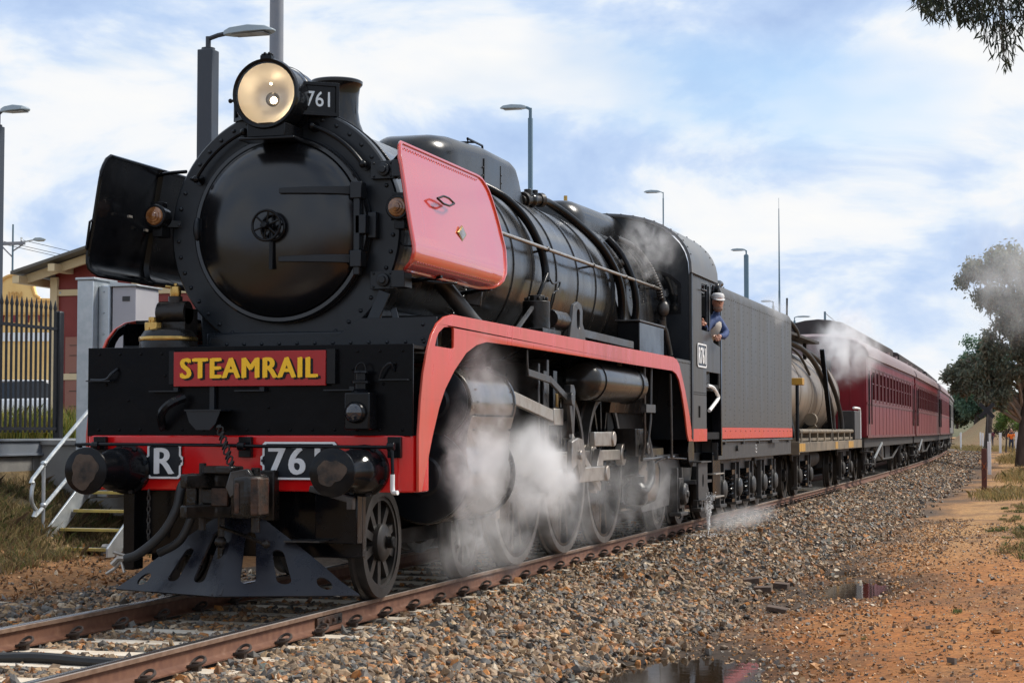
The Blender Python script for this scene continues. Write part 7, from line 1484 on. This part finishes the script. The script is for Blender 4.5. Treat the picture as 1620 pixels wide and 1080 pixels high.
gr = thing('guard_rail', 'long pale steel guard rail along the top of the far embankment', 'guard rail', (0, 187, 4.1))
b = MB(); b.box(0.5, 40, -0.04, 0.04, 0.55, 0.75); b.box(0.5, 40, -0.04, 0.04, 0.25, 0.33); O('rail', b, 'galv', gr)
for i in range(12): b = MB(); b.box(0.6 + i * 3, 0.75 + i * 3, 0.05, 0.15, -0.6, 0.75); O('post', b, 'galv', gr)
# ---------------------------------------------------------------- vegetation
def leaf_mat(name, transl=0.5):
    m = bpy.data.materials.new(name); m.use_nodes = True; t = m.node_tree; b = t.nodes['Principled BSDF']; a = t.nodes.new('ShaderNodeAttribute'); a.attribute_name = 'tint'
    t.links.new(a.outputs['Color'], b.inputs['Base Color']); b.inputs['Roughness'].default_value = 0.55; b.inputs['Specular IOR Level'].default_value = 0.35
    tr = t.nodes.new('ShaderNodeBsdfTranslucent'); mx_ = t.nodes.new('ShaderNodeMixShader'); mx_.inputs[0].default_value = transl; t.links.new(a.outputs['Color'], tr.inputs['Color'])
    t.links.new(b.outputs[0], mx_.inputs[1]); t.links.new(tr.outputs[0], mx_.inputs[2]); t.links.new(mx_.outputs[0], t.nodes['Material Output'].inputs['Surface']); return m
LEAF = leaf_mat('leaf')
def leaves(P, ln, wd, pal, droop=0.0, jit=0.3):
    """diamond leaves, four vertices each"""
    n = len(P); d = rng.normal(0, 1, (n, 3)); d[:, 2] -= droop * 2.2; d /= np.linalg.norm(d, axis=1)[:, None]
    s_ = np.cross(d, rng.normal(0, 1, (n, 3))); s_ /= np.linalg.norm(s_, axis=1)[:, None] + 1e-9
    L_ = (ln * rng.uniform(0.65, 1.3, n))[:, None]; W = (wd * rng.uniform(0.7, 1.3, n))[:, None]; up = np.cross(d, s_)
    V = np.stack([P, P + d * L_ * 0.45 + s_ * W / 2 + up * L_ * 0.06, P + d * L_ + 0 * s_, P + d * L_ * 0.45 - s_ * W / 2 + up * L_ * 0.06], 1).reshape(-1, 3)
    F = np.arange(n * 4).reshape(n, 4); c = pal[rng.integers(0, len(pal), n)] * rng.uniform(1 - jit, 1 + jit, (n, 1))
    return V, F, np.repeat(c, 4, 0)
def clump_points(cl, dens):
    out = []
    for x, y, z, r in cl:
        n = int(dens * r ** 2.2); sub = max(3, int(5 * r ** 1.5)); cs = rng.normal(0, 1, (sub, 3)); cs /= np.linalg.norm(cs, axis=1)[:, None]; cs *= (r * rng.uniform(0.35, 0.95, sub))[:, None]; cs[:, 2] *= 0.75
        k = rng.integers(0, sub, n); out.append(np.array([x, y, z]) + cs[k] + rng.normal(0, r * 0.20, (n, 3)))
    return np.concatenate(out)
GUM = np.array([(0.19, 0.215, 0.155), (0.22, 0.24, 0.17), (0.15, 0.17, 0.125), (0.26, 0.255, 0.175), (0.23, 0.19, 0.125)])
LIME = np.array([(0.16, 0.24, 0.06), (0.20, 0.28, 0.08), (0.12, 0.18, 0.06)])
DARKG = np.array([(0.075, 0.11, 0.075), (0.10, 0.135, 0.085)])
BLUEG = np.array([(0.13, 0.22, 0.14), (0.17, 0.26, 0.17), (0.10, 0.17, 0.12)])
def tree(name, base, clumps, trunk, label, pal, dens, ln, wd, group, droop=0.3, bark='bark', r0=0.3):
    t = thing(name, label, 'tree' if 'tree' in name else 'shrub', base, 0, group); bx, by, bz = base
    V, F, c = leaves(clump_points(clumps, dens) - np.array(base), ln, wd, pal, droop)
    me = np_mesh('crown', V, F, False, {'tint': c}); me.materials.append(LEAF); link('crown', me, t)
    tb_ = MB(); P0 = Vector((0, 0, -0.3)); top = Vector(trunk) - Vector(base); mid = P0.lerp(top, 0.5) + Vector((r0 * 0.8, 0, 0)); tb_.tube([P0, P0.lerp(mid, 0.5), mid, mid.lerp(top, 0.5), top], [r0, r0 * 0.85, r0 * 0.75, r0 * 0.6, r0 * 0.45], 10, smooth=3); O('trunk', tb_, bark, t)
    lb = MB()
    for x, y, z, r in clumps:
        e = Vector((x, y, z)) - Vector(base); tt = max(0.25, min(0.95, (e.z - r * 0.6) / max(top.z, 0.5) * 0.8)); s0 = P0.lerp(top, tt)
        lb.tube([s0, s0.lerp(e, 0.5) + Vector((0, 0, 0.15 * r + 0.05)), e], [r0 * 0.32, r0 * 0.22, r0 * 0.12], 6, smooth=3)
    O('limb', lb, 'bark_pale' if bark == 'bark' else bark, t); return t
tree('gum_tree', (4.55, 80.5, -0.3), [(2.6, 79, 8.95, .95), (3.5, 79.5, 9.55, 1.2), (4.8, 79.5, 9.75, 1.5), (3.1, 79, 7.75, 1.0), (4.3, 79.5, 7.65, 1.35), (5.7, 80, 8.25, 1.6), (3.9, 79, 6.35, .95), (5.0, 79.5, 6.15, 1.3), (1.45, 78.8, 4.35, .5), (2.0, 79, 4.1, .7), (2.7, 79, 4.4, .85), (3.4, 79, 3.8, .85), (2.2, 78.8, 3.3, .5), (2.75, 78.8, 2.75, .34), (4.3, 79.3, 5.4, .95), (5.3, 79.5, 5.2, 1.2), (4.5, 79, 3.9, .8), (6.1, 80, 6.25, 1.6), (6.6, 80, 5, 1.3), (2.9, 79, 5.55, .55), (7.5, 80.5, 8.75, 1.8), (8, 80, 5.75, 1.6), (1.0, 78.6, 4, .4), (1.7, 78.7, 3.5, .5), (2.5, 78.6, 3.7, .6), (3.1, 78.6, 3, .5), (3.9, 78.8, 3, .6), (2.1, 78.8, 4.8, .5), (3.5, 79, 5, .7), (4.2, 79, 4.4, .7)], (4.9, 80, 8.0), 'large grey green gum tree at the right edge, dark trunk', GUM, 1500, 0.25, 0.095, 'trees on the right', 0.5, r0=0.30)
tree('pale_tree', (1.2, 131, -0.2), [(0.4, 131, 7.6, 1.3), (1.4, 131, 7.0, 1.3), (-0.3, 130.5, 6.4, 1.0), (1.0, 131, 5.6, 1.3), (2.4, 131, 5.8, 1.4), (0.0, 131, 5.0, 1.0), (3.2, 132, 7.2, 1.5)], (1.2, 131, 6.0), 'blue green tree behind the gum tree, further along the line', BLUEG, 700, 0.26, 0.14, 'trees on the right', 0.2)
tree('pale_tree', (-2.6, 205, 2.0), [(-4.2, 205, 5.6, 1.5), (-2.6, 205, 6.6, 1.7), (-1.0, 205, 6.0, 1.6), (-3.4, 205, 4.2, 1.5), (-1.6, 205, 4.4, 1.6), (-2.6, 205, 8.0, 1.2), (0.6, 205, 5.4, 1.5)], (-2.6, 205, 6.0), 'hazy green tree just right of the train tail, beyond the slope', BLUEG, 500, 0.35, 0.22, 'trees on the right', 0.2)
tree('roadside_shrub', (2.75, 124.5, -0.2), [(2.5, 124.5, 3.3, .8), (2.9, 124.5, 2.6, .95), (2.5, 124.5, 1.9, .75), (3.3, 124.5, 2.0, .8)], (2.8, 124.5, 2.6), 'lime green shrub beside the dark trunk', LIME, 1300, 0.16, 0.09, 'shrubs on the right', 0.1, r0=0.07)
tree('dark_shrub', (3.1, 128, -0.2), [(2.4, 128, 1.4, .9), (3.4, 128, 1.6, 1.0), (4.4, 127, 1.5, 1.2)], (3.1, 128, 1.5), 'dark low shrub behind the two standing people', np.array([(0.05, 0.05, 0.035), (0.07, 0.06, 0.045)]), 900, 0.16, 0.08, 'shrubs on the right', 0.1, r0=0.06)
for i, (x, y, s, lab) in enumerate(((-9.5, 300, 1.0, 'distant dark tree just right of the last carriage'), (-4.5, 290, 1.1, 'distant tree beyond the embankment crest, left'), (1.5, 295, 1.2, 'distant tree beyond the embankment crest, middle'), (8, 285, 1.2, 'distant tree beyond the embankment crest, right'), (14, 280, 1.3, 'distant tree at the right edge, far behind the gum tree'))):
    tree('distant_tree', (x, y, 2.0), [(x + dx * s, y, 5.0 + dz * s, r * s) for dx, dz, r in ((-1.8, 0.4, 1.8), (0, 1.2, 2.2), (1.8, 0.3, 1.9), (0.5, 2.8, 1.7), (-0.8, -0.5, 1.8), (1.0, -1.2, 1.6))], (x, y, 5.0), lab, DARKG, 260, 0.5, 0.34, 'distant trees', 0.1)
tree('distant_tree', (-33.3, 58, 1.2), [(-33.6, 58, 8.2, .8), (-32.7, 58, 7.6, .9), (-33.2, 58, 6.9, 1.0), (-32.0, 58, 6.5, .9), (-34.5, 58, 8.0, .9)], (-33.3, 58, 7.0), 'grey green tree peeping over the yellow building', GUM, 900, 0.2, 0.1, 'distant trees', 0.3)
# hanging gum leaves in the top right corner (a branch of a tree outside the frame)
hb_ = thing('hanging_branch', 'drooping gum leaves hanging into the top right corner', 'branch', (6.6, 9.2, 7.3))
tw_ = MB(); LP = []
for i in range(95):
    x0 = rng.uniform(4.72, 6.35); top_z = 6.72 + rng.uniform(0, 0.3); ln = (0.16 + 0.22 * np.clip((x0 - 4.9) / 0.4, 0, 1) + 0.42 * np.exp(-((x0 - 5.66) / 0.20) ** 2)) * rng.uniform(0.55, 1.12) + (top_z - 6.58)
    y0 = 9.0 + rng.uniform(-0.5, 0.5); p = [Vector((x0 - 0.06, y0, top_z)), Vector((x0, y0 + 0.02, top_z - ln * 0.5)), Vector((x0 + 0.05, y0, top_z - ln))]; tw_.tube([q - Vector(hb_.location) for q in p], 0.0032, 5, smooth=3)
    for k in range(22):
        t = rng.uniform(0.05, 1.0); q = p[0].lerp(p[1], t * 2) if t < 0.5 else p[1].lerp(p[2], t * 2 - 1); LP.append(q + Vector((rng.normal(0, 0.018), rng.normal(0, 0.018), 0)))
tw_.tube([Vector((0.6, 0.3, 0.2)), Vector((-0.4, 0, -0.1)), Vector((-1.2, -0.1, -0.35)), Vector((-1.9, -0.2, -0.48))], 0.02, 6, smooth=4)
tw_.tube([Vector((-0.3, 0, -0.1)), Vector((-0.75, -0.15, -0.5)), Vector((-0.95, -0.2, -0.75))], 0.012, 6, smooth=4)
O('twig', tw_, 'bark', hb_)
V, F, c = leaves(np.array([tuple(q) for q in LP]) - np.array(hb_.location), 0.150, 0.025, np.array([(0.032, 0.045, 0.030), (0.045, 0.060, 0.040), (0.060, 0.068, 0.034), (0.028, 0.038, 0.030)]), 0.75)
me = np_mesh('foliage', V, F, False, {'tint': c}); me.materials.append(LEAF); o_ = link('foliage', me, hb_); o_['kind'] = 'stuff'
# grass
def grass(P, h, wd, pal, lean=0.35):
    n = len(P); a = rng.uniform(0, 2 * PI, n); H = (h * rng.uniform(0.4, 1.3, n)); l_ = rng.normal(0, lean, (n, 2)) * H[:, None]; s_ = np.stack([np.cos(a), np.sin(a), np.zeros(n)], 1) * (wd * rng.uniform(0.6, 1.3, n))[:, None]
    mid = P + np.concatenate([l_ * 0.35, (H * 0.6)[:, None]], 1); tip = P + np.concatenate([l_, (H * (1 - 0.3 * np.abs(rng.normal(0, 0.5, n))))[:, None]], 1)
    V = np.stack([P - s_, P + s_, mid + s_ * 0.6, tip, mid - s_ * 0.6], 1).reshape(-1, 3); F = np.arange(n * 5).reshape(n, 5); c = pal[rng.integers(0, len(pal), n)] * rng.uniform(0.65, 1.3, (n, 1)); return V, F, np.repeat(c, 5, 0)
STRAW = np.array([(0.30, 0.22, 0.10), (0.36, 0.27, 0.13), (0.22, 0.15, 0.08), (0.15, 0.10, 0.06), (0.17, 0.17, 0.06), (0.11, 0.13, 0.045)])
GREEN = np.array([(0.09, 0.13, 0.035), (0.12, 0.16, 0.05), (0.16, 0.17, 0.07), (0.20, 0.19, 0.09)])
GOLD = np.array([(0.30, 0.27, 0.05), (0.22, 0.24, 0.05), (0.36, 0.30, 0.08), (0.14, 0.18, 0.05)])
n = 52000; x = rng.uniform(-6.22, -3.9, n); y = rng.uniform(1.0, 8.6, n)
k = (rng.random(n) < np.clip((-x - 4.1 + (fbm(x, y, 61) - 0.5) * 1.6) / 0.7, 0.0, 1)) & (fbm(x * 1.6, y * 1.6, 66) > 0.25); x = x[k]; y = y[k]; k = ~((x > -4.9) & (x < -3.9) & (y > 5.0)) | (rng.random(len(x)) < 0.25); x = x[k]; y = y[k]
tall = 0.07 + 0.15 * fbm(x * 0.8, y * 0.8, 71)
gs = [grass(np.stack([x, y, ground_z(x, y) - 0.01], 1), tall, 0.005, STRAW, 0.6)]
n = 5000; x = rng.uniform(-8.2, -6.75, n); y = rng.uniform(7.8, 11.2, n); gs.append(grass(np.stack([x, y, np.full(n, 1.2)], 1), np.full(n, 0.48), 0.009, GOLD, 0.28))
def patch(cx, cy_, rx, ry, n, h, pal, wd=0.006):
    a = rng.uniform(0, 2 * PI, n); r = np.sqrt(rng.random(n)) * rng.uniform(0.6, 1, n); x = cx + rx * r * np.cos(a); y = cy_ + ry * r * np.sin(a); gs.append(grass(np.stack([x, y, ground_z(x, y) - 0.01], 1), np.full(n, h), wd, pal, 0.5))
for _q in range(70):
    cy_ = rng.uniform(13, 34); cx = 5.05 + 1.1 * rng.random() ** 0.7 + (0.25 if cy_ < 16 else 0); patch(cx, cy_, rng.uniform(0.06, 0.28), rng.uniform(0.1, 0.5), int(rng.uniform(25, 190)), rng.uniform(0.04, 0.13), GREEN if rng.random() < 0.7 else STRAW)
patch(5.28, 5.35, 0.06, 0.14, 70, 0.05, GREEN); patch(4.6, 3.0, 0.04, 0.08, 25, 0.04, GREEN)
for cx, cy_, rx, ry, n, h in ((5.0, 40, 1.2, 5, 1500, 0.25), (5.6, 60, 1.8, 12, 2600, 0.35), (4.2, 95, 1.4, 14, 1800, 0.4), (1.5, 138, 3.0, 10, 2600, 0.4), (4.5, 118, 1.5, 4, 900, 0.5), (0, 152, 4, 5, 1800, 0.4)): patch(cx, cy_, rx, ry, n, h, np.array([(0.34, 0.25, 0.11), (0.28, 0.20, 0.08), (0.20, 0.18, 0.07)]), 0.012)
o = 0; Vs, Fs, Cs = [], [], []
for V, F, c in gs: Vs.append(V); Fs.append(F + o); Cs.append(c); o += len(V)
me = np_mesh('grass', np.concatenate(Vs), np.concatenate(Fs), False, {'tint': np.concatenate(Cs)}); me.materials.append(LEAF); tag(link('grass', me), 'dry straw coloured and green grass tufts along the line', 'grass', kind='stuff')
# leaf litter and twigs on the left verge
n = 1600; x = rng.uniform(-4.9, -2.6, n); y = rng.uniform(-0.5, 5.4, n); V, F, c = leaves(np.stack([x, y, ground_z(x, y) + 0.012], 1), 0.07, 0.022, np.array([(0.30, 0.14, 0.05), (0.20, 0.10, 0.05), (0.36, 0.24, 0.12), (0.08, 0.05, 0.03)]), 0.0)
me = np_mesh('leaf_litter', V, F, False, {'tint': c}); me.materials.append(LEAF); tag(link('leaf_litter', me), 'fallen dry leaves on the dirt left of the track', 'leaf litter', kind='stuff')
n = 420; x = rng.uniform(3.2, 6.6, n); y = rng.uniform(-1.5, 22, n); V, F, c = leaves(np.stack([x, y, ground_z(x, y) + 0.012], 1), 0.10, 0.016, np.array([(0.12, 0.07, 0.04), (0.30, 0.20, 0.11), (0.07, 0.05, 0.035), (0.36, 0.20, 0.08)]), 0.0)
V = V.reshape(-1, 4, 3); V[:, :, 2] = V[:, :1, 2] + (V[:, :, 2] - V[:, :1, 2]) * 0.12; V = V.reshape(-1, 3)
me = np_mesh('twig_litter', V, F, False, {'tint': c}); me.materials.append(LEAF); tag(link('twig_litter', me), 'scattered twigs and dry gum leaves on the orange dirt', 'leaf litter', kind='stuff')
# ---------------------------------------------------------------- people by the line
def standing(loc, rz, top_m, label, arms_up, s=1.0):
    p = thing('person', label, 'person', loc, rz)
    sh_ = 1.40; el = ((0.27, -0.12, 1.18), (0.12, -0.24, 1.50)) if arms_up else ((0.25, 0.0, 1.12), (0.24, -0.10, 0.88))
    v = [(0, 0, 0.95), (0, 0, 1.15), (0, 0, 1.36), (0, 0, 1.48), (0, -0.01, 1.55), (0.19, 0, sh_), el[0], el[1], (-0.19, 0, sh_), (-el[0][0], el[0][1], el[0][2]), (-el[1][0], el[1][1], el[1][2]),
         (0.10, 0, 0.86), (0.11, -0.01, 0.48), (0.11, 0.02, 0.08), (0.11, -0.14, 0.04), (-0.10, 0, 0.86), (-0.12, 0.01, 0.48), (-0.12, 0.04, 0.08), (-0.12, -0.12, 0.04)]
    e = [(0, 1), (1, 2), (2, 3), (3, 4), (2, 5), (5, 6), (6, 7), (2, 8), (8, 9), (9, 10), (0, 11), (11, 12), (12, 13), (13, 14), (0, 15), (15, 16), (16, 17), (17, 18)]
    r = [(0.15, 0.11), (0.15, 0.11), (0.16, 0.11), (0.06, 0.06), (0.05, 0.05), 0.07, 0.05, 0.035, 0.07, 0.05, 0.035, 0.095, 0.065, 0.045, 0.035, 0.095, 0.065, 0.045, 0.035]
    m = person_mesh('body', v, e, r); m.materials.append(MATS['navy']); link('body', m, p)
    v2 = [(0, 0, 0.92), (0, 0, 1.15), (0, 0, 1.38), (0.20, 0, sh_), el[0], Vector(el[0]).lerp(Vector(el[1]), 0.8), (-0.20, 0, sh_), (-el[0][0], el[0][1], el[0][2]), Vector((-el[0][0], el[0][1], el[0][2])).lerp(Vector((-el[1][0], el[1][1], el[1][2])), 0.8)]
    m = person_mesh('jacket', [tuple(q) for q in v2], [(0, 1), (1, 2), (2, 3), (3, 4), (4, 5), (2, 6), (6, 7), (7, 8)], [(0.185, 0.14), (0.18, 0.135), (0.185, 0.135), 0.09, 0.07, 0.05, 0.09, 0.07, 0.05]); m.materials.append(MATS[top_m]); link('jacket', m, p)
    head(p, (0, -0.02, 1.66), 0, hair='beard', beard=False, capm=None)
    hb = MB(); hand(hb, el[1], (-0.5, -0.3, 0.8) if arms_up else (0, -0.2, -1), (0, 1, 0.2)); O('hand', hb, 'skin', p); hb = MB(); hand(hb, (-el[1][0], el[1][1], el[1][2]), (0.5, -0.3, 0.8) if arms_up else (0, -0.2, -1), (0, 1, 0.2)); O('hand', hb, 'skin', p)
    p.scale = (s, s, s); return p
standing((3.2, 122.4, -0.22), R(10), 'hivis', 'person in orange hi-vis jacket and dark trousers, hands raised to face', True, 0.97)
standing((0.95, 150.0, -0.1), R(-20), 'maroon', 'person in maroon top and dark trousers near white posts', False, 0.93)

# ================================================================ STEAM
def steam_mat(name, dens, nscale, lo, hi, seed, soft=0.1):
    m = bpy.data.materials.new(name); m.use_nodes = True; t = m.node_tree; t.nodes.clear(); K = t.links.new
    out = t.nodes.new('ShaderNodeOutputMaterial'); pv = t.nodes.new('ShaderNodeVolumePrincipled'); pv.inputs['Color'].default_value = (0.99, 0.99, 0.995, 1); pv.inputs['Anisotropy'].default_value = 0.1
    K(pv.outputs[0], out.inputs['Volume'])
    tcn = t.nodes.new('ShaderNodeTexCoord'); ge = t.nodes.new('ShaderNodeNewGeometry')
    mpn = t.nodes.new('ShaderNodeMapping'); mpn.inputs['Location'].default_value = (seed * 3.1, seed * 1.7, seed * 2.3); mpn.inputs['Scale'].default_value = (1, 1, 0.75); K(ge.outputs['Position'], mpn.inputs['Vector'])
    n0 = t.nodes.new('ShaderNodeTexNoise'); n0.inputs['Scale'].default_value = nscale * 0.7; n0.inputs['Detail'].default_value = 2; K(mpn.outputs[0], n0.inputs['Vector'])
    # ragged edge : the radius is displaced by low noise
    ln = t.nodes.new('ShaderNodeVectorMath'); ln.operation = 'LENGTH'; K(tcn.outputs['Object'], ln.inputs[0])
    ad = t.nodes.new('ShaderNodeMath'); ad.operation = 'MULTIPLY_ADD'; K(n0.outputs['Fac'], ad.inputs[0]); ad.inputs[1].default_value = -1.3; ad.inputs[2].default_value = 0.65
    rr_ = t.nodes.new('ShaderNodeMath'); rr_.operation = 'ADD'; K(ln.outputs['Value'], rr_.inputs[0]); K(ad.outputs[0], rr_.inputs[1])
    edge = t.nodes.new('ShaderNodeMapRange'); edge.inputs['From Min'].default_value = 1.0; edge.inputs['From Max'].default_value = 0.7; K(ln.outputs['Value'], edge.inputs['Value'])
    fall = t.nodes.new('ShaderNodeMapRange'); fall.interpolation_type = 'SMOOTHSTEP'; fall.inputs['From Min'].default_value = 0.95; fall.inputs['From Max'].default_value = soft; K(rr_.outputs[0], fall.inputs['Value'])
    nz = t.nodes.new('ShaderNodeTexNoise'); nz.inputs['Scale'].default_value = nscale; nz.inputs['Detail'].default_value = 6; nz.inputs['Roughness'].default_value = 0.62; nz.inputs['Distortion'].default_value = 1.1; K(mpn.outputs[0], nz.inputs['Vector'])
    mr = t.nodes.new('ShaderNodeMapRange'); mr.inputs['From Min'].default_value = lo; mr.inputs['From Max'].default_value = hi; K(nz.outputs['Fac'], mr.inputs['Value'])
    d = t.nodes.new('ShaderNodeMath'); d.operation = 'MULTIPLY'; K(mr.outputs[0], d.inputs[0]); K(fall.outputs[0], d.inputs[1])
    d2 = t.nodes.new('ShaderNodeMath'); d2.operation = 'MULTIPLY'; K(d.outputs[0], d2.inputs[0]); K(edge.outputs[0], d2.inputs[1])
    e = t.nodes.new('ShaderNodeMath'); e.operation = 'MULTIPLY'; K(d2.outputs[0], e.inputs[0]); e.inputs[1].default_value = dens; K(e.outputs[0], pv.inputs['Density'])
    return m
sm_i = MB(); sm_i.sphere((0, 0, 0), 1.0, 24, 14); SPH = sm_i.v, sm_i.f
def steam(c, s, dens, nscale, lo, hi, label, rot=(0, 0, 0), soft=0.1):
    steam.n += 1; b = MB(); b.v, b.f = list(SPH[0]), list(SPH[1]); me = b.mesh('steam'); me.materials.append(steam_mat('steam_%d' % steam.n, dens, nscale, lo, hi, steam.n, soft))
    o = link('steam', me, None, c, rot); o.scale = s; tag(o, label, 'steam', kind='stuff')
steam.n = 0
steam((1.72, 0.85, 1.22), (0.34, 0.80, 1.20), 4.6, 3.0, 0.46, 0.68, 'white steam rising in front of the right cylinder', (R(-18), 0, 0))
steam((1.52, 3.35, 1.00), (0.45, 0.85, 0.62), 13, 3.0, 0.41, 0.65, 'thick white steam cloud behind the right cylinder')
steam((1.40, 5.2, 0.70), (0.50, 2.2, 0.75), 1.5, 3.2, 0.47, 0.70, 'thin steam drifting past the driving wheels')
steam((1.40, 1.9, 0.40), (0.50, 1.8, 0.45), 1.9, 3.4, 0.46, 0.68, 'low steam around the leading wheels')
steam((1.35, 8.4, 0.60), (0.45, 2.2, 0.75), 1.2, 3.0, 0.47, 0.70, 'faint steam by the rear driving wheel')
steam((1.10, 10.3, 3.82), (0.50, 1.25, 0.60), 2.6, 3.6, 0.46, 0.70, 'wisp of steam in front of the cab')
steam((1.55, 15.0, 0.02), (0.42, 4.0, 0.24), 1.2, 3.4, 0.41, 0.68, 'spray of water and steam beside the cab steps')
steam((1.40, 19.4, 3.55), (0.35, 1.5, 0.40), 1.6, 3.2, 0.45, 0.70, 'small wisp of steam on the tender side')
steam((0.95, 35.6, 3.60), (1.20, 2.4, 1.3), 2.8, 1.8, 0.44, 0.66, 'white steam puff at the end of the first red carriage')
steam((4.6, 73, 8.6), (4.2, 4.0, 4.0), 0.25, 0.8, 0.38, 0.66, 'pale smoke drifting over the gum tree')
# water thrown up from the overflow pipe beside the cab steps : fine droplets
ws = thing('water_splash', 'small white splash of water beside the cab steps', 'water', (1.42, 12.75, -0.15))
n = 900; t = rng.random(n); a = rng.uniform(0, 2 * PI, n); r_ = 0.02 + 0.10 * t ** 2 + 0.30 * (t < 0.12); P = np.stack([r_ * np.cos(a) * rng.uniform(0.2, 1, n), r_ * 1.6 * np.sin(a) * rng.uniform(0.2, 1, n), 0.02 + 0.62 * t * (t > 0.12)], 1)
V, F, c_ = rocks(P, rng.uniform(0.003, 0.009, n), np.ones((n, 3))); me = np_mesh('droplet', V, F, False); me.materials.append(MATS['white']); o_ = link('droplet', me, ws); o_['kind'] = 'stuff'
b = MB()
for q in range(7): b.tube([(0, 0, 0.02), (0.02 * (q % 3 - 1), 0.03 * (q % 4 - 1.5), 0.30), (0.05 * (q % 3 - 1), 0.06 * (q % 4 - 1.5), 0.55 - 0.05 * (q % 3)), (0.07 * (q % 3 - 1), 0.10 * (q % 4 - 1.5), 0.40)], 0.004, 5, smooth=3)
O('water_jet', b, 'white', ws)

# ---------------------------------------------------------------- pieces that stand apart become objects of their own
APART = {'frame_stay', 'grab_rail', 'drain_pipe', 'pin', 'deflector_stay', 'cross_rail', 'seam', 'bracket', 'sign_bar', 'window', 'brake_hanger', 'tank_saddle', 'roof_vent', 'foot_step', 'moulding', 'slide_bar', 'handrail_post',
         'reservoir_strap', 'step_tread', 'buffer', 'bulb', 'eye', 'axle', 'yellow_panel', 'end_wall', 'gangway', 'whistle', 'smokebox_stay', 'panel_seam', 'cross_arm', 'board_bracket', 'window_frame', 'brake_pipe', 'stud', 'grip_foot', 'post', 'main_frame'}
def split_apart(o):
    me = o.data; n = len(me.vertices); par_ = list(range(n))
    def fd(i):
        while par_[i] != i: par_[i] = par_[par_[i]]; i = par_[i]
        return i
    for e in me.edges:
        a_, b_ = fd(e.vertices[0]), fd(e.vertices[1])
        if a_ != b_: par_[a_] = b_
    isl = {}
    for i in range(n): isl.setdefault(fd(i), []).append(i)
    co = np.empty(n * 3); me.vertices.foreach_get('co', co); co = co.reshape(-1, 3)
    L_ = [(v, co[v].min(0), co[v].max(0)) for v in isl.values()]
    if len(L_) < 2: return
    g = list(range(len(L_)))
    def fg(i):
        while g[i] != i: i = g[i]
        return i
    for i in range(len(L_)):
        for j in range(i):
            if np.all(L_[i][1] - 0.012 <= L_[j][2]) and np.all(L_[j][1] - 0.012 <= L_[i][2]): g[fg(i)] = fg(j)
    grp = {}
    for i in range(len(L_)): grp.setdefault(fg(i), set()).update(L_[i][0])
    if len(grp) < 2: return
    name = o.name.split('.')[0]; fcs = [tuple(p.vertices) for p in me.polygons]
    for q, vs_ in enumerate(grp.values()):
        idx = sorted(vs_); mp_ = {v: k for k, v in enumerate(idx)}; b = MB(); b.add([tuple(co[v]) for v in idx], [tuple(mp_[v] for v in f) for f in fcs if f[0] in vs_])
        m2 = b.mesh(name)
        for mt in me.materials: m2.materials.append(mt)
        c = bpy.data.objects.new(name, m2); col.objects.link(c); c.parent = o.parent; c.location = o.location; c.rotation_euler = o.rotation_euler
        for md in o.modifiers:
            if md.type == 'BEVEL': nb_ = c.modifiers.new('edge', 'BEVEL'); nb_.width = md.width; nb_.segments = md.segments; nb_.limit_method = 'ANGLE'; nb_.angle_limit = md.angle_limit
        if q == 0:
            for ch in list(o.children): ch.parent = c
    bpy.data.objects.remove(o)
for o in list(col.objects):
    if o.type == 'MESH' and o.parent and o.name.split('.')[0] in APART and o.data.users == 1: split_apart(o)
